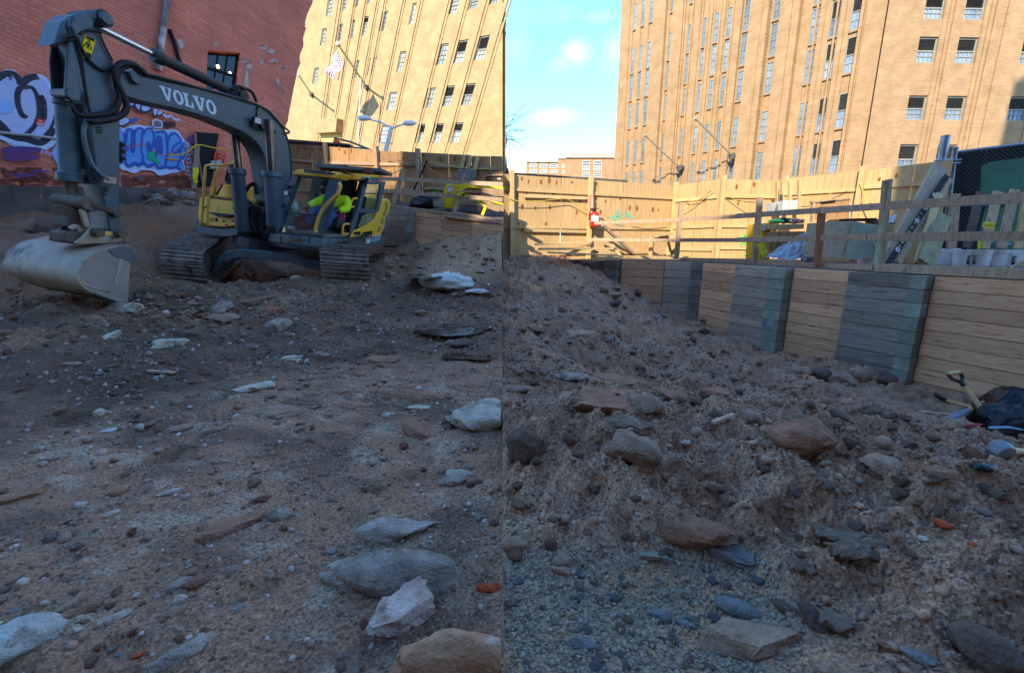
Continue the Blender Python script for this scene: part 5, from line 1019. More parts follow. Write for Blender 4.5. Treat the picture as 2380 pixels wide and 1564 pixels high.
slab(R6, [(1200, 1000), (1240, 1000), (1230, 1130), (1190, 1125)], 9.6, (0, .3, 0), 'galvanised_sheet', M_GPL, None, 'small grey metal sheet standing behind the leaning planks', 'sheet')
slab(R6, [(920, 795), (1160, 790), (1160, 815), (925, 812)], 10.6, (0, .3, 0), 'dark_board', M_BLACK, None, 'dark board laid across the plywood sheets before the shaded fence', 'board')
slab(R6, [(1160, 800), (1310, 812), (1310, 842), (1160, 850)], 10.5, (0, .35, 0), 'dark_board', M_LOUV, None, 'short grey board stack below the pale cloth on the ledge', 'board')
crumple([W(*R6(1220, 800), 10.3), W(*R6(1320, 760), 10.5), W(*R6(1300, 830), 10.2), W(*R6(1210, 835), 10.1)], .15, 9, 'plastic_sheet', mat('pale_plastic', S(196, 204, 214), rough=.35), 'small crumpled pale plastic on the boards before the shaded fence', 'plastic')
# wall pallet, electric cabinet
pa = empty('pallet', W(*R6(780, 820), 11.9), 'wooden pallet standing on edge against the shadowed fence', 'pallet')
for y0, y1, x0, x1 in ((650, 700, 630, 940), (705, 810, 640, 920)): slab(R6, [(x0, y0), (x1, y0 - 22), (x1 - 8, y1 - 12), (x0, y1)], 11.9, (0, .03, 0), 'board', PLYO, pa)
for x in (628, 930): slab(R6, [(x, 655), (x + 22, 650), (x + 14, 820), (x - 6, 824)], 11.88, (0, .10, 0), 'frame', LUMO, pa)
slab(R6, [(622, 650), (950, 622), (950, 634), (622, 664)], 11.87, (0, .12, 0), 'frame', LUMO, pa); slab(R6, [(700, 655), (820, 640), (816, 652), (698, 664)], 11.84, (0, .05, 0), 'gap_board', M_BLACK, pa)
ec = empty('electrical_cabinet', W(*R6(390, 735), 12.6), 'pale grey electrical cabinet mounted before the sunlit fence', 'cabinet')
slab(R6, [(290, 662), (378, 648), (374, 738), (287, 744)], None, (0, .3, 0), 'side', mat('cabinet_grey', S(190, 190, 180), S(176, 178, 170), 3, .5), ec, Ys=(12.9, 12.5, 12.5, 12.9)); slab(R6, [(378, 648), (505, 640), (500, 730), (374, 738)], 12.48, (0, .35, 0), 'front', bpy.data.materials['cabinet_grey'], ec, bevel=.01)
for k in range(6): slab(R6, [(320, 678 + k * 6), (338, 675 + k * 6), (338, 678 + k * 6), (320, 681 + k * 6)], 12.62, (0, -.01, 0), 'vent_slot', M_LOUV, ec)
slab(R6, [(366, 595), (380, 595), (378, 650), (366, 650)], 12.55, (0, .08, 0), 'conduit', M_LOUV, ec)
for x0, x1, y0, y1 in ((330, 350, 485, 870), (372, 392, 480, 660), (435, 455, 480, 650), (512, 532, 470, 720)): slab(R6, [(x0, y0), (x1, y0 - 3), (x1 - 4, y1), (x0 - 4, y1)], 12.9 + (0 if x0 > 340 else .4), (0, .09, 0), 'upright', LUM, fr)
# caution tape on the post
tp = empty('caution_tape', W(*R6(190, 940), 10.7), 'yellow caution tape knotted round the guard rail post beside the tool chest', 'tape')
def tape(z, pts, Y, w, par, mt=M_TAPE, nm='strip'):
    q = smoothpts([z(*p) for p in pts], 4, False); m = MB(); P = [W(u, v, Y) for u, v in q]; m.ribbon(P, w, Vector((0, -1, 0))); m.build(nm, mt, par)
for pts in ([(150, 945), (190, 952), (212, 945)], [(148, 1000), (180, 985), (215, 950)], [(185, 960), (170, 1000), (195, 1060), (215, 1130)], [(200, 960), (215, 1010), (240, 1075)], [(178, 990), (210, 1050), (240, 1120)]): tape(R6, pts, 10.72, .06, tp)
text('lettering', 'CAUTION', W(*R6(200, 990), 10.7), (.42, 0, -.9), (.9, 0, .42), .035, M_BLACK, tp, width=.22)
# leaning planks
def lean(z, x0, y0, Y0, x1, y1, Y1, w, label, mt=LUMO, th=.05):
    p, q = W(*z(x0, y0), Y0), W(*z(x1, y1), Y1); m = MB(); m.bar(p, q, w, th, Vector((0, -1, .2))); return tag(m.build('leaning_plank', mt, None, bevel=.004), label, 'plank')
M_SCAF = mat('scaffold_plank', S(170, 150, 128), S(146, 128, 108), 2.4, .85, bump=.2, stretch=(4, 4, 2), rnd=.1)
lean(R6, 1245, 1178, 8.9, 1690, 365, 10.0, .34, 'broad scaffold plank leaning steeply behind the black strap beside the fence corner', M_SCAF, .06)
lean(R6, 1330, 1165, 8.85, 1765, 470, 9.9, .10, 'narrow plank edge leaning right of the broad scaffold plank', LUMO, .06)
lean(R6, 1490, 1170, 8.85, 1680, 590, 9.4, .13, 'slim pale plank leaning left of the green mottled one', LUM, .05)
lean(R6, 1565, 1170, 8.7, 1710, 760, 9.3, .36, 'short mottled greenish plank leaning beside the white buckets', mat('mottled_plank', S(160, 146, 108), S(124, 116, 92), 5, .85, bump=.2), .05)
lean(R6, 1775, 1045, 9.4, 1812, 590, 9.5, .19, 'upright weathered board against the chain link, first from its pole', LUMO, .05)
lean(R6, 1905, 1040, 9.4, 2020, 575, 9.6, .16, 'dark grey board leaning on the chain link, second from its pole', mat('dark_lumber', S(106, 96, 86), S(84, 76, 70), 4, .85, stretch=(9, 9, 2)), .05)
lean(R6, 2050, 1045, 9.4, 2165, 570, 9.6, .18, 'board leaning on the chain link with yellow tape wound round it', LUMO, .05)
lean(R6, 2190, 1045, 9.4, 2305, 553, 9.6, .19, 'board leaning on the chain link right of the taped board', LUMO, .05)
lean(R6, 2330, 1045, 9.4, 2400, 640, 9.5, .16, 'board leaning on the chain link at the right edge of the picture', LUM, .05)
tp2 = empty('caution_tape', W(*R6(2090, 850), 9.3), 'yellow caution tape wound round a leaning board and hanging below the rail', 'tape')
tape(R6, [(2040, 840), (2140, 848)], 9.33, .09, tp2); tape(R6, [(2040, 862), (2138, 868)], 9.34, .06, tp2); tape(R6, [(2025, 965), (2018, 1045)], 9.3, .13, tp2)
text('lettering', 'CAUTION', W(*R6(2048, 856), 9.31), (1, 0, -.06), (0, 0, 1), .05, M_BLACK, tp2, width=.30); text('lettering', 'CUID', W(*R6(2032, 980), 9.28), (-.05, 0, -1), (1, 0, -.05), .05, M_BLACK, tp2, width=.16)
# black webbing strap with pale buckle squares lying down the broad plank
sp_ = empty('strap', W(*R6(1240, 1178), 8.7), 'long black strap with square holes lying down the leaning scaffold plank', 'strap')
Pa, Pb = W(*R6(1240, 1178), 8.72), W(*R6(1740, 440), 9.85); dv = (Pb - Pa); sn = Vector((0, -1, .35)).normalized(); sx_ = dv.cross(sn).normalized()
segs = [(0, .13), (.87, 1)]
m = MB(); 
for a_, b_ in ((0, .14), (.76, 1.0)): m.box(Pa + dv * a_ - sx_ * .055, sx_ * .11, dv * (b_ - a_), sn * .015)
for s in (-.055, .035): m.box(Pa + dv * .14 + sx_ * s, sx_ * .02, dv * .62, sn * .015)
for k in range(12): m.box(Pa + dv * (.16 + k * .052) - sx_ * .035, sx_ * .07, dv * .012, sn * .015)
m.build('webbing', M_BLACK, sp_)
for f_ in (.155, .47, .62, .765): m = MB(); c_ = Pa + dv * f_ + sn * .02; m.cbox(c_, sx_ * .075, dv.normalized() * .075, sn * .012); bq = m.build('buckle', M_WHITE, sp_); m = MB(); m.cbox(c_ + sn * .008, sx_ * .035, dv.normalized() * .035, sn * .006); m.build('mark', M_BLACK, bq)
# chain link screen with steel poles
M_GALV = mat('galvanised_steel', S(150, 160, 168), S(120, 130, 140), 5, .4, metal=.75, c3=S(100, 106, 112), c3amt=.3)
cl = empty('chain_link_fence', L6(2000, 1100), 'chain link fence backed by dark green screen at the right edge', 'fence')
p0, p1 = W(*R6(1745, 748), 11.1), W(*R6(1810, 225), 11.1); m = MB(); m.tube([Vector((p0.x - .05, p0.y, ZT)), p0, p1], .055, 12); m.build('pole', M_GALV, cl, smooth=True); m = MB(); m.lathe(p1, [(.06, 0), (.065, .03), (.03, .07)], 10); m.build('cap', M_GALV, cl)
tA, tB = W(*R6(1835, 245), 11.1), W(*R6(2600, 150), 10.3); m = MB(); m.tube([tA, tB], .04, 10); m.build('top_rail', M_GALV, cl, smooth=True)
mA, mB_ = W(*R6(1750, 695), 11.05), W(*R6(2600, 665), 10.25); m = MB(); m.tube([mA, mB_], .03, 8); m.build('mid_rail', M_GALV, cl, smooth=True)
SCR = mat('green_screen_fabric', S(92, 150, 118), S(76, 128, 100), 1.2, .8); SCRD = mat('dark_screen_fabric', S(34, 38, 38), S(28, 30, 32), 1.2, .8)
bA, bB = Vector((tA.x - .1, tA.y, ZT)), Vector((tB.x, tB.y, ZT)); bk_ = Vector((0, .12, 0))
m = MB(); m.prism([tA + bk_, tB + bk_, bB + bk_, bA + bk_], (0, .01, 0)); m.build('backing', SCRD, cl)
q = [W(*R6(x, y), 9.8) for x, y in ((2030, 360), (2120, 322), (2600, 262), (2600, 1090), (1990, 1090))]; sn_ = (tB - tA).cross(Vector((0, 0, 1))).normalized()
qq = [hitp(*R6(x, y), tA + Vector((0, .09, 0)), sn_) for x, y in ((2030, 360), (2120, 322), (2600, 262), (2600, 1090), (1990, 1090))]
m = MB(); m.prism(qq, (0, .012, 0)); m.build('green_screen', SCR, cl)
for (x, y, w, h) in ((2120, 985, 50, 28), (2260, 1005, 46, 30), (2200, 975, 40, 14)):
    qq = [hitp(*R6(x + a * w / 2, y + b * h / 2), tA + Vector((0, .08, 0)), sn_) for a, b in ((-1, -.6), (.8, -1), (1, .5), (-.7, 1))]; m = MB(); m.prism(qq, (0, -.006, 0)); m.build('pale_patch', mat('pale_sky_scrap', S(150, 190, 206)) if x == 2120 else bpy.data.materials['pale_sky_scrap'], cl)
# wire mesh: two families of slanting wires
m = MB(); L_ = (tB - tA).xy.length; ex_ = Vector((tB.x - tA.x, tB.y - tA.y, 0)).normalized(); st_ = .085
def wire(s0, z0, s1, z1):
    f = lambda s, z: Vector((tA.x, tA.y, 0)) + ex_ * s + Vector((0, 0, z)) - bk_ * .1
    p, q = f(s0, z0), f(s1, z1); r_ = .004; d = (q - p).normalized(); x = sn_ * r_; y = d.cross(sn_) * r_
    k = len(m.v); m.v += [p + y, p - y * .5 + x * .8, p - y * .5 - x * .8, q + y, q - y * .5 + x * .8, q - y * .5 - x * .8]; m.f += [(k, k + 1, k + 4, k + 3), (k + 1, k + 2, k + 5, k + 4), (k + 2, k, k + 3, k + 5)]
H0, H1 = ZT + .02, tA.z; hh = H1 - H0; n_ = int((L_ + hh) / st_)
for i in range(n_):
    c = i * st_
    for fl in (0, 1):
        s0, s1 = c - hh, c; z0, z1 = H0, H1
        a0, a1 = max(0, s0), min(L_, s1)
        if a1 - a0 < .05: continue
        za, zb_ = H0 + (a0 - s0), H0 + (a1 - s0)
        if fl: za, zb_ = H1 - (a0 - s0), H1 - (a1 - s0)
        ta = lambda s: (tA.z + (tB.z - tA.z) * s / L_)
        wire(a0, za, a1, zb_)
m.build('wire_mesh', M_GALV, cl, kind='stuff')
# taller steel pole standing free at the corner
sp2 = empty('steel_pole', W(*R6(1700, 330), 11.1), 'tall free steel pole clamped beside the end of the chain link', 'pole')
a_, b_ = W(*R6(1655, 560), 11.1), W(*R6(1730, 112), 11.1); m = MB(); m.tube([Vector((a_.x - .1, a_.y, ZT)), a_, b_], .09, 14); m.build('pole', M_GALV, sp2, smooth=True); m = MB(); m.lathe(b_ - Vector((0, 0, .01)), [(.095, 0), (.095, .02), (.06, .03)], 14); m.build('cap', M_GALV, sp2)
for y in (318, 345): m = MB(); c_ = W(*R6(1735 - (y - 300) * .1, y), 11.05); m.tube([c_ - Vector((.28, 0, 0)), c_ + Vector((.32, -.03, .02))], .03, 6); m.build('clamp', M_GALV, sp2)
# loose paint-splashed scoop and cord by the buckets
tag(slab(R6, [(2300, 1192), (2420, 1110), (2440, 1140), (2420, 1200)], 8.5, (0, .03, .0), 'scrap_board', LUMO, None, None, None), 'small grey scrap of board propped on the last white bucket', 'board')
m = MB(); m.tube([L6(x, y) + Vector((0, 0, .02)) for x, y in ((2190, 1200), (2240, 1218), (2285, 1225), (2270, 1205), (2330, 1195), (2400, 1190))], .012, 5); tag(m.build('cord', M_CORD), 'yellow cord coiled on the ledge in front of the last bucket', 'cord')
m = MB(); m.tube([L6(x, y) + Vector((0, 0, .02)) for x, y in ((1170, 1105), (1230, 1125), (1280, 1150), (1320, 1172), (1420, 1170), (1520, 1165), (1610, 1160))], .010, 5); tag(m.build('cord', M_CORD), 'thin yellow cord on the ledge crossing under the black strap', 'cord')

# ------------------------------------------------------------------ left plank fence, retaining wall, guard rail and stores
lt = [(650, 332, 16.4), (880, 350, 14.8), (1015, 358, 13.8), (1168, 364, 13.2)]
def lbase(p):                              # sloping ground line under the left fence
    Y = p.y; u = 1190 + FOC * p.x / (Y * CP + (HC - p.z) * SP); v = 452 + (u - 880) * .13; return W(u, v, Y).z - .25 - 1.1 * max(0, min(1, (900 - u) / 60))
lf, lat = fence('older brown plywood fence behind the excavator cab', lt, 0, [655] + PX(R4, 455, 760) + PX(R4, 1010, 1160, 1340) + PX(R4, 1560, 1745, 1900) + [1168], PX(R4, 590, 1000, 1335) , [(.80, .80, 668, 752, 0), (.80, .80, 757, 880, 0), (.80, .80, 885, 1000, 0), (.80, .80, 1005, 1166, 0), (.4, .4, 668, 1166, 0)], PLYO, LUMO, base=lbase)
def onl(u, v, off=.1):
    a, n = lat(u); return hitp(u, v, a, n) + n * off
for x, y in ((300, 212), (360, 215), (415, 225), (350, 205), (490, 225), (640, 215), (690, 245), (740, 232), (540, 238), (300, 300), (380, 330), (1065, 420), (1170, 300), (1480, 300), (1600, 300), (1230, 540)):
    p = onl(*R4(x, y), .004); a, n = lat(R4(x, y)[0]); s = Vector((n.y, -n.x, 0)); m = MB(); m.add([p + s * math.cos(i * math.pi / 5) * .04 + Vector((0, 0, math.sin(i * math.pi / 5) * .08)) for i in range(10)], [tuple(range(10))]); m.build('knot', M_KNOT, lf)
for x0, x1, y0, y1 in ((1690, 1660, 280, 400), (1745, 1712, 285, 400), (1800, 1755, 285, 480)):
    m = MB(); m.bar(onl(*R4(x1, y1), .1), onl(*R4(x0, y0), .1), .11, .06, Vector((0, -1, 0))); m.build('upright', LUM, lf)
def lcable(pts, off, r, mt, label, nm='cord', z=R4):
    q = smoothpts([z(*p) for p in pts], 4, False); m = MB(); m.tube([onl(u, v, off) for u, v in q], r, 5); tag(m.build(nm, mt, None, smooth='all'), label, 'cord')
lcable([(1390, 370), (1450, 420), (1530, 455), (1600, 470)], .15, .02, M_ORC, 'orange hose slung on the brown fence above the black bag', 'hose')
lcable([(1400, 330), (1550, 360), (1700, 385), (1850, 390), (1990, 378)], .15, .012, M_CORD, 'yellow cord along the brown fence near its right end')
lcable([(1040, 300), (1120, 310), (1170, 325), (1260, 318), (1320, 308)], .14, .014, M_BRC, 'brown cable on the upper rail of the brown fence')
lcable([(980, 430), (1100, 390), (1200, 345), (1300, 330)], .14, .010, M_CORD, 'thin yellow cord rising along the brown fence behind the cab')
# ledge behind the left retaining wall
lw_top = [W(*R4(1000, 705), 12.9), W(*R4(1060, 690), 12.6), W(*R4(1260, 705), 12.2), W(*R4(1480, 745), 11.9), W(*R4(1995, 822), 11.2)]
m = MB(); q = lw_top + [onl(1167, 470, -.3), onl(1000, 470, -.3), onl(880, 460, -.3)]
def prism_down(q, z): m = MB(); n = len(q); m.add(q + [Vector((p.x, p.y, z)) for p in q], [tuple(range(n - 1, -1, -1)), tuple(range(n, 2 * n))] + [(i, (i + 1) % n, n + (i + 1) % n, n + i) for i in range(n)]); return m
tag(prism_down([p + Vector((0, .08, -.02)) for p in q], -1.3).build('ledge_ground', M_LEDGE), kind='structure')
lrw = empty('retaining_wall', W(*R4(1250, 960), 11.9), 'short plank retaining wall of grey and orange boards behind the excavator', 'retaining wall')
def lpanel(xa, xb, ya, yb, Ya, Yb, rows, mt, h, dx=-.062, prot=0, nm='plank'):
    for j in range(rows):
        P = []
        for (x, y, Y) in ((xa, ya + (j + 1) * h - 1, Ya), (xb, yb + (j + 1) * h - 1, Yb), (xb, yb + j * h + 1, Yb), (xa, ya + j * h + 1, Ya)): P.append(W(*R4(x + dx * (j * h) * 1.6, y), Y - prot))
        m = MB(); m.prism(P, (0, .14, 0)); m.build(nm, mt, lrw)
lpanel(1020, 1205, 705, 715, 12.7, 12.25, 6, RW_G, 52, prot=.12); lpanel(1205, 1262, 715, 720, 12.25, 12.1, 6, RW_T, 48, prot=.15, nm='plank_end'); lpanel(1262, 1500, 715, 752, 12.15, 11.9, 6, RW_O, 56); lpanel(1500, 1745, 762, 798, 11.9, 11.5, 4, RW_O, 60); lpanel(1745, 2000, 812, 848, 11.5, 11.15, 2, RW_O, 60)
lgr = empty('guard_rail', W(*R4(1300, 700), 12.2), 'weathered guard rail above the short retaining wall behind the excavator', 'railing')
for x0, y0, x1, y1, Y in ((1170, 385, 1085, 690, 12.5), (1690, 425, 1590, 755, 11.7)): m = MB(); m.bar(W(*R4(x1, y1), Y), W(*R4(x0, y0), Y), .11, .09, Vector((0, -1, 0))); m.build('post', LUMO, lgr)
for a, b, Ya, Yb in (((985, 465), (1170, 470), 13.0, 12.4), ((1160, 468), (1680, 498), 12.4, 11.65), ((1680, 498), (2000, 512), 11.65, 11.2), ((1010, 565), (1140, 572), 13.0, 12.5), ((1130, 578), (1640, 610), 12.4, 11.7), ((1640, 612), (2000, 640), 11.65, 11.2)): m = MB(); m.bar(W(*R4(*a), Ya), W(*R4(*b), Yb), .05, .10); m.build('rail', LUMO, lgr)
for a, b, Ya, Yb in (((1060, 690), (1600, 755), 12.5, 11.8), ((1500, 768), (1995, 830), 11.8, 11.2), ((1600, 745), (1995, 815), 11.7, 11.3)): m = MB(); m.bar(W(*R4(*a), Ya), W(*R4(*b), Yb), .12, .07); m.build('base_board', LUMO, lgr)
# stores on the left ledge
def bag(c, rx, ry, rz, seed, mt, label, name='trash_bag', cat='trash bag', n=26, amp=.22):
    m = MB(); vs = []; fs = []; nv = 16
    for j in range(nv + 1):
        ph = math.pi * j / nv
        for i in range(n):
            th = 2 * math.pi * i / n; d = np.array([math.sin(ph) * math.cos(th), math.sin(ph) * math.sin(th), math.cos(ph)])
            w = 1 + amp * (1 - .9 * abs(perlin(np.array([d[0] * 11 + seed]), np.array([d[1] * 11 + d[2] * 13]), seed + 4)[0]) - 2.2 * abs(perlin(np.array([d[0] * 2.3 + seed]), np.array([d[1] * 2.3 + d[2] * 1.7]), seed)[0]) - .8 * abs(perlin(np.array([d[0] * 6 + seed]), np.array([d[1] * 6 + d[2] * 5]), seed + 1)[0]))
            z = d[2] * (1 if d[2] > 0 else .35); vs.append(c + Vector((d[0] * rx * w, d[1] * ry * w, z * rz * w)))
    for j in range(nv):
        for i in range(n): a, b = j * n + i, j * n + (i + 1) % n; fs.append((a, a + n, b + n, b))
    m.add(vs, fs); return tag(m.build(name, mt, None, smooth='all'), label, cat)
M_BAG = mat('black_bag_plastic', S(20, 21, 24), S(14, 15, 18), 3, .3, spec=.4, bump=1.0, bscale=16)
bag(W(*R4(1350, 680), 12.4), .42, .3, .28, 5, M_BAG, 'black plastic bag slumped on the ledge behind the cab')
bkl = W(*R4(1462, 700), 12.2); px = 12.2 / FOC; bucket_at(bkl, 46 * .28 * px, 62 * .28 * px, M_GPL, 'grey pail beside the black bag behind the excavator cab')
yc = empty('tool_cabinet', W(*R4(1550, 710), 12.4), 'tall yellow cabinet with a notice behind the excavator cab', 'cabinet')
slab(R4, [(1525, 508), (1640, 505), (1580, 715), (1470, 700)], 12.4, (.1, .5, 0), 'body', mat('bright_yellow_paint', S(226, 196, 20), S(212, 180, 16), 4, .5), yc, bevel=.012); slab(R4, [(1545, 518), (1592, 518), (1580, 575), (1535, 572)], 12.39, (0, -.01, 0), 'notice', mat('printed_notice', S(150, 110, 120), S(220, 200, 200), 30, .7, lo=.45, hi=.55), yc)
slab(R4, [(1640, 515), (1815, 522), (1812, 545), (1632, 540)], 12.3, (0, .4, 0), 'shelf_top', bpy.data.materials['bright_yellow_paint'], yc)
for y in (560, 590): slab(R4, [(1640, y), (1830, y + 8), (1822, y + 26), (1632, y + 18)], 12.3, (0, .4, 0), 'shelf_board', PLYO, yc)
slab(R4, [(1620, 600), (1790, 640), (1780, 690), (1615, 680)], 12.3, (0, .4, 0), 'shelf_base', M_SHEET, yc)
gb = empty('utility_box', W(*R4(1680, 470), 12.9), 'dark grey utility box fixed on the brown fence', 'box'); slab(R4, [(1618, 390), (1765, 388), (1752, 482), (1608, 470)], 12.75, (0, .25, 0), 'case', mat('dark_box_grey', S(112, 114, 118), S(96, 98, 102), 4, .5), gb, bevel=.015)
cb2 = empty('crate', W(*R4(1920, 480), 12.6), 'brown wooden crate on the brown fence side with a small white tag', 'crate'); slab(R4, [(1862, 412), (2000, 405), (2000, 490), (1850, 490)], 12.5, (0, .4, 0), 'body', mat('brown_crate', S(112, 88, 60), S(96, 74, 50), 4, .85), cb2); slab(R4, [(1855, 430), (2000, 428), (2000, 440), (1853, 442)], 12.48, (0, -.03, 0), 'batten', LUMO, cb2); slab(R4, [(1955, 460), (1980, 460), (1978, 472), (1952, 472)], 12.48, (0, -.01, 0), 'tag', M_WHITE, cb2)
slab(R4, [(1835, 530), (2005, 540), (2005, 740), (1780, 735)], 11.9, (0, .05, 0), 'plywood_sheet', M_SHEET, None, 'plain tan plywood sheet standing on the left ledge beside the seam', 'plywood')
tp3 = empty('caution_tape', W(*R4(1650, 560), 11.6), 'yellow caution tape tied to the left guard rail post and trailing right', 'tape')
for pts in ([(1640, 530), (1690, 515), (1800, 525), (2000, 538)], [(1620, 600), (1660, 585), (1690, 615)], [(1620, 560), (1700, 530)], [(1640, 590), (1720, 612), (1790, 640), (1850, 690), (1825, 765)], [(1900, 655), (2000, 680)]): tape(R4, pts, 11.55, .07, tp3)
lumber((onl(*R4(1345, 570), .5), onl(*R4(1390, 320), .12)), .05, .05, 'black notched strip standing on end before the brown fence', M_BLACK, 'strap', 'strap')
for pts in ([(1415, 590), (1430, 560), (1440, 590)], [(1450, 590), (1475, 555), (1470, 590)], [(1590, 640), (1610, 630), (1600, 660)]):
    q = [R4(*p) for p in pts]; m = MB(); a, n = lat(q[0][0]); m.ribbon([onl(u, v, .01) for u, v in q], .06, n); m.build('spray_mark', M_GRN, lf)
# ------------------------------------------------------------------ the excavator: dark slate boom, yellow house, glazed cab
EXG = mat('slate_machine_paint', S(76, 94, 104), S(62, 80, 90), 2.0, .48, spec=.45, bump=.08, bscale=14, c3=S(104, 112, 112), c3amt=.34, c3scale=5)
EXD = mat('dark_machine_paint', S(40, 46, 52), S(30, 34, 38), 3, .55, spec=.4, c3=S(66, 62, 56), c3amt=.2)
EXB = mat('worn_blue_grey_paint', S(92, 112, 120), S(70, 86, 92), 3, .55, spec=.4, c3=S(132, 98, 70), c3amt=.34, c3scale=3, bump=.15)
EXY = mat('machine_yellow', S(246, 190, 52), S(236, 178, 44), 2.2, .45, spec=.45, c3=S(168, 126, 50), c3amt=.22, c3scale=3)
EXYF = mat('machine_yellow_faded', S(244, 194, 84), S(232, 180, 72), 2.2, .55, c3=S(160, 120, 66), c3amt=.3)
STEEL = mat('chrome_rod', S(214, 206, 196), S(190, 180, 168), 3, .22, metal=.9)
RUBB = mat('black_rubber', S(34, 34, 36), S(26, 26, 28), 8, .6, bump=.2)
BKT = mat('worn_bucket_steel', S(182, 164, 142), S(152, 134, 114), 2.2, .6, spec=.4, bump=.15, bscale=16, c3=S(84, 66, 52), c3amt=.42, c3scale=1.6)
BKI = mat('bucket_cheek_steel', S(156, 146, 134), S(138, 128, 118), 2, .5, spec=.4, c3=S(150, 140, 128), c3amt=.3)
MUD = mat('muddy_steel', S(112, 100, 86), S(84, 72, 62), 3, .8, bump=.4, bscale=18, c3=S(70, 54, 42), c3amt=.4)
TRK = mat('track_shoe_steel', S(150, 140, 128), S(104, 92, 80), 5, .6, metal=.25, bump=.4, bscale=25, c3=S(58, 46, 38), c3amt=.5)
GLASS = glass_mat('cab_glass', (.95, .985, .975, 1)); GLASSD = glass_mat('tinted_cab_glass', (.66, .8, .8, 1))
def mud_low(m, z0, z1, col):               # caked mud on the lower part of a bucket
    nt = m.node_tree; N = nt.nodes.new; L = nt.links.new; b = nt.nodes['Principled BSDF']; src = b.inputs['Base Color'].links[0].from_socket
    tc = N('ShaderNodeTexCoord'); sx = N('ShaderNodeSeparateXYZ'); L(tc.outputs['Object'], sx.inputs[0]); no = N('ShaderNodeTexNoise'); no.inputs['Scale'].default_value = 6; no.inputs['Detail'].default_value = 8; L(tc.outputs['Object'], no.inputs['Vector'])
    ad = N('ShaderNodeMath'); ad.operation = 'MULTIPLY_ADD'; L(no.outputs[0], ad.inputs[0]); ad.inputs[1].default_value = .55; L(sx.outputs[2], ad.inputs[2])
    r = N('ShaderNodeMapRange'); r.inputs[1].default_value = z1; r.inputs[2].default_value = z0; L(ad.outputs[0], r.inputs[0]); mx = N('ShaderNodeMix'); mx.data_type = 'RGBA'; L(r.outputs[0], mx.inputs[0]); L(src, mx.inputs[6]); mx.inputs[7].default_value = col; L(mx.outputs[2], b.inputs['Base Color'])
C0 = W(742, 551, 9.3); LV = Vector((.95, -.30, -.09)).normalized(); FV = Vector((-.30, -.95, 0)).normalized(); UV = Vector((.27, -.05, .95)).normalized()
ex = empty('excavator', W(640, 640, 10.5), 'slate grey and yellow tracked excavator with its bucket lowered to the dirt', 'excavator')
PBo = W(640, 440, 9.9); nL = LV
def hb(u, v, off=0): return hitp(u, v, PBo + nL * off, nL)           # on the left side plane of boom and arm
def side(name, pts, z, th, mt, off=0, parent=ex, bevel=.02, smooth=0, sm=False):
    q = [z(*p) for p in pts]
    if smooth: q = smoothpts(q, smooth, True)
    m = MB(); m.prism([hb(u, v, off) for u, v in q], -nL * th); return m.build(name, mt, parent, bevel=bevel)
# boom
top = smoothpts([(277, 166), (333, 177), (413, 195), (522, 218), (571, 232), (600, 244), (626, 262), (648, 284), (663, 309), (672, 340), (677, 384), (676, 420)], 4, False)
bot = smoothpts([(660, 500), (632, 505), (628, 470), (626, 430), (621, 388), (611, 352), (592, 327), (566, 308), (530, 292), (490, 276), (430, 258), (380, 247), (330, 236), (300, 226), (281, 214)], 4, False)
m = MB(); m.prism([hb(u, v) for u, v in top + bot], -nL * .46); boom = m.build('boom', EXG, ex, bevel=.018)
m = MB(); ed = [hb(u, v, .004) for u, v in top]; m.tube(ed, .018, 5); m.build('edge_weld', EXD, boom)
# maker's lettering on the boom, slab serif capitals laid out in a slanted box
def letter_pts(ch):
    V = [[(-.02, 1), (-.02, .86), (.06, .86), (.36, 0), (.62, 0), (.90, .86), (.98, .86), (.98, 1), (.62, 1), (.62, .86), (.70, .86), (.53, .30), (.36, .86), (.46, .86), (.46, 1)]]
    Lq = [[(.02, 1), (.02, .86), (.12, .86), (.12, .14), (.02, .14), (.02, 0), (.92, 0), (.92, .42), (.76, .42), (.70, .14), (.42, .14), (.42, .86), (.54, .86), (.54, 1)]]
    if ch == 'V': return V
    if ch == 'L': return Lq
    out = []; n = 22
    for i in range(n):
        a, b = 2 * math.pi * i / n, 2 * math.pi * (i + 1) / n; f = lambda t, rx, ry: (.5 + rx * math.cos(t), .5 + ry * math.sin(t))
        out.append([f(a, .50, .53), f(b, .50, .53), f(b, .22, .36), f(a, .22, .36)])
    return out
M_LET = mat('pale_lettering', S(196, 214, 226))
def letters(word, z, bl, bx, by, widths, gap, parent, hf, name='lettering', mt=None):
    x = 0; tot = sum(widths) + gap * (len(word) - 1)
    for ch, w in zip(word, widths):
        m = MB()
        for poly in letter_pts(ch):
            vs = []
            for (a, b) in poly:
                s = (x + a * w) / tot; u = bl[0] + bx[0] * s + by[0] * b; v = bl[1] + bx[1] * s + by[1] * b; vs.append(hf(*z(u, v)))
            m.add(vs, [tuple(range(len(vs) - 1, -1, -1))])
        m.build(name, mt or M_LET, parent); x += w + gap
letters('VOLVO', R1, (795, 487), (270, 80), (-14, -68), (1.0, .86, .84, 1.0, .86), .02, boom, lambda u, v: hb(u, v, .008))
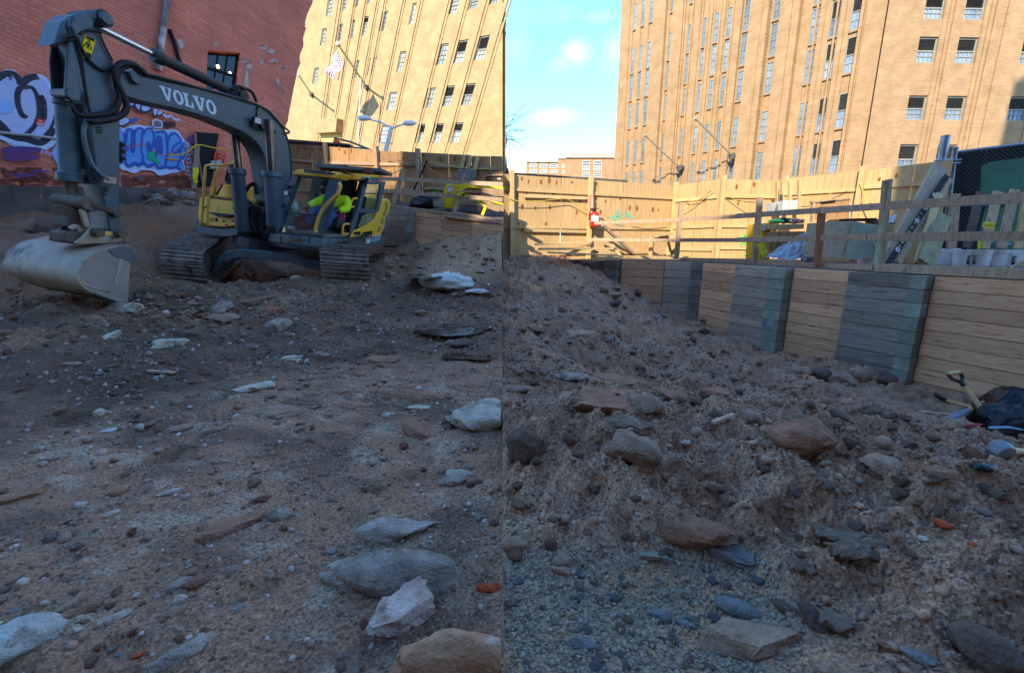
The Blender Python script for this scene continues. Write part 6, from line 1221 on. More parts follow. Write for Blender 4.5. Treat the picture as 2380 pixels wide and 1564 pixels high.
# arm
arm = side('arm', [(345, 80), (385, 66), (400, 100), (440, 128), (478, 140), (505, 205), (540, 262), (556, 300), (556, 335), (585, 372), (588, 560), (588, 800), (585, 1030), (598, 1135), (560, 1150), (536, 1122), (520, 1020), (495, 930), (468, 790), (448, 660), (430, 540), (412, 440), (392, 330), (362, 205), (330, 130)], R1, .42, EXG)
side('arm_plate', [(385, 60), (432, 70), (466, 100), (460, 135), (430, 150), (392, 200), (372, 180), (350, 130)], R1, .06, EXG, off=.05, parent=ex); side('arm_plate', [(330, 80), (385, 62), (400, 80), (350, 150), (320, 150)], R1, .06, EXG, off=-.38, parent=ex)
def bxl(z, x, y, r, w, off, mt, name, par=ex, n=18): c = hb(*z(x, y), off); m = MB(); m.disc(c, nL, r, w, n); return m.build(name, mt, par, bevel=.006)
bxl(R1, 441, 97, .11, .62, -.22, EXD, 'pin'); bxl(R1, 441, 97, .075, .72, -.2, EXG, 'pin'); bxl(R1, 606, 380, .10, .62, -.22, EXG, 'pin'); bxl(R1, 645, 395, .05, .02, .012, EXG, 'pin')
bxl(R3, 235, 1165, .11, .08, .04, EXD, 'pin'); bxl(R3, 245, 1165, .085, .20, .10, EXG, 'pin')
m = MB(); m.tube([hb(*R3(130, 1160), .14), hb(*R3(240, 1165), .14)], .06, 12); m.build('pin', EXD, ex, smooth=True)
# cylinders: (rod then barrel)
def cyl(z, r0, r1, b0, b1, rr, br, off, name, mt=EXD, rodm=STEEL, endcap=True, Yoff=None):
    f = lambda p: hb(*z(*p), off); t = []
    m = MB(); m.tube([f(r0), f(r1)], rr, 12); m.build('piston_rod', rodm, ex, smooth=True)
    d = (f(b1) - f(b0)).normalized(); L = (f(b1) - f(b0)).length; c = f(b0); m = MB(); m.lathe(c, [(br * 1.22, 0), (br * 1.25, .04), (br * 1.25, L * .10), (br * 1.05, L * .12), (br, L * .13), (br, L * .94), (br * 1.15, L * .95), (br * 1.15, L)], 18, ax=d); m.build(name, mt, ex, smooth=True)
cyl(R1, (448, 118), (770, 277), (748, 268), (1150, 458), .045, .085, -.20, 'arm_cylinder')
cyl(R1, (348, 1000), (347, 880), (345, 890), (322, 500), .075, .125, -.36, 'bucket_cylinder', EXB, MUD)
bxl(R1, 1170, 470, .10, .30, -.2, EXD, 'pin')
# arm-side brackets carrying the bucket cylinder
side('cylinder_bracket', [(335, 205), (362, 205), (400, 450), (395, 500), (350, 500), (318, 470), (318, 440)], R1, .05, EXG, off=.02); side('cylinder_bracket', [(260, 180), (335, 140), (330, 210), (325, 460), (300, 475), (258, 470), (246, 300)], R1, .05, EXD, off=-.40)
m = MB(); m.tube([hb(*R1(275, 460), -.45), hb(*R1(350, 462), .06)], .07, 12); m.build('pin', EXD, ex, smooth=True); bxl(R1, 355, 466, .07, .04, .06, EXG, 'pin')
side('arm_head_cover', [(300, 110), (345, 78), (350, 150), (370, 190), (320, 215), (262, 225)], R1, .36, EXG, off=-.04)
# hoses along arm and boom
def hose(pts, z, r, off, mt=RUBB, name='hose', hf=hb):
    q = smoothpts([z(*p) for p in pts], 5, False); m = MB(); m.tube([hf(u, v, off) for u, v in q], r, 7); return m.build(name, mt, ex, smooth='all')
hose([(720, 370), (660, 320), (600, 310), (565, 340), (570, 400), (600, 460), (620, 520), (600, 560), (540, 585), (440, 597)], R1, .045, .12)
hose([(690, 360), (640, 325), (585, 345), (570, 420), (585, 480), (560, 540), (500, 560), (430, 566), (380, 560), (350, 520)], R1, .035, .10)
hose([(250, 230), (300, 205), (320, 180), (370, 180), (400, 240), (440, 300), (500, 345), (560, 330)], R1, .022, .04); hose([(330, 205), (345, 195), (372, 200), (400, 300), (415, 420), (440, 555)], R1, .018, .03)
hose([(440, 555), (410, 650), (440, 780), (480, 840), (530, 880)], R1, .03, .05, EXB); hose([(420, 600), (432, 700), (450, 830), (470, 880)], R1, .024, .03); hose([(390, 170), (430, 150), (500, 160)], R1, .016, .06); hose([(480, 140), (510, 220), (552, 300)], R1, .015, .04, EXD)
for o, r in ((.02, .022), (-.08, .022), (-.18, .022)): hose([(650, 345), (740, 368), (870, 402), (1000, 438), (1120, 470), (1230, 505), (1283, 520)], R1, r, o, EXD)
hose([(1130, 440), (1180, 432), (1230, 450), (1255, 500)], R1, .03, -.1); hose([(1140, 425), (1170, 420), (1200, 440)], R1, .018, -.05, EXD)
hose([(0, 905), (100, 945), (200, 1000), (260, 1060), (330, 1140), (395, 1200), (350, 1215)], R3, .024, .03, mat('copper_line', S(120, 96, 84), rough=.5)); hose([(110, 960), (100, 1030), (95, 1090)], R3, .012, .02)
m = MB(); c_ = hb(*R3(92, 1098), .10); m.cbox(c_, LV * .09, FV * .16, UV * .13); wl_ = m.build('work_light', EXD, ex, bevel=.01); m = MB(); m.cbox(c_ + nL * .05, LV * .01, FV * .13, UV * .10); m.build('lens', mat('lamp_lens', S(196, 206, 206), rough=.15), wl_)
m = MB(); m.bar(hb(*R3(60, 1130), .08), hb(*R3(130, 1135), .08), .05, .06); m.build('bracket', EXD, ex)
side('step_plate', [(588, 690), (606, 695), (606, 800), (588, 800)], R1, .04, EXD, off=.0)
for y in (710, 742, 776): m = MB(); m.disc(hb(*R1(600, y), .012), nL, .03, .02, 10); m.build('hole_rim', M_BLACK, ex)
for y in (620, 632, 644): side('vent_slot', [(470, y), (500, y + 4), (500, y + 10), (470, y + 6)], R1, .01, M_BLACK, off=.008, bevel=0)
m = MB(); m.cbox(hb(*R1(535, 882), .04), LV * .05, FV * .16, UV * .10); m.build('hose_clamp', BKT, ex); 
for x, y in ((515, 918), (512, 932), (505, 950)): m = MB(); m.cbox(hb(*R1(x, y), .03), LV * .03, FV * .08, UV * .03); m.build('lug', EXD, ex)
# warning plate
wp_ = side('warning_plate', [(1048, 288), (1182, 350), (1102, 602), (985, 545), (1030, 420), (1012, 405)], Z9, .004, mat('warning_yellow', S(232, 206, 36), S(222, 196, 30)), off=.012, bevel=0)
def zline(pts, w, par, z=Z9, off=.02): m = MB(); m.ribbon([hb(*z(*p), off) for p in pts], w, nL); m.build('print', M_BLACK, par)
zline([(1030, 412), (1104, 355), (1128, 468), (1030, 412), (1104, 355)], .012, wp_); zline([(1080, 385), (1090, 410), (1085, 435)], .02, wp_); zline([(1095, 400), (1112, 395)], .015, wp_); zline([(1062, 312), (1165, 352)], .03, wp_); zline([(1098, 505), (1092, 540), (1085, 555)], .05, wp_); zline([(1045, 515), (1068, 520)], .01, wp_)
# linkage and bucket
m = MB(); m.tube([hb(*Z10(495, 600), -.50), hb(*Z10(775, 632), .10)], .095, 14); m.build('link_pin', MUD, ex, smooth=True)
for a, b, off in (((775, 632), (1022, 712), .06), ((500, 610), (760, 690), -.5)): m = MB(); m.bar(hb(*Z10(*a), off), hb(*Z10(*b), off), .07, .10, nL); m.build('link', MUD, ex, bevel=.01)
m = MB(); m.tube([hb(*Z10(1022, 712), -.5), hb(*Z10(1022, 712), .12)], .06, 10); m.build('link_pin', MUD, ex, smooth=True)
side('bucket_link', [(550, 640), (690, 680), (750, 680), (795, 820), (760, 850), (580, 830), (590, 740)], Z10, .30, MUD, off=-.10)
side('link_cheek', [(692, 680), (748, 675), (792, 830), (745, 845)], Z10, .06, BKT, off=.04)
side('coupler_plate', [(640, 975), (700, 930), (800, 832), (850, 835), (900, 870), (1010, 870), (1065, 890), (1060, 960), (960, 975), (720, 985)], Z10, .05, BKT, off=.08); side('coupler_plate', [(430, 915), (560, 815), (620, 850), (640, 960), (560, 975), (432, 950)], Z10, .05, BKT, off=-.34)
side('coupler_body', [(560, 880), (780, 870), (900, 900), (900, 975), (650, 985), (560, 960)], Z10, .34, MUD, off=.0)
side('paint_mark', [(890, 882), (965, 880), (968, 905), (888, 908)], Z10, .003, EXYF, off=.086, bevel=0)
for x, y in ((845, 880), (1045, 890)): bxl(Z10, x, y, .065, .14, .14, MUD, 'pin', n=14)
m = MB(); m.tube([hb(*Z10(650 + 45 * math.cos(a), 880 + 52 * math.sin(a)), -.08) for a in np.linspace(-2.6, 1.6, 12)], .035, 8); m.build('lifting_hook', BKT, ex, smooth=True)
prof = smoothpts([(700, 975), (1060, 1000), (1140, 1005), (1185, 1065)], 4, False)
cheek = [(1060, 998), (930, 1030), (830, 1060), (745, 1120), (695, 1185), (678, 1260), (705, 1330), (770, 1380), (860, 1430), (1010, 1478), (1110, 1478), (1120, 1300), (1140, 1150), (1188, 1075), (1150, 1005)]
qc = smoothpts([Z10(*p) for p in cheek], 4, True); bw = 1.27
boff = .34
bucket = MB(); bucket.prism([hb(u, v, boff) for u, v in qc], -nL * .035); bk = bucket.build('bucket', BKI, ex, bevel=.008)
bw = 1.62
m = MB(); m.prism([hb(u, v, boff) - nL * bw for u, v in qc], -nL * .035); m.build('bucket_cheek', BKI, ex, bevel=.008)
back = smoothpts([Z10(*p) for p in ((1150, 1003), (1060, 996), (930, 1026), (830, 1055), (742, 1116), (690, 1182), (672, 1260), (700, 1335), (768, 1388), (858, 1436), (1010, 1484))], 5, False)
m = MB(); P = [hb(u, v, boff + .012) for u, v in back]; Q = [p - nL * (bw + .06) for p in P]; cen = sum(P, Vector((0, 0, 0))) / len(P); th_ = .03; n = len(P)
P2 = [p + (cen - p).normalized() * th_ for p in P]; Q2 = [q + (cen - p).normalized() * th_ for p, q in zip(P, Q)]
m.add(P + Q + P2 + Q2, [(i, i + 1, n + i + 1, n + i) for i in range(n - 1)] + [(2 * n + i + 1, 2 * n + i, 3 * n + i, 3 * n + i + 1) for i in range(n - 1)] + [(i + 1, i, 2 * n + i, 2 * n + i + 1) for i in range(n - 1)] + [(n + i, n + i + 1, 3 * n + i + 1, 3 * n + i) for i in range(n - 1)] + [(0, n, 3 * n, 2 * n), (2 * n - 1, n - 1, 3 * n - 1, 4 * n - 1)]); m.build('bucket_shell', BKT, ex, smooth=True)
side('wear_strip', [(1058, 1012), (1090, 1018), (1012, 1330), (992, 1322)], Z10, .008, BKT, off=boff + .01, bevel=0)
side('wear_strip', [(700, 1290), (760, 1330), (960, 1398), (958, 1406), (750, 1345), (695, 1300)], Z10, .008, BKT, off=boff + .01, bevel=0)
side('wear_plate', [(935, 1030), (1060, 998), (1150, 1008), (1188, 1078), (1150, 1135), (1060, 1110), (990, 1080)], Z10, .012, mat('scratched_plate', S(104, 104, 106), S(88, 86, 88), 3, .5, c3=S(150, 146, 142), c3amt=.3), off=boff + .014, bevel=0)
zb_ = [p.z - ORG['excavator'].z for p in P + Q]; mud_low(BKT, min(zb_) + .38, min(zb_) + .52, S(66, 52, 42))
# undercarriage: two tracks of cast shoes round a stadium path, a car body between them
def track(front_c, axis_w, run, rad, width, length, n=30, lab='track'):
    # front_c: centre of the front idler, axis_w: across, run: rearward, up: built from both
    up_ = run.cross(axis_w).normalized(); up_ = up_ if up_.z > 0 else -up_
    per = 2 * length + 2 * math.pi * rad; objs = []; M = MB()
    def pos(s):
        s %= per
        if s < length: return front_c + run * (length - s) + up_ * rad, up_, -run
        s -= length
        if s < math.pi * rad: a = s / rad; return front_c + up_ * (rad * math.cos(a)) - run * (rad * math.sin(a)), up_ * math.cos(a) - run * math.sin(a), -run * math.cos(a) - up_ * math.sin(a)
        s -= math.pi * rad
        if s < length: return front_c + run * s - up_ * rad, -up_, run
        s -= length; a = s / rad; return front_c + run * length - up_ * (rad * math.cos(a)) + run * (rad * math.sin(a)), -up_ * math.cos(a) + run * math.sin(a), run * math.cos(a) + up_ * math.sin(a)
    step = per / n
    for i in range(n):
        c, o, t = pos((i + .5) * step); m = MB(); m.cbox(c, axis_w * width, t * step * .93, o * .03)
        for k in (-.42, -.08, .26): m.cbox(c + t * step * k + o * .03, axis_w * width * (.99 if k > -.3 else 1.0), t * .022, o * .055)
        m.build('track_shoe', TRK, ex)
    m = MB(); m.box(front_c - axis_w * width * .3 - up_ * rad * .55, axis_w * width * .6, run * length, up_ * rad * 1.1); m.build('track_frame', EXB, ex)
    for s in (0, length): m = MB(); m.disc(front_c + run * s, axis_w, rad * .88, width * .5, 20); m.build('sprocket' if s else 'idler', MUD, ex)
tA_ = Vector((.14, .97, .19)).normalized()
la = W(*R2(395, 1145), 9.75); ra = W(*R2(1800, 1165), 9.45)
track(la, Vector((.98, -.14, -.075)).normalized(), Vector((-.26, .94, .22)).normalized(), .40, 1.02, 2.6)
track(ra, Vector((.995, -.05, -.06)).normalized(), Vector((-.33, .93, .20)).normalized(), .42, 1.04, 2.6)
m = MB(); m.prism([W(*R2(x, y), 9.85) for x, y in ((600, 1170), (650, 1060), (700, 1020), (820, 1000), (1000, 1010), (1300, 1060), (1600, 1120), (1590, 1180), (1560, 1200), (1300, 1125), (1000, 1090), (820, 1080), (760, 1095), (745, 1110), (660, 1130), (640, 1180), (580, 1225))], Vector((.05, .5, .06))); m.build('carbody_arch', EXB, ex, bevel=.02)
m = MB(); m.prism([W(*R2(x, y), 10.1) for x, y in ((760, 940), (1100, 990), (1620, 1060), (1600, 1130), (1000, 1040), (700, 1010))], Vector((.15, 1.6, .25))); m.build('carbody', MUD, ex)
m = MB(); m.lathe(W(*R2(1180, 1010), 10.9), [(.95, 0), (.95, .28), (.85, .3)], 30, ax=UV); m.build('slew_ring', EXD, ex)
# front-facing plane and door-side plane of the house
nF = FV; nS = LV
def hf(u, v, off=0): return hitp(u, v, C0 + nF * off, nF)
def hs(u, v, off=0): return hitp(u, v, C0 + nS * off, nS)
def fpl(name, pts, z, th, mt, off=0, par=ex, bevel=.008): m = MB(); m.prism([hf(*z(*p), off) for p in pts], -nF * th); return m.build(name, mt, par, bevel=bevel)
def spl(name, pts, z, th, mt, off=0, par=ex, bevel=.008): m = MB(); m.prism([hs(*z(*p), off) for p in pts], -nS * th); return m.build(name, mt, par, bevel=bevel)
# right front house: skirt, yellow panels, hood, step, rails
fpl('house_skirt', [(440, 745), (480, 790), (690, 815), (815, 800), (815, 870), (700, 885), (480, 850), (430, 800)], R2, .9, EXB, off=-.02)
yh = fpl('engine_cover', [(470, 530), (545, 520), (810, 560), (835, 780), (700, 800), (480, 785), (455, 700)], R2, 1.3, EXY, off=0, bevel=.03)
fpl('hood', [(600, 525), (640, 430), (670, 410), (800, 418), (812, 545)], R2, 1.2, EXY, off=-.25, bevel=.03)
fpl('hood_gap', [(612, 510), (668, 412), (678, 412), (625, 512)], R2, .02, M_BLACK, off=-.235, bevel=0)
fpl('deck_plate', [(565, 525), (620, 522), (812, 548), (812, 560), (560, 532)], R2, .2, EXD, off=.02)
fpl('step_recess', [(545, 600), (590, 560), (800, 575), (800, 690), (560, 665)], R2, .012, EXYF, off=.012, bevel=0)
fpl('step', [(550, 668), (565, 664), (772, 685), (770, 695), (690, 712), (640, 705)], R2, .10, RUBB, off=.11)
fpl('lamp_recess', [(574, 714), (630, 716), (630, 748), (572, 744)], R2, .012, M_BLACK, off=.014, bevel=0); fpl('lamp', [(584, 724), (618, 726), (618, 740), (584, 738)], R2, .012, EXYF, off=.024, bevel=0)
fpl('latch', [(735, 728), (772, 730), (768, 755), (735, 752)], R2, .01, EXYF, off=.02, bevel=0)
for x, y in ((520, 620), (690, 745), (780, 625), (510, 770), (715, 780)): m = MB(); m.disc(hf(*R2(x, y), .012), nF, .022, .02, 8); m.build('bolt', M_BLACK, ex)
def railt(pts, off0, off1, r=.028, mt=EXYF, z=R2, nm='handrail'): q = smoothpts([z(*p) for p in pts], 4, False); k = len(q); m = MB(); m.tube([hf(u, v, off0 + (off1 - off0) * i / (k - 1)) for i, (u, v) in enumerate(q)], r, 8); m.build(nm, mt, ex, smooth='all')
railt([(487, 785), (505, 560), (522, 300), (528, 250), (560, 236), (640, 238)], .08, 0); railt([(575, 520), (590, 420), (640, 280), (655, 245), (690, 235), (765, 225), (785, 200), (800, 140), (840, 138), (850, 170), (835, 240)], 0, -.8); railt([(640, 238), (660, 240)], 0, 0)
fpl('handrail_foot', [(548, 525), (600, 415), (612, 420), (590, 530)], R2, .05, EXYF, off=-.02)
hoseh = lambda u, v, off=0: hf(u, v, off)
railt([(785, 235), (745, 260), (725, 320), (715, 370), (730, 400), (760, 398)], -.1, -.1, .03, EXD, nm='mirror_arm'); fpl('mirror', [(735, 250), (760, 240), (740, 390), (705, 385)], R2, .05, EXD, off=-.15)
# boom lift cylinders
def fcyl(rt, rb, bt, bb, off, rr, br):
    m = MB(); m.tube([hf(*R2(*rt), off), hf(*R2(*rb), off)], rr, 12); m.build('piston_rod', mat('dark_rod', S(70, 62, 58), S(110, 100, 92), 3, .3, metal=.7) if 'dark_rod' not in bpy.data.materials else bpy.data.materials['dark_rod'], ex, smooth=True)
    a, b = hf(*R2(*bt), off), hf(*R2(*bb), off); d = (b - a).normalized(); L = (b - a).length; m = MB(); m.lathe(a, [(br * 1.2, 0), (br * 1.22, L * .03), (br * 1.22, L * .09), (br * 1.02, L * .10), (br, L * .11), (br, L * .97), (br * .9, L)], 18, ax=d); m.build('boom_cylinder', EXD if off < .3 else EXG, ex, smooth=True)
fcyl((790, -60), (825, 285), (812, 268), (868, 840), .30, .075, .135); fcyl((1098, -170), (1130, 310), (1125, 296), (1160, 800), .62, .085, .15)
fpl('hose_guard', [(880, 540), (1000, 540), (1130, 600), (1130, 860), (900, 860)], R2, .3, EXD, off=-.35)
for pts, r in (([(820, 560), (900, 565), (945, 600), (950, 700)], .035), ([(930, 620), (920, 700), (930, 800), (960, 850)], .04), ([(970, 640), (960, 720), (980, 820), (1000, 850)], .035), ([(990, 620), (1030, 640), (1035, 720), (1020, 800), (1060, 840)], .035), ([(1010, 580), (1090, 580), (1105, 540), (1105, 360)], .03), ([(1030, 600), (1110, 610), (1135, 650), (1130, 760)], .032), ([(890, 470), (930, 420), (980, 410), (990, 500)], .04), ([(820, 560), (835, 700), (850, 800)], .03), ([(1050, 820), (1080, 790), (1110, 800), (1100, 850)], .03)): railt(pts, .05, .1, r, RUBB, nm='hose')
fpl('hose_block', [(920, 540), (990, 545), (960, 600), (920, 595)], R2, .1, EXYF, off=.0); fpl('hose_block', [(900, 610), (950, 610), (945, 690), (905, 690)], R2, .08, MUD, off=.02)
# deck skirt round the cab
sk = fpl('house_skirt', [(1108, 852), (1590, 900), (1590, 985), (1450, 972), (1100, 930)], R2, .5, EXB, off=.05, bevel=.02)
sk2 = spl('house_skirt', [(1570, 895), (1850, 905), (2140, 875), (2112, 962), (1900, 985), (1700, 995), (1570, 984)], R2, .4, EXB, off=.05, bevel=.02)
for x in (1208, 1378, 1465): fpl('panel_gap', [(x, 878), (x + 5, 878), (x + 2, 945), (x - 3, 945)], R2, .01, M_BLACK, off=.058, bevel=0)
fpl('rust_streak', [(1270, 940), (1300, 912), (1370, 902), (1350, 925)], R2, .004, mat('rust_patch', S(150, 86, 44), S(110, 66, 40), 6, .9), off=.056, bevel=0); fpl('rust_streak', [(1385, 930), (1400, 912), (1440, 905), (1420, 930)], R2, .004, bpy.data.materials['rust_patch'], off=.056, bevel=0)
spl('skirt_handle', [(1702, 905), (1830, 908), (1815, 930), (1700, 925)], R2, .05, EXB, off=.10)
st1 = spl('dealer_plate', [(1942, 910), (2028, 900), (2020, 940), (1932, 952)], R2, .004, M_WHITE, off=.058, bevel=0)
text('lettering', 'PENN JERSEY', hs(*R2(1948, 936), .064), hs(*R2(2022, 925)) - hs(*R2(1948, 936)), UV, .07, mat('blue_print', S(40, 70, 160)), st1, ext=.003, width=(hs(*R2(2018, 925)) - hs(*R2(1948, 936))).length)
text('lettering', 'ECR235D', hs(*R2(2034, 930), .062), hs(*R2(2108, 918)) - hs(*R2(2034, 930)), UV, .16, M_WHITE, sk2, ext=.002, width=(hs(*R2(2108, 918)) - hs(*R2(2034, 930))).length, bold=.01)
# cab frame
cab = ex
fpl('cab_pillar', [(1325, 322), (1370, 330), (1215, 760), (1185, 850), (1128, 846)], R2, .12, EXG, off=.02); fpl('cab_pillar', [(1655, 345), (1762, 362), (1590, 890), (1490, 885)], R2, .04, EXG, off=.02)
fpl('cab_sill', [(1130, 835), (1185, 838), (1570, 870), (1560, 900), (1125, 860)], R2, .10, EXD, off=.03); fpl('cab_header', [(1320, 318), (1660, 345), (1650, 370), (1345, 340)], R2, .14, EXD, off=.02)
fpl('windscreen', [(1352, 338), (1652, 362), (1555, 868), (1186, 840)], R2, .01, GLASS, off=-.03, bevel=0)
fpl('glazing_bar', [(1228, 655), (1570, 690), (1568, 700), (1225, 665)], R2, .03, RUBB, off=0, bevel=0)
# pillars at the rear and door side
spl('cab_pillar', [(1955, 385), (2010, 380), (1900, 640), (1860, 885), (1825, 890), (1870, 640)], R2, .10, EXD, off=0); 
spl('cab_pillar', [(1965, 400), (2000, 405), (1935, 640), (1905, 655)], R2, .06, EXG, off=.045); spl('cab_pillar', [(1905, 630), (2112, 640), (2070, 672), (1900, 668)], R2, .06, EXG, off=.045); spl('cab_pillar', [(1900, 655), (1925, 660), (1895, 780), (1862, 850), (1838, 892), (1850, 780)], R2, .06, EXG, off=.045)
spl('cab_pillar', [(2125, 405), (2160, 410), (2105, 650), (2078, 650)], R2, .06, EXG, off=.045); spl('cab_pillar', [(1990, 382), (2165, 385), (2160, 412), (1985, 412)], R2, .06, EXG, off=.045)
spl('side_window', [(1995, 415), (2128, 408), (2082, 645), (1928, 632)], R2, .01, GLASSD, off=.03, bevel=0)
spl('lower_panel', [(1905, 655), (2050, 655), (2035, 745), (1885, 825), (1880, 760)], R2, .03, M_BLACK, off=.03, bevel=0); spl('lower_window', [(1950, 700), (2000, 672), (2048, 668), (2036, 742), (1910, 800)], R2, .01, mat('reflecting_glass', S(110, 116, 84), S(150, 150, 120), 3, .12, spec=.5), off=.038, bevel=0)
rr_ = spl('roof_side', [(1700, 345), (1960, 348), (1960, 385), (1760, 368)], R2, .05, EXD, off=.02)
# side entry opening: threshold, inner dark rear wall, seat
spl('floor_mat', [(1600, 870), (1840, 862), (1832, 885), (1598, 892)], R2, 1.2, mat('cab_floor_grey', S(128, 122, 114), S(100, 96, 90), 4, .8), off=-.02, bevel=0)
# yellow quarter panel and tail
yq = spl('quarter_panel', [(1838, 895), (1850, 845), (1900, 810), (2062, 730), (2095, 640), (2135, 545), (2150, 560), (2080, 880)], R2, .25, EXY, off=.03, bevel=.02)
spl('door_latch', [(1875, 845), (1935, 838), (1940, 855), (1925, 868), (1878, 866)], R2, .02, M_BLACK, off=.045, bevel=.004); spl('dark_flash', [(1930, 880), (1965, 845), (2045, 830), (2040, 865), (1990, 885)], R2, .01, EXD, off=.042, bevel=0)
tail = spl('counterweight', [(2130, 540), (2190, 538), (2215, 570), (2200, 660), (2165, 720), (2160, 800), (2120, 880), (2066, 885), (2090, 700)], R2, .9, EXYF, off=-.05, bevel=.05)
for x, y in ((2165, 600), (2145, 680), (2125, 750), (2095, 820), (2160, 640)): spl('grille_shade_plate', [(x, y - 26), (x + 22, y - 28), (x + 14, y + 20), (x - 8, y + 22)], R2, .01, mat('grille_shade', S(180, 132, 60)) if 'grille_shade' not in bpy.data.materials else bpy.data.materials['grille_shade'], off=-.042, bevel=0)  # darker yellow plates paint the shade of grille openings
# roof: yellow cap with skylight, guard plate on blocks
def roofp(pts, th, dz, mt, nm, Ys): m = MB(); m.prism([W(*R2(*p), Y) for p, Y in zip(pts, Ys)], UV * th); return m.build(nm, mt, ex, bevel=.02)
fpl('roof', [(1308, 322), (1335, 285), (1365, 270), (1415, 272), (1690, 305), (1760, 312), (1720, 362), (1650, 350)], R2, .35, EXY, off=.06, bevel=.03)
spl('roof', [(1720, 362), (1735, 330), (1765, 310), (2085, 312), (2112, 322), (2105, 350), (1950, 350), (1935, 372)], R2, .6, EXY, off=.04, bevel=.03)
spl('roof_trim', [(1935, 372), (1952, 348), (2108, 350), (2095, 385)], R2, .12, EXG, off=.045, bevel=.01)
text('lettering', 'VOLVO', hs(*R2(1955, 366), .06), hs(*R2(2030, 366)) - hs(*R2(1955, 366)), UV, .07, M_WHITE, ex, ext=.003, width=(hs(*R2(2024, 366)) - hs(*R2(1955, 366))).length, bold=.02)
fpl('skylight', [(1415, 285), (1425, 274), (1700, 305), (1665, 325), (1420, 300)], R2, .04, mat('dark_skylight', S(74, 84, 92), S(54, 62, 68), 3, .2), off=.075, bevel=0)
gp = MB(); q = [W(*R2(*p), Y) for p, Y in (((1510, 252), 9.6), ((1512, 222), 10.6), ((2125, 262), 10.9), ((2118, 292), 9.9))]
gp.prism([W(*R2(1510, 248), 9.55), W(*R2(2118, 296), 9.9), W(*R2(2124, 266), 9.95), W(*R2(1512, 218), 9.6)], Vector((.10, .55, -.02))); gp.build('roof_guard', mat('rusty_plate', S(96, 90, 86), S(80, 74, 72), 3, .7, c3=S(130, 82, 54), c3amt=.4), ex, bevel=.008)
for x, y in ((1560, 268), (1740, 285), (1960, 300)): m = MB(); m.box(W(*R2(x, y + 10), 9.75), Vector((.16, 0, 0)), Vector((0, .2, 0)), UV * .12); m.build('block', mat('rust_block', S(120, 72, 52)) if 'rust_block' not in bpy.data.materials else bpy.data.materials['rust_block'], ex)
# rear of the cab: low dark wall, posts, seat
rear = 1.45
def hr(u, v, off=0): return hitp(u, v, C0 - nF * (rear + off), nF)
def rpl(name, pts, z, th, mt, off=0): m = MB(); m.prism([hr(*z(*p), off) for p in pts], -nF * th); return m.build(name, mt, ex)
rpl('cab_rear_wall', [(1250, 700), (1960, 620), (1880, 880), (1200, 860)], R2, .06, EXD); rpl('cab_rear_pillar', [(1935, 375), (1985, 375), (1900, 650), (1850, 650)], R2, .06, EXD); rpl('cab_rear_pillar', [(1500, 340), (1560, 350), (1530, 640), (1440, 640)], R2, .06, EXD)
rpl('rear_window', [(1560, 350), (1940, 375), (1870, 640), (1520, 640)], R2, .01, GLASS); rpl('cab_header', [(1330, 320), (1990, 350), (1980, 385), (1340, 345)], R2, .1, EXD)
seat_c = W(*R2(1775, 640), 10.75)
m = MB(); m.cbox(seat_c + Vector((.12, .28, .0)), LV * .62, FV * .16, UV * .74); m.build('seat_back', RUBB, ex, bevel=.05); m = MB(); m.cbox(seat_c + Vector((-.05, 0, -.35)), LV * .66, FV * .62, UV * .16); m.build('seat_cushion', RUBB, ex, bevel=.05)
m = MB(); hc = W(*R2(1822, 450), 10.75); m.cbox(hc, LV * .42, FV * .14, UV * .42); m.build('headrest', RUBB, ex, bevel=.06); m = MB(); m.tube([hc - UV * .2 + LV * .06, hc - UV * .45 + LV * .06], .03, 6); m.build('headrest_post', M_BLACK, ex)
for pts in ([(1905, 540), (1870, 540), (1850, 570), (1842, 610), (1870, 615)], [(1832, 770), (1785, 772), (1775, 800), (1768, 850), (1780, 862), (1825, 860)]):
    q = smoothpts([R2(*p) for p in pts], 4, False); m = MB(); m.tube([hs(u, v, -.02) for u, v in q], .026, 8); m.build('grab_handle', EXYF, ex, smooth='all')
q = smoothpts([R2(*p) for p in ((1738, 400), (1752, 425), (1735, 480), (1720, 510), (1650, 570), (1590, 640), (1560, 700), (1540, 760), (1525, 820), (1535, 850))], 4, False); m = MB(); m.tube([hf(u, v, .10) for u, v in q], .034, 8); m.build('grab_rail', EXYF, ex, smooth='all')
m = MB(); m.cbox(W(*R2(1740, 740), 10.3), LV * .20, FV * .32, UV * .34); m.build('side_console', mat('console_grey', S(86, 84, 86), S(70, 68, 70), 4, .6), ex, bevel=.03); m = MB(); m.bar(W(*R2(1700, 700), 9.9), W(*R2(1790, 690), 9.9), .06, .05); m.bar(W(*R2(1785, 685), 9.9), W(*R2(1775, 735), 9.9), .05, .05); m.build('lever', mat('pink_lever', S(196, 60, 100)), ex)
m = MB(); m.tube([W(*R2(1730, 690), 9.92), W(*R2(1700, 640), 9.85)], .03, 8); m.build('joystick', M_BLACK, ex); m = MB(); m.tube([W(*R2(1450, 660), 9.95), W(*R2(1440, 610), 9.95)], .03, 8); m.build('joystick', M_BLACK, ex)
m = MB(); m.prism([W(*R2(x, y), 9.95) for x, y in ((1245, 590), (1290, 580), (1335, 690), (1300, 820), (1215, 820), (1205, 700))], (.05, .3, 0)); m.build('dash_panel', mat('dash_teal_grey', S(110, 128, 128), S(92, 108, 108), 4, .5), ex, bevel=.03); m = MB(); m.prism([W(*R2(x, y), 9.9) for x, y in ((1285, 575), (1330, 570), (1355, 640), (1320, 645))], (.03, .08, 0)); m.build('monitor', mat('monitor_grey', S(170, 180, 176)), ex, bevel=.01)
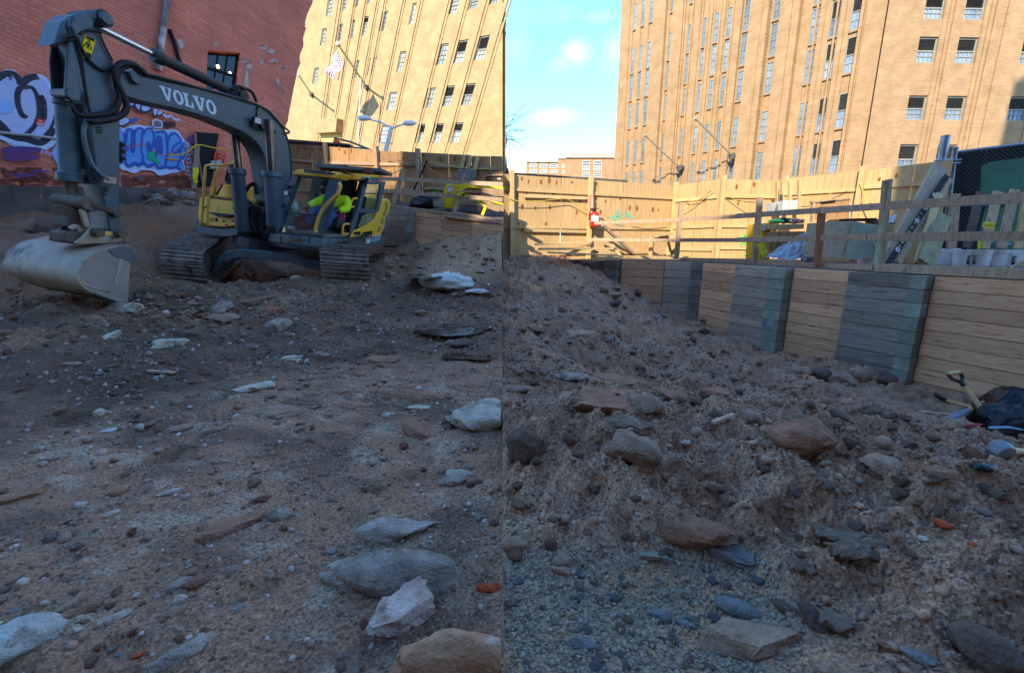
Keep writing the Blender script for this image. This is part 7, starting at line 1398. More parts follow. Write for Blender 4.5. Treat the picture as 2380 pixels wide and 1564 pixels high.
for x in (1420, 1450): m = MB(); m.bar(W(*R2(x, 810), 9.8), W(*R2(x + 12, 760), 9.85), .08, .04); m.build('pedal', RUBB, ex)
m = MB(); m.tube([W(*R2(1280, 806), 9.75), W(*R2(1335, 815), 9.75)], .05, 10); m.build('floor_bottle', mat('pale_bottle', S(196, 204, 204), rough=.3), ex)
for x, y in ((1268, 430), (1252, 490), (1205, 600), (1190, 655)): m = MB(); m.disc(hf(*R2(x, y), .06), nF, .05, .08, 10); m.build('lamp', EXD, ex)
m = MB(); m.disc(hf(*R2(1258, 490), .11), nF, .045, .03, 12); m.build('lens', bpy.data.materials['lamp_lens'], ex)

# ------------------------------------------------------------------ the operator
def skin_mesh(pts, edges, radii, mt, name, parent, sub=2):
    me = bpy.data.meshes.new(name); o0 = ORG[parent.name] if parent else Vector((0, 0, 0))
    me.from_pydata([tuple(Vector(p) - o0) for p in pts], edges, []); o = bpy.data.objects.new(name, me); C.objects.link(o)
    md = o.modifiers.new('sk', 'SKIN'); md.use_smooth_shade = True; sv = me.skin_vertices[0].data
    for i, r in enumerate(radii): sv[i].radius = (r, r) if not isinstance(r, tuple) else r
    sv[0].use_root = True
    ss = o.modifiers.new('ss', 'SUBSURF'); ss.levels = sub; ss.render_levels = sub
    bpy.context.view_layer.update(); dg = bpy.context.evaluated_depsgraph_get(); me2 = bpy.data.meshes.new_from_object(o.evaluated_get(dg))
    bpy.data.objects.remove(o); me2.materials.clear(); me2.materials.append(mt); me2.name = name
    o = bpy.data.objects.new(name, me2); C.objects.link(o); o.parent = parent; ORG[o.name] = o0; return o
SKIN = mat('skin_tone', S(126, 88, 68), S(112, 76, 58), 5, .55)
SHIRT = mat('lime_work_shirt', S(206, 250, 40), S(190, 236, 30), 3, .75, bump=.3, bscale=6); JEAN = mat('blue_jeans', S(50, 92, 150), S(38, 70, 124), 8, .85, bump=.2, bscale=40); BOOT = mat('dark_boots', S(46, 44, 46)); CAPM = mat('dark_cap', S(34, 30, 32), S(26, 24, 26), 5, .8)
pel = W(*R2(1745, 655), 10.35); chest = W(*R2(1735, 575), 10.3); neck = W(*R2(1690, 520), 10.22); headc = W(*R2(1628, 448), 10.15)
op = empty('person', pel, 'operator in lime shirt, jeans and dark cap sitting in the excavator cab', 'person')
shL, shR = W(*R2(1806, 560), 10.25), W(*R2(1628, 545), 10.32); elL, elR = W(*R2(1812, 635), 10.1), W(*R2(1535, 572), 10.15); haL, haR = W(*R2(1720, 648), 9.82), W(*R2(1442, 612), 9.92)
hipL, hipR = W(*R2(1720, 665), 10.25), W(*R2(1660, 655), 10.3); knL, knR = W(*R2(1660, 680), 9.72), W(*R2(1505, 655), 9.82); anL, anR = W(*R2(1610, 815), 9.70), W(*R2(1440, 775), 9.80); toL, toR = anL + FV * .18, anR + FV * .18
bp_ = [pel, chest, neck, headc - UV * .03, headc + UV * .09, shL, elL, haL, shR, elR, haR, hipL, knL, anL, toL, hipR, knR, anR, toR]
be = [(0, 1), (1, 2), (2, 3), (3, 4), (1, 5), (5, 6), (6, 7), (1, 8), (8, 9), (9, 10), (0, 11), (11, 12), (12, 13), (13, 14), (0, 15), (15, 16), (16, 17), (17, 18)]
body = skin_mesh(bp_, be, [.16, .17, .07, .10, .075, .085, .055, .035, .085, .055, .035, .10, .075, .05, .035, .10, .075, .05, .035], SKIN, 'body', op)
skin_mesh([pel + UV * .02, pel.lerp(chest, .55), chest, shL, elL, elL.lerp(haL, .86), shR, elR, elR.lerp(haR, .86), neck - UV * .04], [(0, 1), (1, 2), (2, 3), (3, 4), (4, 5), (2, 6), (6, 7), (7, 8), (2, 9)], [.21, .24, .235, .13, .095, .065, .13, .095, .062, .10], SHIRT, 'shirt', op)
skin_mesh([pel - UV * .02, hipL, knL, anL, hipR, knR, anR], [(0, 1), (1, 2), (2, 3), (0, 4), (4, 5), (5, 6)], [.18, .135, .105, .075, .135, .105, .075], JEAN, 'jeans', op)
for a_, t_ in ((anL, toL), (anR, toR)): skin_mesh([a_ + UV * .04, a_ - UV * .02, t_ - UV * .03], [(0, 1), (1, 2)], [.075, .08, .06], BOOT, 'boot', op, 1)
fdir = (FV * .9 - LV * .35).normalized(); sd = UV.cross(fdir).normalized()
m = MB(); m.lathe(headc + UV * .05, [(.135, 0), (.14, .03), (.125, .09), (.07, .14), (.01, .15)], 16, ax=UV); cap_ = m.build('cap', CAPM, op, smooth='all'); m = MB(); m.prism([headc + UV * .055 + fdir * a + sd * b for a, b in ((.08, -.11), (.22, -.07), (.25, 0), (.22, .07), (.08, .11))], UV * .015); m.build('cap_brim', CAPM, cap_)
m = MB(); m.lathe(headc + fdir * .05 - UV * .13, [(.03, 0), (.085, .03), (.095, .08), (.08, .11)], 12, ax=UV); m.build('beard', mat('dark_beard', S(40, 34, 32)), op, smooth='all')
m = MB(); m.prism([headc + fdir * .105 + sd * .014 - UV * .03, headc + fdir * .135 - UV * .035, headc + fdir * .105 - sd * .014 - UV * .03, headc + fdir * .10 + UV * .03], fdir * -.02); m.build('nose', SKIN, op)
for s in (1, -1):
    m = MB(); m.lathe(headc + fdir * .094 + sd * s * .04 + UV * .018, [(.004, -.006), (.013, 0), (.004, .006)], 8, ax=fdir); m.build('eye', M_WHITE, op); m = MB(); m.lathe(headc + sd * s * .102 - UV * .01, [(.005, -.012), (.03, -.004), (.03, .006), (.005, .012)], 8, ax=sd); m.build('ear', SKIN, op)
for hnd, elb in ((haL, elL), (haR, elR)):
    d_ = (hnd - elb).normalized(); s_ = d_.cross(UV).normalized()
    for k in range(4): o_ = s_ * (.03 - .02 * k); f_ = .05 - .006 * abs(k - 1.4); skin_mesh([hnd + o_ * .8, hnd + d_ * f_ + o_, hnd + d_ * (f_ + .022) + o_ - UV * .03], [(0, 1), (1, 2)], [.011, .010, .009], SKIN, 'finger', op, 1)
    skin_mesh([hnd + s_ * .02, hnd + s_ * .05 + d_ * .025 - UV * .02, hnd + s_ * .05 + d_ * .05 - UV * .03], [(0, 1), (1, 2)], [.013, .011, .009], SKIN, 'thumb', op, 1)
# ------------------------------------------------------------------ stones, slabs and rubble
def ico(sub):
    bm = bmesh.new(); bmesh.ops.create_icosphere(bm, subdivisions=sub, radius=1.0); v = np.array([x.co[:] for x in bm.verts]); f = [tuple(q.index for q in p.verts) for p in bm.faces]; bm.free(); return v, f
ICO = {k: ico(k) for k in (1, 2, 3, 4)}
def n3(p, s, seed): return perlin(p[:, 0] * s + p[:, 2] * s * .7, p[:, 1] * s - p[:, 2] * s * .6, seed)
def rock_shape(seed, sub=3, cuts=7, rough=.12, sharp=.75, flat=False):
    r = np.random.RandomState(seed); v, f = ICO[sub]; v = v.copy()
    for _ in range(cuts):
        d = r.normal(size=3); d /= np.linalg.norm(d); h = r.uniform(.56, .86) if sharp > .5 else r.uniform(.68, .92); k = v @ d; m = k > h; v[m] -= np.outer(k[m] - h, d) * min(1, sharp + .2)
    if flat:
        for _ in range(7):
            a = r.uniform(0, 6.28); d = np.array([math.cos(a), math.sin(a), r.uniform(-.25, .25)]); d /= np.linalg.norm(d); h = r.uniform(.5, .8); k = v @ d; m = k > h; v[m] -= np.outer(k[m] - h, d)
        v[:, 2] = np.clip(v[:, 2], -.55, .5) / .55; v[:, 2] += .12 * v[:, 0] * r.uniform(-1, 1)
    v = 2 * (v - v.min(0)) / (v.max(0) - v.min(0)) - 1
    v *= (1 + rough * 1.3 * n3(v, 1.7, seed)[:, None] + rough * .6 * n3(v, 4.5, seed + 1)[:, None] + rough * .35 * n3(v, 11, seed + 2)[:, None])
    return v, f
def stone_mat(name, c1, c2, c3, amt=.4, bump=.9, sc=9): return mat(name, S(*c1), S(*c2), sc, .9, bump=bump, bscale=55, c3=S(*c3), c3amt=amt, c3scale=sc * .55, spec=.25)
SM = {'white': stone_mat('white_rock', (204, 188, 166), (164, 148, 130), (128, 102, 82), .55), 'bluewhite': stone_mat('pale_blue_rock', (200, 196, 184), (160, 158, 152), (124, 108, 92), .42), 'grey': stone_mat('grey_rock', (168, 154, 138), (132, 118, 104), (112, 90, 72), .48), 'brownwhite': stone_mat('brown_white_rock', (186, 172, 158), (112, 88, 72), (92, 70, 54), .5, sc=3),
      'pink': stone_mat('pinkish_rock', (206, 184, 168), (160, 128, 112), (132, 110, 84), .5), 'rust': stone_mat('rusty_rock', (186, 146, 112), (158, 106, 74), (206, 192, 174), .55, sc=4), 'brown': stone_mat('brown_slab', (164, 120, 94), (132, 94, 72), (112, 90, 76), .4), 'dark': stone_mat('dark_rock', (112, 94, 80), (88, 72, 60), (136, 116, 100), .3), 'brick': stone_mat('brick_piece', (158, 106, 82), (128, 84, 64), (120, 96, 80), .4),
      'tan': stone_mat('tan_rock', (172, 142, 116), (138, 112, 90), (106, 86, 70), .35), 'blue': stone_mat('blue_grey_rock', (136, 134, 130), (108, 108, 106), (116, 98, 82), .35), 'soil': stone_mat('crusted_lump', (166, 138, 116), (134, 108, 88), (116, 92, 76), .4, 1.0), 'orange': stone_mat('orange_brick_piece', (196, 92, 52), (160, 72, 42), (110, 84, 70), .3)}
def rock(u, v, w, h, kind, label, seed, cat='rock', name='rock', group=None, rot=0.0, flat=False, sharp=.75, sub=3, clip=0, bury=.36, depth=None, tilt=0.0, rough=.2, vb=None):
    """u, v: middle of the stone as seen; w, h: its seen size"""
    g = ground_hit(u, v + h * .28); dist = (g - CAMP).dot(Vector((0, CP, -SP))); px = dist / FOC; el = math.atan2(HC - g.z, math.hypot(g.x, g.y))
    ww = w * px * .52; dd = min(ww * .7, (.62 if flat else .5) * h * px * .5 / max(.08, math.sin(el))); hh = max(.3 * dd, (1.12 if flat else 1.3) * (h * px * .5 - dd * math.sin(el)) / max(.4, math.cos(el)))
    V, F = rock_shape(seed, sub, 8 if sharp > .5 else 7, rough, sharp, flat)
    c, s = math.cos(rot), math.sin(rot); V = V * np.array([ww, dd, hh]); az = math.atan2(g.x, g.y)
    ct, st = math.cos(tilt), math.sin(tilt); V = np.stack([V[:, 0] * ct - V[:, 2] * st, V[:, 1], V[:, 0] * st + V[:, 2] * ct], 1)
    a = rot - az; V = np.stack([V[:, 0] * math.cos(a) - V[:, 1] * math.sin(a), V[:, 0] * math.sin(a) + V[:, 1] * math.cos(a), V[:, 2]], 1)
    c0 = g + Vector((0, 0, hh * (1 - bury * 2) * .55)); P = V + np.array(c0[:])
    if clip:                                # split face where the stone meets the cut in the dirt
        lim = SEAM * P[:, 1] - .012; P[:, 0] = np.minimum(P[:, 0], lim)
    m = MB(); m.v = [Vector(p) for p in P]; m.f = F; o = m.build(name, SM[kind], None, smooth=True); tag(o, label, cat, group); return o
# left side, named one by one
rock(1108, 955, 150, 104, 'white', 'large white boulder stained brown, cut off at the seam', 11, clip=1, sharp=.8, sub=4, bury=.22, depth=120)
rock(912, 1312, 305, 132, 'grey', 'big long pale grey boulder half sunk near the bottom of the left side', 12, sharp=.3, sub=4, bury=.25, rot=-.25)
rock(928, 1218, 168, 66, 'brownwhite', 'brown and white rock just behind the big long grey boulder', 13, sub=4, rot=-.15)
rock(936, 1412, 142, 104, 'pink', 'broken slab of white and pinkish stone in front of the long grey boulder', 14, flat=True, sub=4, tilt=.12, rot=.6, bury=.1)
rock(1060, 1512, 275, 138, 'rust', 'large rust coloured boulder at the bottom edge beside the seam', 15, clip=1, sharp=.5, sub=4, bury=.2)
rock(36, 1472, 150, 118, 'bluewhite', 'chalky bluish white boulder in the bottom left corner', 16, sub=4, bury=.25)
rock(547, 1210, 140, 46, 'brown', 'flat brown stone block with a broken corner, left of the grey cobble', 17, flat=True, sub=3, bury=.15)
rock(645, 1191, 66, 44, 'grey', 'grey cobble touching the flat brown block', 18, sharp=.4)
rock(588, 897, 82, 20, 'white', 'thin pale slab lying flat in the middle of the left dirt', 19, flat=True)
rock(652, 952, 92, 34, 'tan', 'beige flat slab on the dirt right of the thin pale slab', 20, flat=True)
rock(42, 1146, 100, 34, 'brown', 'reddish brown flat rock at the left edge', 21, flat=True)
rock(975, 990, 78, 38, 'brown', 'tilted brown brick-like stone left of the white boulder', 22, flat=True, rot=-.5, tilt=-.25)
rock(650, 752, 62, 40, 'grey', 'angular grey block pair in the churned dirt ahead of the tracks', 23, rot=.4)
rock(632, 722, 46, 26, 'brick', 'dark reddish stone behind the angular grey block', 24)
rock(520, 736, 66, 20, 'tan', 'mossy tan flat stone left of the angular grey block', 25, flat=True)
rock(506, 716, 62, 24, 'grey', 'tilted thin grey slate behind the mossy tan stone', 26, flat=True, tilt=.45)
rock(402, 792, 74, 26, 'white', 'pale flagstone with a dark stone behind it in the dark churned soil', 27, flat=True)
rock(430, 776, 44, 24, 'dark', 'dark slab leaning against the pale flagstone', 28, flat=True, tilt=-.4)
rock(255, 780, 50, 18, 'white', 'narrow pale stone sticking out of the dark soil below the bucket', 29, tilt=.4)
rock(278, 712, 42, 26, 'brownwhite', 'white stone with a red spot just in front of the bucket lip', 30)
rock(308, 712, 40, 24, 'white', 'pale rounded stone in front of the bucket lip', 31, sharp=.3)
rock(460, 1348, 48, 34, 'brick', 'round stone with an orange red face in the bottom left dirt', 32, sharp=.4)
rock(418, 1352, 50, 28, 'grey', 'flat grey cobble touching the orange faced stone', 33, sharp=.4)
rock(268, 1430, 66, 24, 'white', 'smooth pale oval stone near the bottom left', 34, sharp=.2)
rock(160, 1405, 54, 20, 'tan', 'thin tan stone overlapping a brown one near the bottom left', 35, flat=True, tilt=.2)
rock(200, 1412, 60, 30, 'brown', 'brown rounded stone under the thin tan one', 36, sharp=.4)
rock(430, 1505, 130, 50, 'brownwhite', 'wide stone almost buried in the dirt near the bottom', 37, sharp=.3, bury=.42, sub=4)
rock(408, 1416, 44, 30, 'tan', 'lumpy pale stone below the orange faced stone', 38, sharp=.5)
rock(418, 1386, 28, 26, 'white', 'small pale stone between the orange faced stone and the lumpy one', 39)
rock(120, 1466, 28, 26, 'pink', 'small pinkish pebble beside the chalky boulder', 40, sharp=.3)
rock(330, 1515, 36, 18, 'orange', 'flat orange brick chip near the bottom edge', 41, flat=True)
rock(1068, 1098, 66, 24, 'white', 'long smooth pale stone like a bone below the white boulder', 42, sharp=.2, rot=-.3)
rock(1052, 1114, 64, 34, 'grey', 'mottled grey stone under the long smooth pale one', 43)
rock(1102, 1120, 36, 24, 'dark', 'dark stone right of the long smooth pale one', 44)
rock(970, 946, 60, 14, 'white', 'thin pale stone left of the white boulder', 45, flat=True)
rock(898, 963, 22, 18, 'bluewhite', 'small bluish pebble left of the white boulder', 46, sharp=.2)
rock(256, 998, 36, 14, 'bluewhite', 'bright white shard on the brown dirt at the left', 47, flat=True)
rock(236, 956, 28, 22, 'white', 'small whitish rock above the bright shard', 48)
rock(410, 992, 60, 20, 'tan', 'buried tan stone in the middle of the left dirt', 49, bury=.4)
rock(270, 1141, 46, 22, 'brown', 'brown pebble with grey top in the left dirt', 50)
rock(397, 1142, 48, 16, 'white', 'white bone-shaped stone in the left dirt', 51, sharp=.2)
rock(258, 1192, 30, 14, 'white', 'pale oval pebble next to a dark hole', 52, sharp=.2)
rock(1140, 1362, 62, 30, 'orange', 'bright orange brick fragment by the seam near the bottom', 53, clip=1)
rock(880, 832, 100, 26, 'brown', 'broad brown stone nearly buried ahead of the scraped ground', 54, bury=.4, sharp=.3)
rock(748, 822, 34, 22, 'grey', 'square grey stone next to the broad buried brown one', 55)
rock(676, 830, 48, 14, 'white', 'white flat stone in a row ahead of the scraped ground', 56, flat=True)
rock(606, 818, 50, 18, 'dark', 'dark lump left of the white flat stone', 57)
rock(1068, 795, 46, 26, 'dark', 'dark lump beside the puddle near the seam', 58)
rock(1046, 795, 28, 16, 'grey', 'small grey stone beside the dark lump at the puddle', 59)
rock(1050, 648, 20, 10, 'tan', 'small tan rock directly behind the white sack', 60)
rock(112, 522, 70, 40, 'dark', 'dark boulder lying before the concrete footing behind the bucket', 61, sub=3)
rock(690, 645, 24, 12, 'white', 'round white stone in front of the right track', 62, sharp=.2)
# right side
rock(1420, 928, 200, 84, 'brown', 'big brown sandstone slab on top of the loose heap', 111, flat=True, sub=4, rot=.1, bury=.15)
rock(1442, 882, 150, 34, 'brown', 'long thin dark slab behind the big sandstone slab', 112, flat=True, sub=3, rot=-.15)
rock(1500, 925, 80, 50, 'soil', 'crusted lump of soil on the right end of the big sandstone slab', 113)
rock(1562, 918, 62, 38, 'brown', 'pointed brown rock right of the big sandstone slab', 114)
rock(1660, 914, 64, 24, 'brown', 'flat reddish stone further right of the pointed brown rock', 115, flat=True)
rock(1325, 871, 76, 28, 'grey', 'grey oval stone left of the long thin dark slab', 116, sharp=.3)
rock(1350, 776, 80, 26, 'tan', 'pale angular slab far up the right slope', 117, flat=True)
rock(1210, 905, 70, 36, 'soil', 'dark lump at the seam on the right slope', 118)
rock(1474, 1040, 118, 92, 'soil', 'layered rock jutting out of the heap over a dark hollow', 119, sub=4, bury=.05, tilt=-.2)
rock(1858, 1012, 130, 92, 'brown', 'large tilted boulder near the crest of the heap', 120, sub=4, tilt=.35, sharp=.7, bury=.15)
rock(2052, 1068, 82, 46, 'tan', 'flat tan stone right of the tilted boulder', 121, flat=True, sub=3, tilt=-.2)
rock(2185, 1096, 66, 30, 'brown', 'brown stone half buried further down the crest to the right', 122, flat=True)
rock(1222, 1020, 86, 92, 'dark', 'dark upright rock at the left flank of the heap by the seam', 123, sub=4, tilt=.5)
rock(1196, 1258, 62, 42, 'tan', 'rounded tan rock at the seam above the grey gravel', 124, sharp=.3)
rock(1684, 1268, 136, 52, 'blue', 'blue grey angular rock at the foot of the heap', 125, sub=4, flat=True)
rock(1600, 1228, 190, 78, 'brown', 'wide brown rock buried in the foot of the heap left of the blue grey rock', 126, sub=4, sharp=.5, bury=.3, tilt=.2)
rock(1502, 1286, 104, 22, 'grey', 'thin grey slate lying at the edge of the grey gravel', 127, flat=True)
rock(1725, 1472, 222, 112, 'tan', 'big broken block of tan stone in the grey gravel', 128, flat=True, sub=4, rot=.35, tilt=.12, bury=.12)
rock(1716, 1410, 104, 50, 'blue', 'smooth domed blue stone behind the big broken block', 129, sharp=.1, sub=4, rough=.03, bury=.25)
rock(1905, 1434, 112, 60, 'dark', 'dark slab under the edge of the heap near the bottom', 130, flat=True, sub=3, tilt=-.35)
rock(1826, 1408, 60, 32, 'dark', 'dark rock left of the dark slab near the bottom', 131)
rock(2286, 1492, 120, 104, 'dark', 'dark brown plate standing in the loose soil at the bottom right', 132, flat=False, sub=4, sharp=.5, bury=.3)
rock(2132, 1526, 64, 36, 'blue', 'dark blue glinting stone at the bottom right', 133)
rock(1912, 1547, 56, 28, 'tan', 'tan stone at the bottom edge of the right side', 134)
rock(1356, 1492, 66, 36, 'blue', 'dark grey rock in the grey gravel left of the big block', 135)
rock(1310, 1322, 66, 28, 'tan', 'lichened pale lump on the grey gravel', 136, tilt=-.3)
rock(1306, 1300, 50, 36, 'soil', 'pyramid shaped brown stone above the grey gravel', 137)
rock(1595, 1448, 48, 22, 'blue', 'oval grey pebble left of the big broken block', 138, sharp=.2)
rock(1700, 1440, 32, 18, 'blue', 'small bluish pebble beside the domed blue stone', 139, sharp=.2)
rock(1530, 1425, 56, 34, 'blue', 'grey knobbly stone in the middle of the grey gravel', 140)
rock(2210, 1530, 40, 24, 'grey', 'small grey stone right of the glinting blue one', 141)
rock(2066, 1500, 54, 30, 'brown', 'brown stone in the loose soil above the glinting blue one', 142)
rock(1800, 1500, 52, 36, 'tan', 'small tan block touching the right end of the big broken block', 143)
rock(2190, 1222, 34, 22, 'orange', 'orange brick chip on the right flank of the heap', 144, flat=True)
rock(2260, 1268, 20, 14, 'orange', 'second orange chip a little lower on the right flank', 145)
rock(2144, 1254, 22, 16, 'white', 'small white pebble on the right flank of the heap', 146, sharp=.2)
rock(2390, 870, 5, 5, 'dark', 'dark pebble at the far right edge', 147, sub=1)
rock(1590, 1032, 32, 18, 'white', 'small white stone right of the layered rock', 148)
rock(1745, 965, 50, 36, 'soil', 'rough lump left of the tilted boulder', 149)
rock(1952, 880, 60, 36, 'soil', 'clod at the foot of the dark grey wall panel', 150); rock(2000, 868, 48, 40, 'soil', 'taller clod right of the one at the dark grey panel foot', 151); rock(1905, 864, 44, 34, 'dark', 'dark clod left of those at the dark grey panel foot', 152); rock(2060, 880, 40, 40, 'dark', 'dark broken clod nearest the teal plank ends', 153); rock(1860, 858, 40, 24, 'tan', 'pale lump where the orange panel meets the dark grey one', 154)
rock(1250, 762, 44, 18, 'brown', 'brown stone on the right slope near the seam', 155); rock(1425, 684, 40, 12, 'tan', 'flat stone on the slope below the first wall post', 156, flat=True); rock(1630, 838, 26, 16, 'brick', 'small reddish brick on the slope below the grey panel', 157)
# curled sheets of old bark-like crust in the heap
SHEET = stone_mat('dry_crust_sheet', (146, 124, 104), (122, 100, 82), (104, 84, 70), .45)
def curl(u, v, w, h, label, seed, lift_=.03, rx=.5):
    g = ground_hit(u, v); dist = (g - CAMP).length; px = dist / FOC; m = MB(); r = random.Random(seed); n = 14; k = 9; vs = []
    ph = [r.uniform(0, 6) for _ in range(4)]
    for lay in (0, 1):
        for i in range(n + 1):
            for j in range(k + 1):
                s, t = i / n - .5, j / k - .5; e = .8 + .10 * math.sin(9 * s + ph[0]) * (abs(t) * 2) + .08 * math.sin(13 * t + ph[1]) + r.uniform(-.04, .04)
                vs.append(g + Vector((s * w * px * e, t * w * px * .40 * e + (abs(s) ** 2) * .02, lift_ + h * px * .5 * (.5 + .5 * math.sin(5 * s + ph[2])) * (.6 + t * rx) + r.uniform(-.004, .004) + .012 * math.sin(14 * s + 9 * t) + lay * .012)))
    N_ = (n + 1) * (k + 1); f = []
    for lay in (0, 1):
        for i in range(n):
            for j in range(k): a = lay * N_ + i * (k + 1) + j; q = (a, a + k + 1, a + k + 2, a + 1); f.append(q if lay else q[::-1])
    ring = [i * (k + 1) for i in range(n + 1)] + [n * (k + 1) + j for j in range(1, k + 1)] + [i * (k + 1) + k for i in range(n - 1, -1, -1)] + [j for j in range(k - 1, 0, -1)]
    for a, b in zip(ring, ring[1:] + ring[:1]): f.append((a, b, N_ + b, N_ + a))
    m.add(vs, f); tag(m.build('crust_sheet', SHEET, None, smooth='all'), label, 'crust')
curl(1945, 1262, 110, 46, 'curled pale crust sheet above the black hollow in the heap', 1); curl(2015, 1292, 70, 34, 'torn crust sheet right under the curled pale one', 2); curl(1990, 1318, 110, 36, 'overhanging crust lip over the black hollow', 3, .07); curl(1465, 1012, 110, 40, 'ragged flat sheet capping the layered rock', 4, .06); curl(1960, 1462, 110, 46, 'pale curled sheet sticking out of the soil near the bottom', 5); curl(1860, 1345, 60, 40, 'small frayed crust left of the black hollow', 6)
# small stones that repeat: three kinds on the left, two on the right, rubble at the wall
rg = random.Random(21); PROT = []
for k in range(10):
    V, F = rock_shape(300 + k, 2, 9, .3, .85 if k % 3 else .5); me = bpy.data.meshes.new('stone'); me.from_pydata([tuple(p) for p in V], [], F); me.polygons.foreach_set('use_smooth', [False] * len(F)); PROT.append(me)
def small(u, v, wpx, kind, label, group, name='stone', cat='stone', sq=(.6, 1.0, .35, .7)):
    g = ground_hit(u, v); dist = (g - CAMP).dot(Vector((0, CP, -SP))); r_ = wpx * dist / FOC * .5
    key = (id(PROT), kind, rg.randrange(10)); me = CACHE.get(key)
    if me is None: me = PROT[key[2]].copy(); me.materials.clear(); me.materials.append(SM[kind]); CACHE[key] = me
    o = bpy.data.objects.new(name, me); C.objects.link(o); hz = rg.uniform(sq[2], sq[3]) * r_; o.scale = (r_, r_ * rg.uniform(sq[0], sq[1]), hz); o.location = g + Vector((0, 0, hz * .25)); o.rotation_euler = (rg.uniform(-.3, .3), rg.uniform(-.3, .3), rg.uniform(0, 6.28)); tag(o, small_label(u, v, wpx, kind, {'stone': 'stone', 'rubble': 'rubble piece', 'lump': 'soil lump'}[cat]), cat, group)
LM = [(1108, 955, 'white boulder at the seam'), (912, 1312, 'long grey boulder'), (936, 1412, 'pinkish broken slab'), (1060, 1512, 'rust coloured boulder'), (36, 1472, 'chalky corner boulder'), (547, 1210, 'flat brown stone block'), (588, 897, 'thin pale slab'), (652, 952, 'beige flat slab'), (42, 1146, 'reddish rock at the left edge'), (975, 990, 'brick-like tilted stone'), (650, 752, 'angular grey block pair'), (402, 792, 'pale flagstone'), (460, 1348, 'orange faced stone'), (268, 1430, 'smooth pale oval stone'), (430, 1505, 'almost buried wide stone'), (1068, 1098, 'bone-like pale stone'), (256, 998, 'bright white shard'), (397, 1142, 'white bone-shaped stone'), (880, 832, 'broad buried brown stone'), (1068, 795, 'dark lump by the puddle'), (250, 640, 'excavator bucket'), (440, 600, 'left track'), (800, 610, 'right track'), (1040, 660, 'white sack'), (930, 520, 'grey plank panel behind the cab'), (365, 440, 'graffiti wall footing'),
      (1420, 928, 'big sandstone slab'), (1325, 871, 'grey oval stone'), (1350, 776, 'pale angular slab on the slope'), (1474, 1040, 'layered rock'), (1858, 1012, 'tilted boulder'), (2052, 1068, 'flat tan stone on the crest'), (1222, 1020, 'dark upright rock'), (1684, 1268, 'blue grey angular rock'), (1600, 1228, 'wide buried brown rock'), (1502, 1286, 'thin grey slate'), (1725, 1472, 'big broken tan block'), (1356, 1492, 'dark grey rock in the gravel'), (1310, 1322, 'lichened pale lump'), (1530, 1425, 'knobbly grey stone'), (1945, 1262, 'curled crust sheet'), (2190, 1222, 'orange chip on the heap'), (2286, 1492, 'dark brown standing plate'), (1440, 630, 'first plank wall post'), (1590, 720, 'second grey wall panel'), (1560, 918, 'pointed brown rock')]
CW = {'white': 'whitish', 'bluewhite': 'pale bluish', 'pink': 'pinkish', 'grey': 'grey', 'brown': 'brown', 'tan': 'tan', 'dark': 'dark', 'brick': 'brick red', 'soil': 'earthy', 'blue': 'blue grey'}
USED = set()
def small_label(u, v, w, kind, noun):
    q = sorted(LM, key=lambda l: (l[0] - u) ** 2 + (1.6 * (l[1] - v)) ** 2)[:5]; size = 'tiny' if w < 13 else ('small' if w < 21 else 'fist-sized')
    dx, dy = u - q[0][0], 1.6 * (v - q[0][1]); r = math.hypot(dx, dy); a = math.degrees(math.atan2(-dy, dx)) % 360
    d8 = ['right of', 'behind and right of', 'behind', 'behind and left of', 'left of', 'in front and left of', 'in front of', 'in front and right of'][int(((a + 22.5) % 360) // 45)]
    ds = 'close ' if r < 80 else ('' if r < 170 else 'well ')
    c = [f'{size} {CW[kind]} {noun} {ds}{d8} the {q[0][2]}', f'{size} {CW[kind]} {noun} {ds}{d8} the {q[0][2]}, toward the {q[1][2]}', f'{size} {CW[kind]} {noun} between the {q[0][2]} and the {q[1][2]}', f'{size} {CW[kind]} {noun} between the {q[0][2]} and the {q[2][2]}', f'{size} {CW[kind]} {noun} between the {q[1][2]} and the {q[2][2]}', f'{size} {CW[kind]} {noun} {ds}{d8} the {q[0][2]}, toward the {q[3][2]}']
    c += [f'{size} {CW[kind]} {noun} between the {q[i][2]} and the {q[j][2]}' for i in range(5) for j in range(i + 1, 5)]
    for t in c:
        if t not in USED and len(t.split()) <= 16: USED.add(t); return t
    return c[0]
CACHE = {}
def CL(v, i): c = [180, 420, 660, 1060, 90, 860][int(v / 130 + i % 3) % 6]; return min(1150, max(5, rg.gauss(c, 70) if rg.random() < .65 else rg.uniform(5, 1150)))
for i in range(52):
    v = rg.uniform(830, 1555); small(CL(v, i), v, rg.uniform(11, 24) * (1 if rg.random() < .8 else 1.4), rg.choice(['white', 'white', 'bluewhite', 'pink']), 'small whitish stone scattered on the brown dirt of the left side', 'small whitish stones on the left dirt')
for i in range(80):
    v = rg.uniform(700, 1555); small(CL(v, i), v, rg.uniform(12, 30), rg.choice(['grey', 'brown', 'tan', 'tan', 'brick']), 'small brownish or grey stone scattered on the brown dirt of the left side', 'small brownish stones on the left dirt')
for i in range(60):
    small(rg.uniform(880, 1160), rg.uniform(560, 690), rg.uniform(8, 20), rg.choice(['grey', 'tan', 'white', 'brick', 'pink']), 'small stone on the trampled slope below the plank wall behind the cab', 'stones on the slope behind the cab', sq=(.6, 1, .3, .5))
for i in range(60):
    x = rg.uniform(290, 450); small(x, rg.uniform(445, 475) + abs(x - 330) * .12 * rg.random(), rg.uniform(9, 24), rg.choice(['grey', 'tan', 'pink', 'grey', 'dark']), 'piece of grey rubble heaped at the foot of the graffiti wall', 'rubble heaped at the foot of the graffiti wall', 'rubble_piece', 'rubble', sq=(.7, 1, .6, .9))
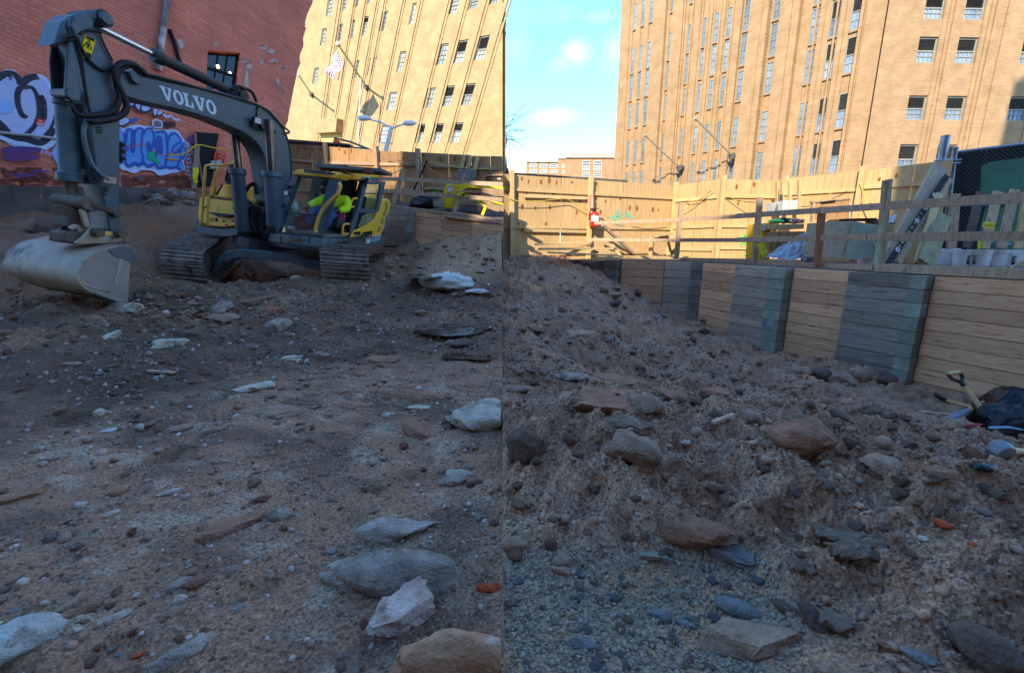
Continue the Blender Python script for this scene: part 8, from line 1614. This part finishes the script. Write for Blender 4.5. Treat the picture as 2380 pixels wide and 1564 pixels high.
for i in range(45):
    small(rg.uniform(280, 470), rg.uniform(685, 740), rg.uniform(10, 24), rg.choice(['brick', 'pink', 'tan', 'grey']), 'brick bit or stone strewn in front of the bucket and left track', 'brick bits in front of the bucket')
for i in range(70):
    u = rg.uniform(1180, 2370); small(u, rg.uniform(920 + max(0, u - 1900) * .25, 1300), rg.uniform(16, 40), rg.choice(['soil', 'soil', 'brown', 'soil', 'tan']), 'rough brown lump on the loose heap of the right side', 'rough lumps on the loose heap', 'lump', 'lump', sq=(.7, 1, .5, .8))
for i in range(55):
    u = rg.uniform(1180, 1780); small(u, rg.uniform(1330, 1555), rg.uniform(14, 32), rg.choice(['blue', 'blue', 'grey', 'soil']), 'small bluish grey stone in the grey gravel at the bottom', 'small stones in the grey gravel')
for i in range(60):
    u = rg.uniform(1190, 1700); small(u, rg.uniform(640 + max(0, u - 1400) * .4, 900), rg.uniform(10, 30), rg.choice(['brown', 'soil', 'dark', 'tan', 'grey']), 'stone or clod on the dark slope below the plank retaining wall', 'stones on the slope below the retaining wall', sq=(.6, 1, .3, .6))
# gravel and crumbs: countless, joined
def scatter(name, n, pick, size, colors, sub=1, seed=1):
    r = np.random.RandomState(seed); x, y = pick(r, n); z = height(x, y); n = len(x)
    if sub == 0: bv = np.array([(0, 1, .6), (.87, -.5, .5), (-.87, -.5, .5), (.1, 0, 1.1), (0, .9, -.6), (.8, -.6, -.6), (-.8, -.6, -.6)], float); bf = np.array([(3, 0, 2), (3, 1, 0), (3, 2, 1), (0, 4, 6), (0, 6, 2), (2, 6, 5), (2, 5, 1), (1, 5, 4), (1, 4, 0)])[:, ::-1]
    else: bv = ICO[sub][0]; bf = np.array(ICO[sub][1])
    sz = size(r, n, np.hypot(x, y)); nv = len(bv); a = r.uniform(0, 6.28, n); c, s = np.cos(a)[:, None], np.sin(a)[:, None]
    v = bv[None] * (1 + r.uniform(-.28, .28, (n, nv, 1))); v = v * np.stack([np.ones(n), r.uniform(.6, 1, n), r.uniform(.45, .9, n)], 1)[:, None]
    t = r.uniform(-.5, .5, n); ct, st = np.cos(t)[:, None], np.sin(t)[:, None]; X, Y, Z = v[..., 0], v[..., 1], v[..., 2]; X, Z = X * ct - Z * st, X * st + Z * ct; X, Y = X * c - Y * s, X * s + Y * c
    co = np.stack([X * sz[:, None] + x[:, None], Y * sz[:, None] + y[:, None], Z * sz[:, None] + z[:, None] + sz[:, None] * .25], -1).reshape(-1, 3).astype(np.float32)
    f = (bf[None] + (np.arange(n) * nv)[:, None, None]).reshape(-1, 3).astype(np.int32)
    me = bpy.data.meshes.new(name); me.vertices.add(len(co)); me.vertices.foreach_set('co', co.ravel()); me.loops.add(f.size); me.loops.foreach_set('vertex_index', f.ravel()); me.polygons.add(len(f)); me.polygons.foreach_set('loop_start', np.arange(0, f.size, 3, dtype=np.int32)); me.polygons.foreach_set('loop_total', np.full(len(f), 3, np.int32)); me.update(calc_edges=True)
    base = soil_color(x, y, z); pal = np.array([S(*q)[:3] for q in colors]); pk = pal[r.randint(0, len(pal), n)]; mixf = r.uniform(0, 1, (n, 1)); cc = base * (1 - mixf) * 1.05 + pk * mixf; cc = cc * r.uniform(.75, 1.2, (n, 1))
    col = np.ones((n, nv, 4), np.float32); col[..., :3] = cc[:, None]; at = me.color_attributes.new('soil', 'FLOAT_COLOR', 'POINT'); at.data.foreach_set('color', col.ravel())
    me.materials.append(GRAV); o = bpy.data.objects.new(name, me); C.objects.link(o); tag(o, kind='stuff'); return o
def grav_mat():
    m = bpy.data.materials.new('gravel_bits'); m.use_nodes = True; nt = m.node_tree; N = nt.nodes.new; L = nt.links.new; b = nt.nodes['Principled BSDF']; b.inputs['Roughness'].default_value = .9; b.inputs['Specular IOR Level'].default_value = .2
    at = N('ShaderNodeAttribute'); at.attribute_name = 'soil'; tc = N('ShaderNodeTexCoord'); n = N('ShaderNodeTexNoise'); n.inputs['Scale'].default_value = 70; n.inputs['Detail'].default_value = 6; L(tc.outputs['Object'], n.inputs['Vector']); r = N('ShaderNodeMapRange'); r.inputs[3].default_value = .6; r.inputs[4].default_value = 1.4; L(n.outputs[0], r.inputs[0]); h = N('ShaderNodeHueSaturation'); L(at.outputs['Color'], h.inputs['Color']); L(r.outputs[0], h.inputs['Value']); L(h.outputs[0], b.inputs['Base Color'])
    bp = N('ShaderNodeBump'); bp.inputs['Strength'].default_value = .7; bp.inputs['Distance'].default_value = .008; L(n.outputs[0], bp.inputs['Height']); L(bp.outputs[0], b.inputs['Normal']); return m
GRAV = grav_mat()
def pick_polar(a0, a1, r0, r1, keep=None, pw=1.0):
    def f(r, n):
        a = np.radians(r.uniform(a0, a1, n)); q = r0 * (r1 / r0) ** (r.uniform(0, 1, n) ** pw); x, y = np.sin(a) * q, np.cos(a) * q
        if keep is not None: k = keep(x, y, r); x, y = x[k], y[k]
        return x, y
    return f
clump = lambda x, y, r, s, t: fbm(x * 1.3, y * 1.7, 3, s) + r.uniform(-.35, .35, len(x)) > t
psz = lambda lo, hi, p=3.0: (lambda r, n, d: (lo + (hi - lo) * r.uniform(0, 1, n) ** p) * np.clip(d / 2.2, .8, 2.6))
scatter('gravel', 9500, pick_polar(-58, -1.6, 1.2, 7.5, lambda x, y, r: clump(x, y, r, 9, -.05)), psz(.003, .013), [(150, 140, 128), (176, 166, 154), (120, 104, 92), (190, 182, 172)], 0, 1)
scatter('gravel', 1100, pick_polar(-58, -1.6, 1.3, 9, None), psz(.006, .024), [(160, 148, 134), (120, 100, 86), (190, 180, 168), (112, 84, 68)], 1, 2)
hp = lambda x, y, r: mound(x, y) > r.uniform(.2, 1.0, len(x))
scatter('soil_clods', 17000, pick_polar(-1.0, 62, 1.45, 5.0, hp), psz(.004, .015, 2.5), [(140, 118, 102), (116, 96, 82), (150, 130, 114)], 0, 3)
scatter('soil_clods', 1300, pick_polar(-1.0, 62, 1.5, 8.0, hp), psz(.010, .034, 2.6), [(140, 118, 102), (112, 90, 76)], 1, 4)
scatter('soil_clods', 3500, pick_polar(-1.0, 40, 4.0, 12.5, None), psz(.005, .018, 3), [(120, 100, 84), (96, 76, 62)], 0, 5)
scatter('gravel', 8000, pick_polar(-1.0, 40, 1.3, 2.6, lambda x, y, r: mound(x, y) < .5), psz(.005, .02), [(132, 126, 116), (150, 140, 126), (112, 108, 104)], 0, 6)
scatter('gravel', 3200, pick_polar(-48, -1.6, 5.5, 12, None), psz(.005, .015), [(130, 112, 96), (160, 148, 134), (96, 78, 64)], 0, 7)

scatter('soil_clods', 2200, pick_polar(-58, -18, 7.6, 13.5, None), psz(.006, .022, 2.4), [(140, 104, 80), (110, 82, 64), (160, 140, 122)], 0, 8)

# ------------------------------------------------------------------ puddles, sack, tools, bag
WATER = bpy.data.materials.new('muddy_water'); WATER.use_nodes = True; wbs = WATER.node_tree.nodes['Principled BSDF']; wbs.inputs['Base Color'].default_value = S(70, 58, 48); wbs.inputs['Roughness'].default_value = .04; wbs.inputs['Specular IOR Level'].default_value = .8
def puddle(u0, v0, u1, v1, k, seed):
    g = ground_hit((u0 + u1) / 2, (v0 + v1) / 2); m = MB(); a = ground_hit(u0, (v0 + v1) / 2); b = ground_hit(u1, (v0 + v1) / 2); rx = (b - a).length / 2; ry = abs(WZ(600, v0, g.z).y - WZ(600, v1, g.z).y) / 2; r = random.Random(seed)
    pts = smoothpts([(math.cos(2 * math.pi * i / 14) * rx * r.uniform(.7, 1.1), math.sin(2 * math.pi * i / 14) * ry * r.uniform(.7, 1.1)) for i in range(14)], 4)
    m.add([Vector((g.x + x, g.y + y, g.z + k)) for x, y in pts], [tuple(range(len(pts)))]); tag(m.build('puddle_water', WATER), kind='structure')
puddle(945, 752, 1160, 785, .022, 1); puddle(1030, 818, 1165, 842, .015, 2); puddle(955, 625, 1060, 652, .03, 3)
g = ground_hit(1040, 668); bag(g + Vector((.0, 0, .02)), .52, .30, .24, 9, mat('white_sack', S(206, 204, 196), S(176, 170, 160), 5, .7, bump=.5, bscale=10, c3=S(130, 112, 94), c3amt=.35), 'white sack slumped on the muddy slope behind the right track', 'sack', 'sack', amp=.3)
g = ground_hit(1108, 680); bag(g, .20, .12, .05, 4, bpy.data.materials['white_sack'], 'small crumpled white scrap right of the white sack', 'plastic_scrap', 'scrap', amp=.4)
g = ground_hit(990, 668); p = W(1000, 640, g.y); m = MB(); m.bar(g - Vector((0, 0, .05)), p, .16, .03, Vector((0, -1, .2))); tag(m.build('board_stub', LUM), 'short pale board stub standing beside the white sack', 'board')
Z6 = zf(.28, 1751.7, 837.8)
M_HAND = mat('ash_handle', S(206, 176, 122), S(188, 156, 102), 5, .5, stretch=(3, 3, 3)); M_BLKP = mat('black_steel', S(32, 32, 34), rough=.35, spec=.6); M_HEAD = mat('dusty_steel', S(128, 132, 136), S(104, 108, 114), 6, .55, metal=.3, bump=.3)
gb_ = ground_hit(*Z6(2050, 565)); YB = gb_.y
sv = empty('shovel', W(*Z6(1900, 410), YB + .1), 'shovel with black D-grip and pale shaft standing in the black bag', 'shovel')
a, b, c = W(*Z6(1905, 415), YB + .1), W(*Z6(1748, 212), YB + .25), None
m = MB(); m.tube([a - (b - a) * .25, b], .026, 10); m.build('shaft', M_HAND, sv, smooth=True)
gl, gr2 = W(*Z6(1608, 112), YB + .33), W(*Z6(1712, 94), YB + .33)
m = MB(); m.tube([gl, gr2], .024, 10); m.build('grip', M_HAND, sv, smooth=True)
m = MB(); yk = W(*Z6(1722, 180), YB + .28); m.tube([b, yk], .028, 8); m.tube(smooth_ := [yk, W(*Z6(1650, 155), YB + .31), gl], .02, 8); m.tube([yk, W(*Z6(1735, 140), YB + .31), gr2], .02, 8); m.build('yoke', M_BLKP, sv, smooth=True)
s2 = empty('shovel', ground_hit(*Z6(1700, 400)), 'shovel lying flat with its black blade toward the teal plank ends', 'shovel')
p, q = ground_hit(*Z6(1600, 350)), ground_hit(*Z6(1870, 425)); p = W(*Z6(1610, 333), p.y + .0); q = W(*Z6(1880, 405), q.y); m = MB(); m.tube([p, q], .024, 8); m.build('shaft', M_HAND, s2, smooth=True)
m = MB(); m.tube([W(*Z6(1775, 378), (p.y + q.y) / 2 - .02), W(*Z6(1880, 410), q.y - .02)], .03, 8); m.build('socket', M_BLKP, s2)
bl = [W(*Z6(x, y), p.y + .02) for x, y in ((1510, 292), (1535, 288), (1590, 316), (1618, 330), (1600, 345), (1555, 335), (1520, 318))]; m = MB(); m.prism(bl, (0, .06, .03)); m.build('blade', M_BLKP, s2, bevel=.01)
pk = empty('pickaxe', ground_hit(*Z6(1800, 430)), 'pickaxe lying with its grey pointed head and pale handle by the black bag', 'pickaxe')
p, q = W(*Z6(2085, 268), YB + .6), W(*Z6(1780, 415), YB + .15); m = MB(); m.tube([p, q], .028, 8); m.build('handle', M_HAND, pk, smooth=True); r_ = W(*Z6(1595, 505), YB + .05); m = MB(); m.tube([q, q.lerp(r_, .4), r_], [.03, .055, .035], 8); m.build('head', M_HEAD, pk, smooth=True)
bag(gb_ + Vector((.42, .08, -.05)), .60, .40, .44, 7, M_BAG, 'black plastic bag heaped on the tools at the foot of the orange planks', amp=.3, n=40)
sl_ = empty('sledgehammer', ground_hit(*Z6(2050, 790)), 'sledgehammer lying on the dirt below the black bag', 'hammer')
gs_ = ground_hit(*Z6(2050, 800)); hc_ = W(*Z6(2048, 745), gs_.y); m = MB(); d_ = (W(*Z6(2110, 785), gs_.y - .04) - W(*Z6(1985, 705), gs_.y + .04)); m.lathe(hc_ - d_ / 2, [(.02, 0), (.052, .006), (.06, .03), (.058, d_.length - .03), (.05, d_.length - .005), (.02, d_.length)], 8, ax=d_); m.build('head', M_HEAD, sl_, smooth=True, bevel=.004); m = MB(); m.tube([hc_, W(*Z6(2420, 765), gs_.y + .08)], .02, 8); m.build('handle', M_HAND, sl_, smooth=True)
g = ground_hit(*Z6(1835, 560)); m = MB(); m.tube([g + Vector((-.10, 0, .02)), g + Vector((0, .02, .03)), g + Vector((.08, .02, .03))], .013, 8); tag(m.build('plier', mat('red_handle', S(176, 50, 56), rough=.5), smooth='all'), 'red handled tool lying under the edge of the black bag', 'tool')
g0, g1 = ground_hit(*Z6(1950, 585)), ground_hit(*Z6(2244, 600)); m = MB(); m.tube([g0 + Vector((0, 0, .03)), g0.lerp(g1, .5) + Vector((0, 0, .05)), g1 + Vector((0, 0, .03))], .012, 6); tag(m.build('cord', mat('blue_cord', S(110, 160, 180))), 'thin blue cord lying in front of the black bag', 'cord')
g = ground_hit(*Z6(1900, 905)); bag(g, .06, .04, .03, 3, M_BAG, 'scrap of black plastic half buried beyond the heap', 'plastic_scrap', 'scrap')
g = ground_hit(*Z6(1690, 470)); m = MB(); m.bar(g + Vector((-.4, .1, .03)), g + Vector((-.05, -.02, .03)), .05, .02); tag(m.build('wood_scrap', LUMO), 'thin pale stick left of the pickaxe head', 'stick')
g = ground_hit(1680, 990); m = MB(); m.bar(g + Vector((-.09, -.04, .03)), g + Vector((.09, .05, .05)), .03, .02); tag(m.build('wood_scrap', LUMO), 'small pale stick lying on the crest of the heap', 'stick')
for (x0, y0, x1, y1, lab) in ((640, 690, 560, 705, 'splintered pale lath lying before the left track'), (620, 640, 672, 646, 'muddy stick between the two tracks'), (150, 850, 185, 853, 'thin white lath on the left dirt'), (345, 868, 405, 872, 'slender white splinter on the left dirt')):
    a, b = ground_hit(x0, y0), ground_hit(x1, y1); m = MB(); m.bar(a + Vector((0, 0, .02)), b + Vector((0, 0, .03)), .05, .02); tag(m.build('lath', LUMO), lab, 'lath')
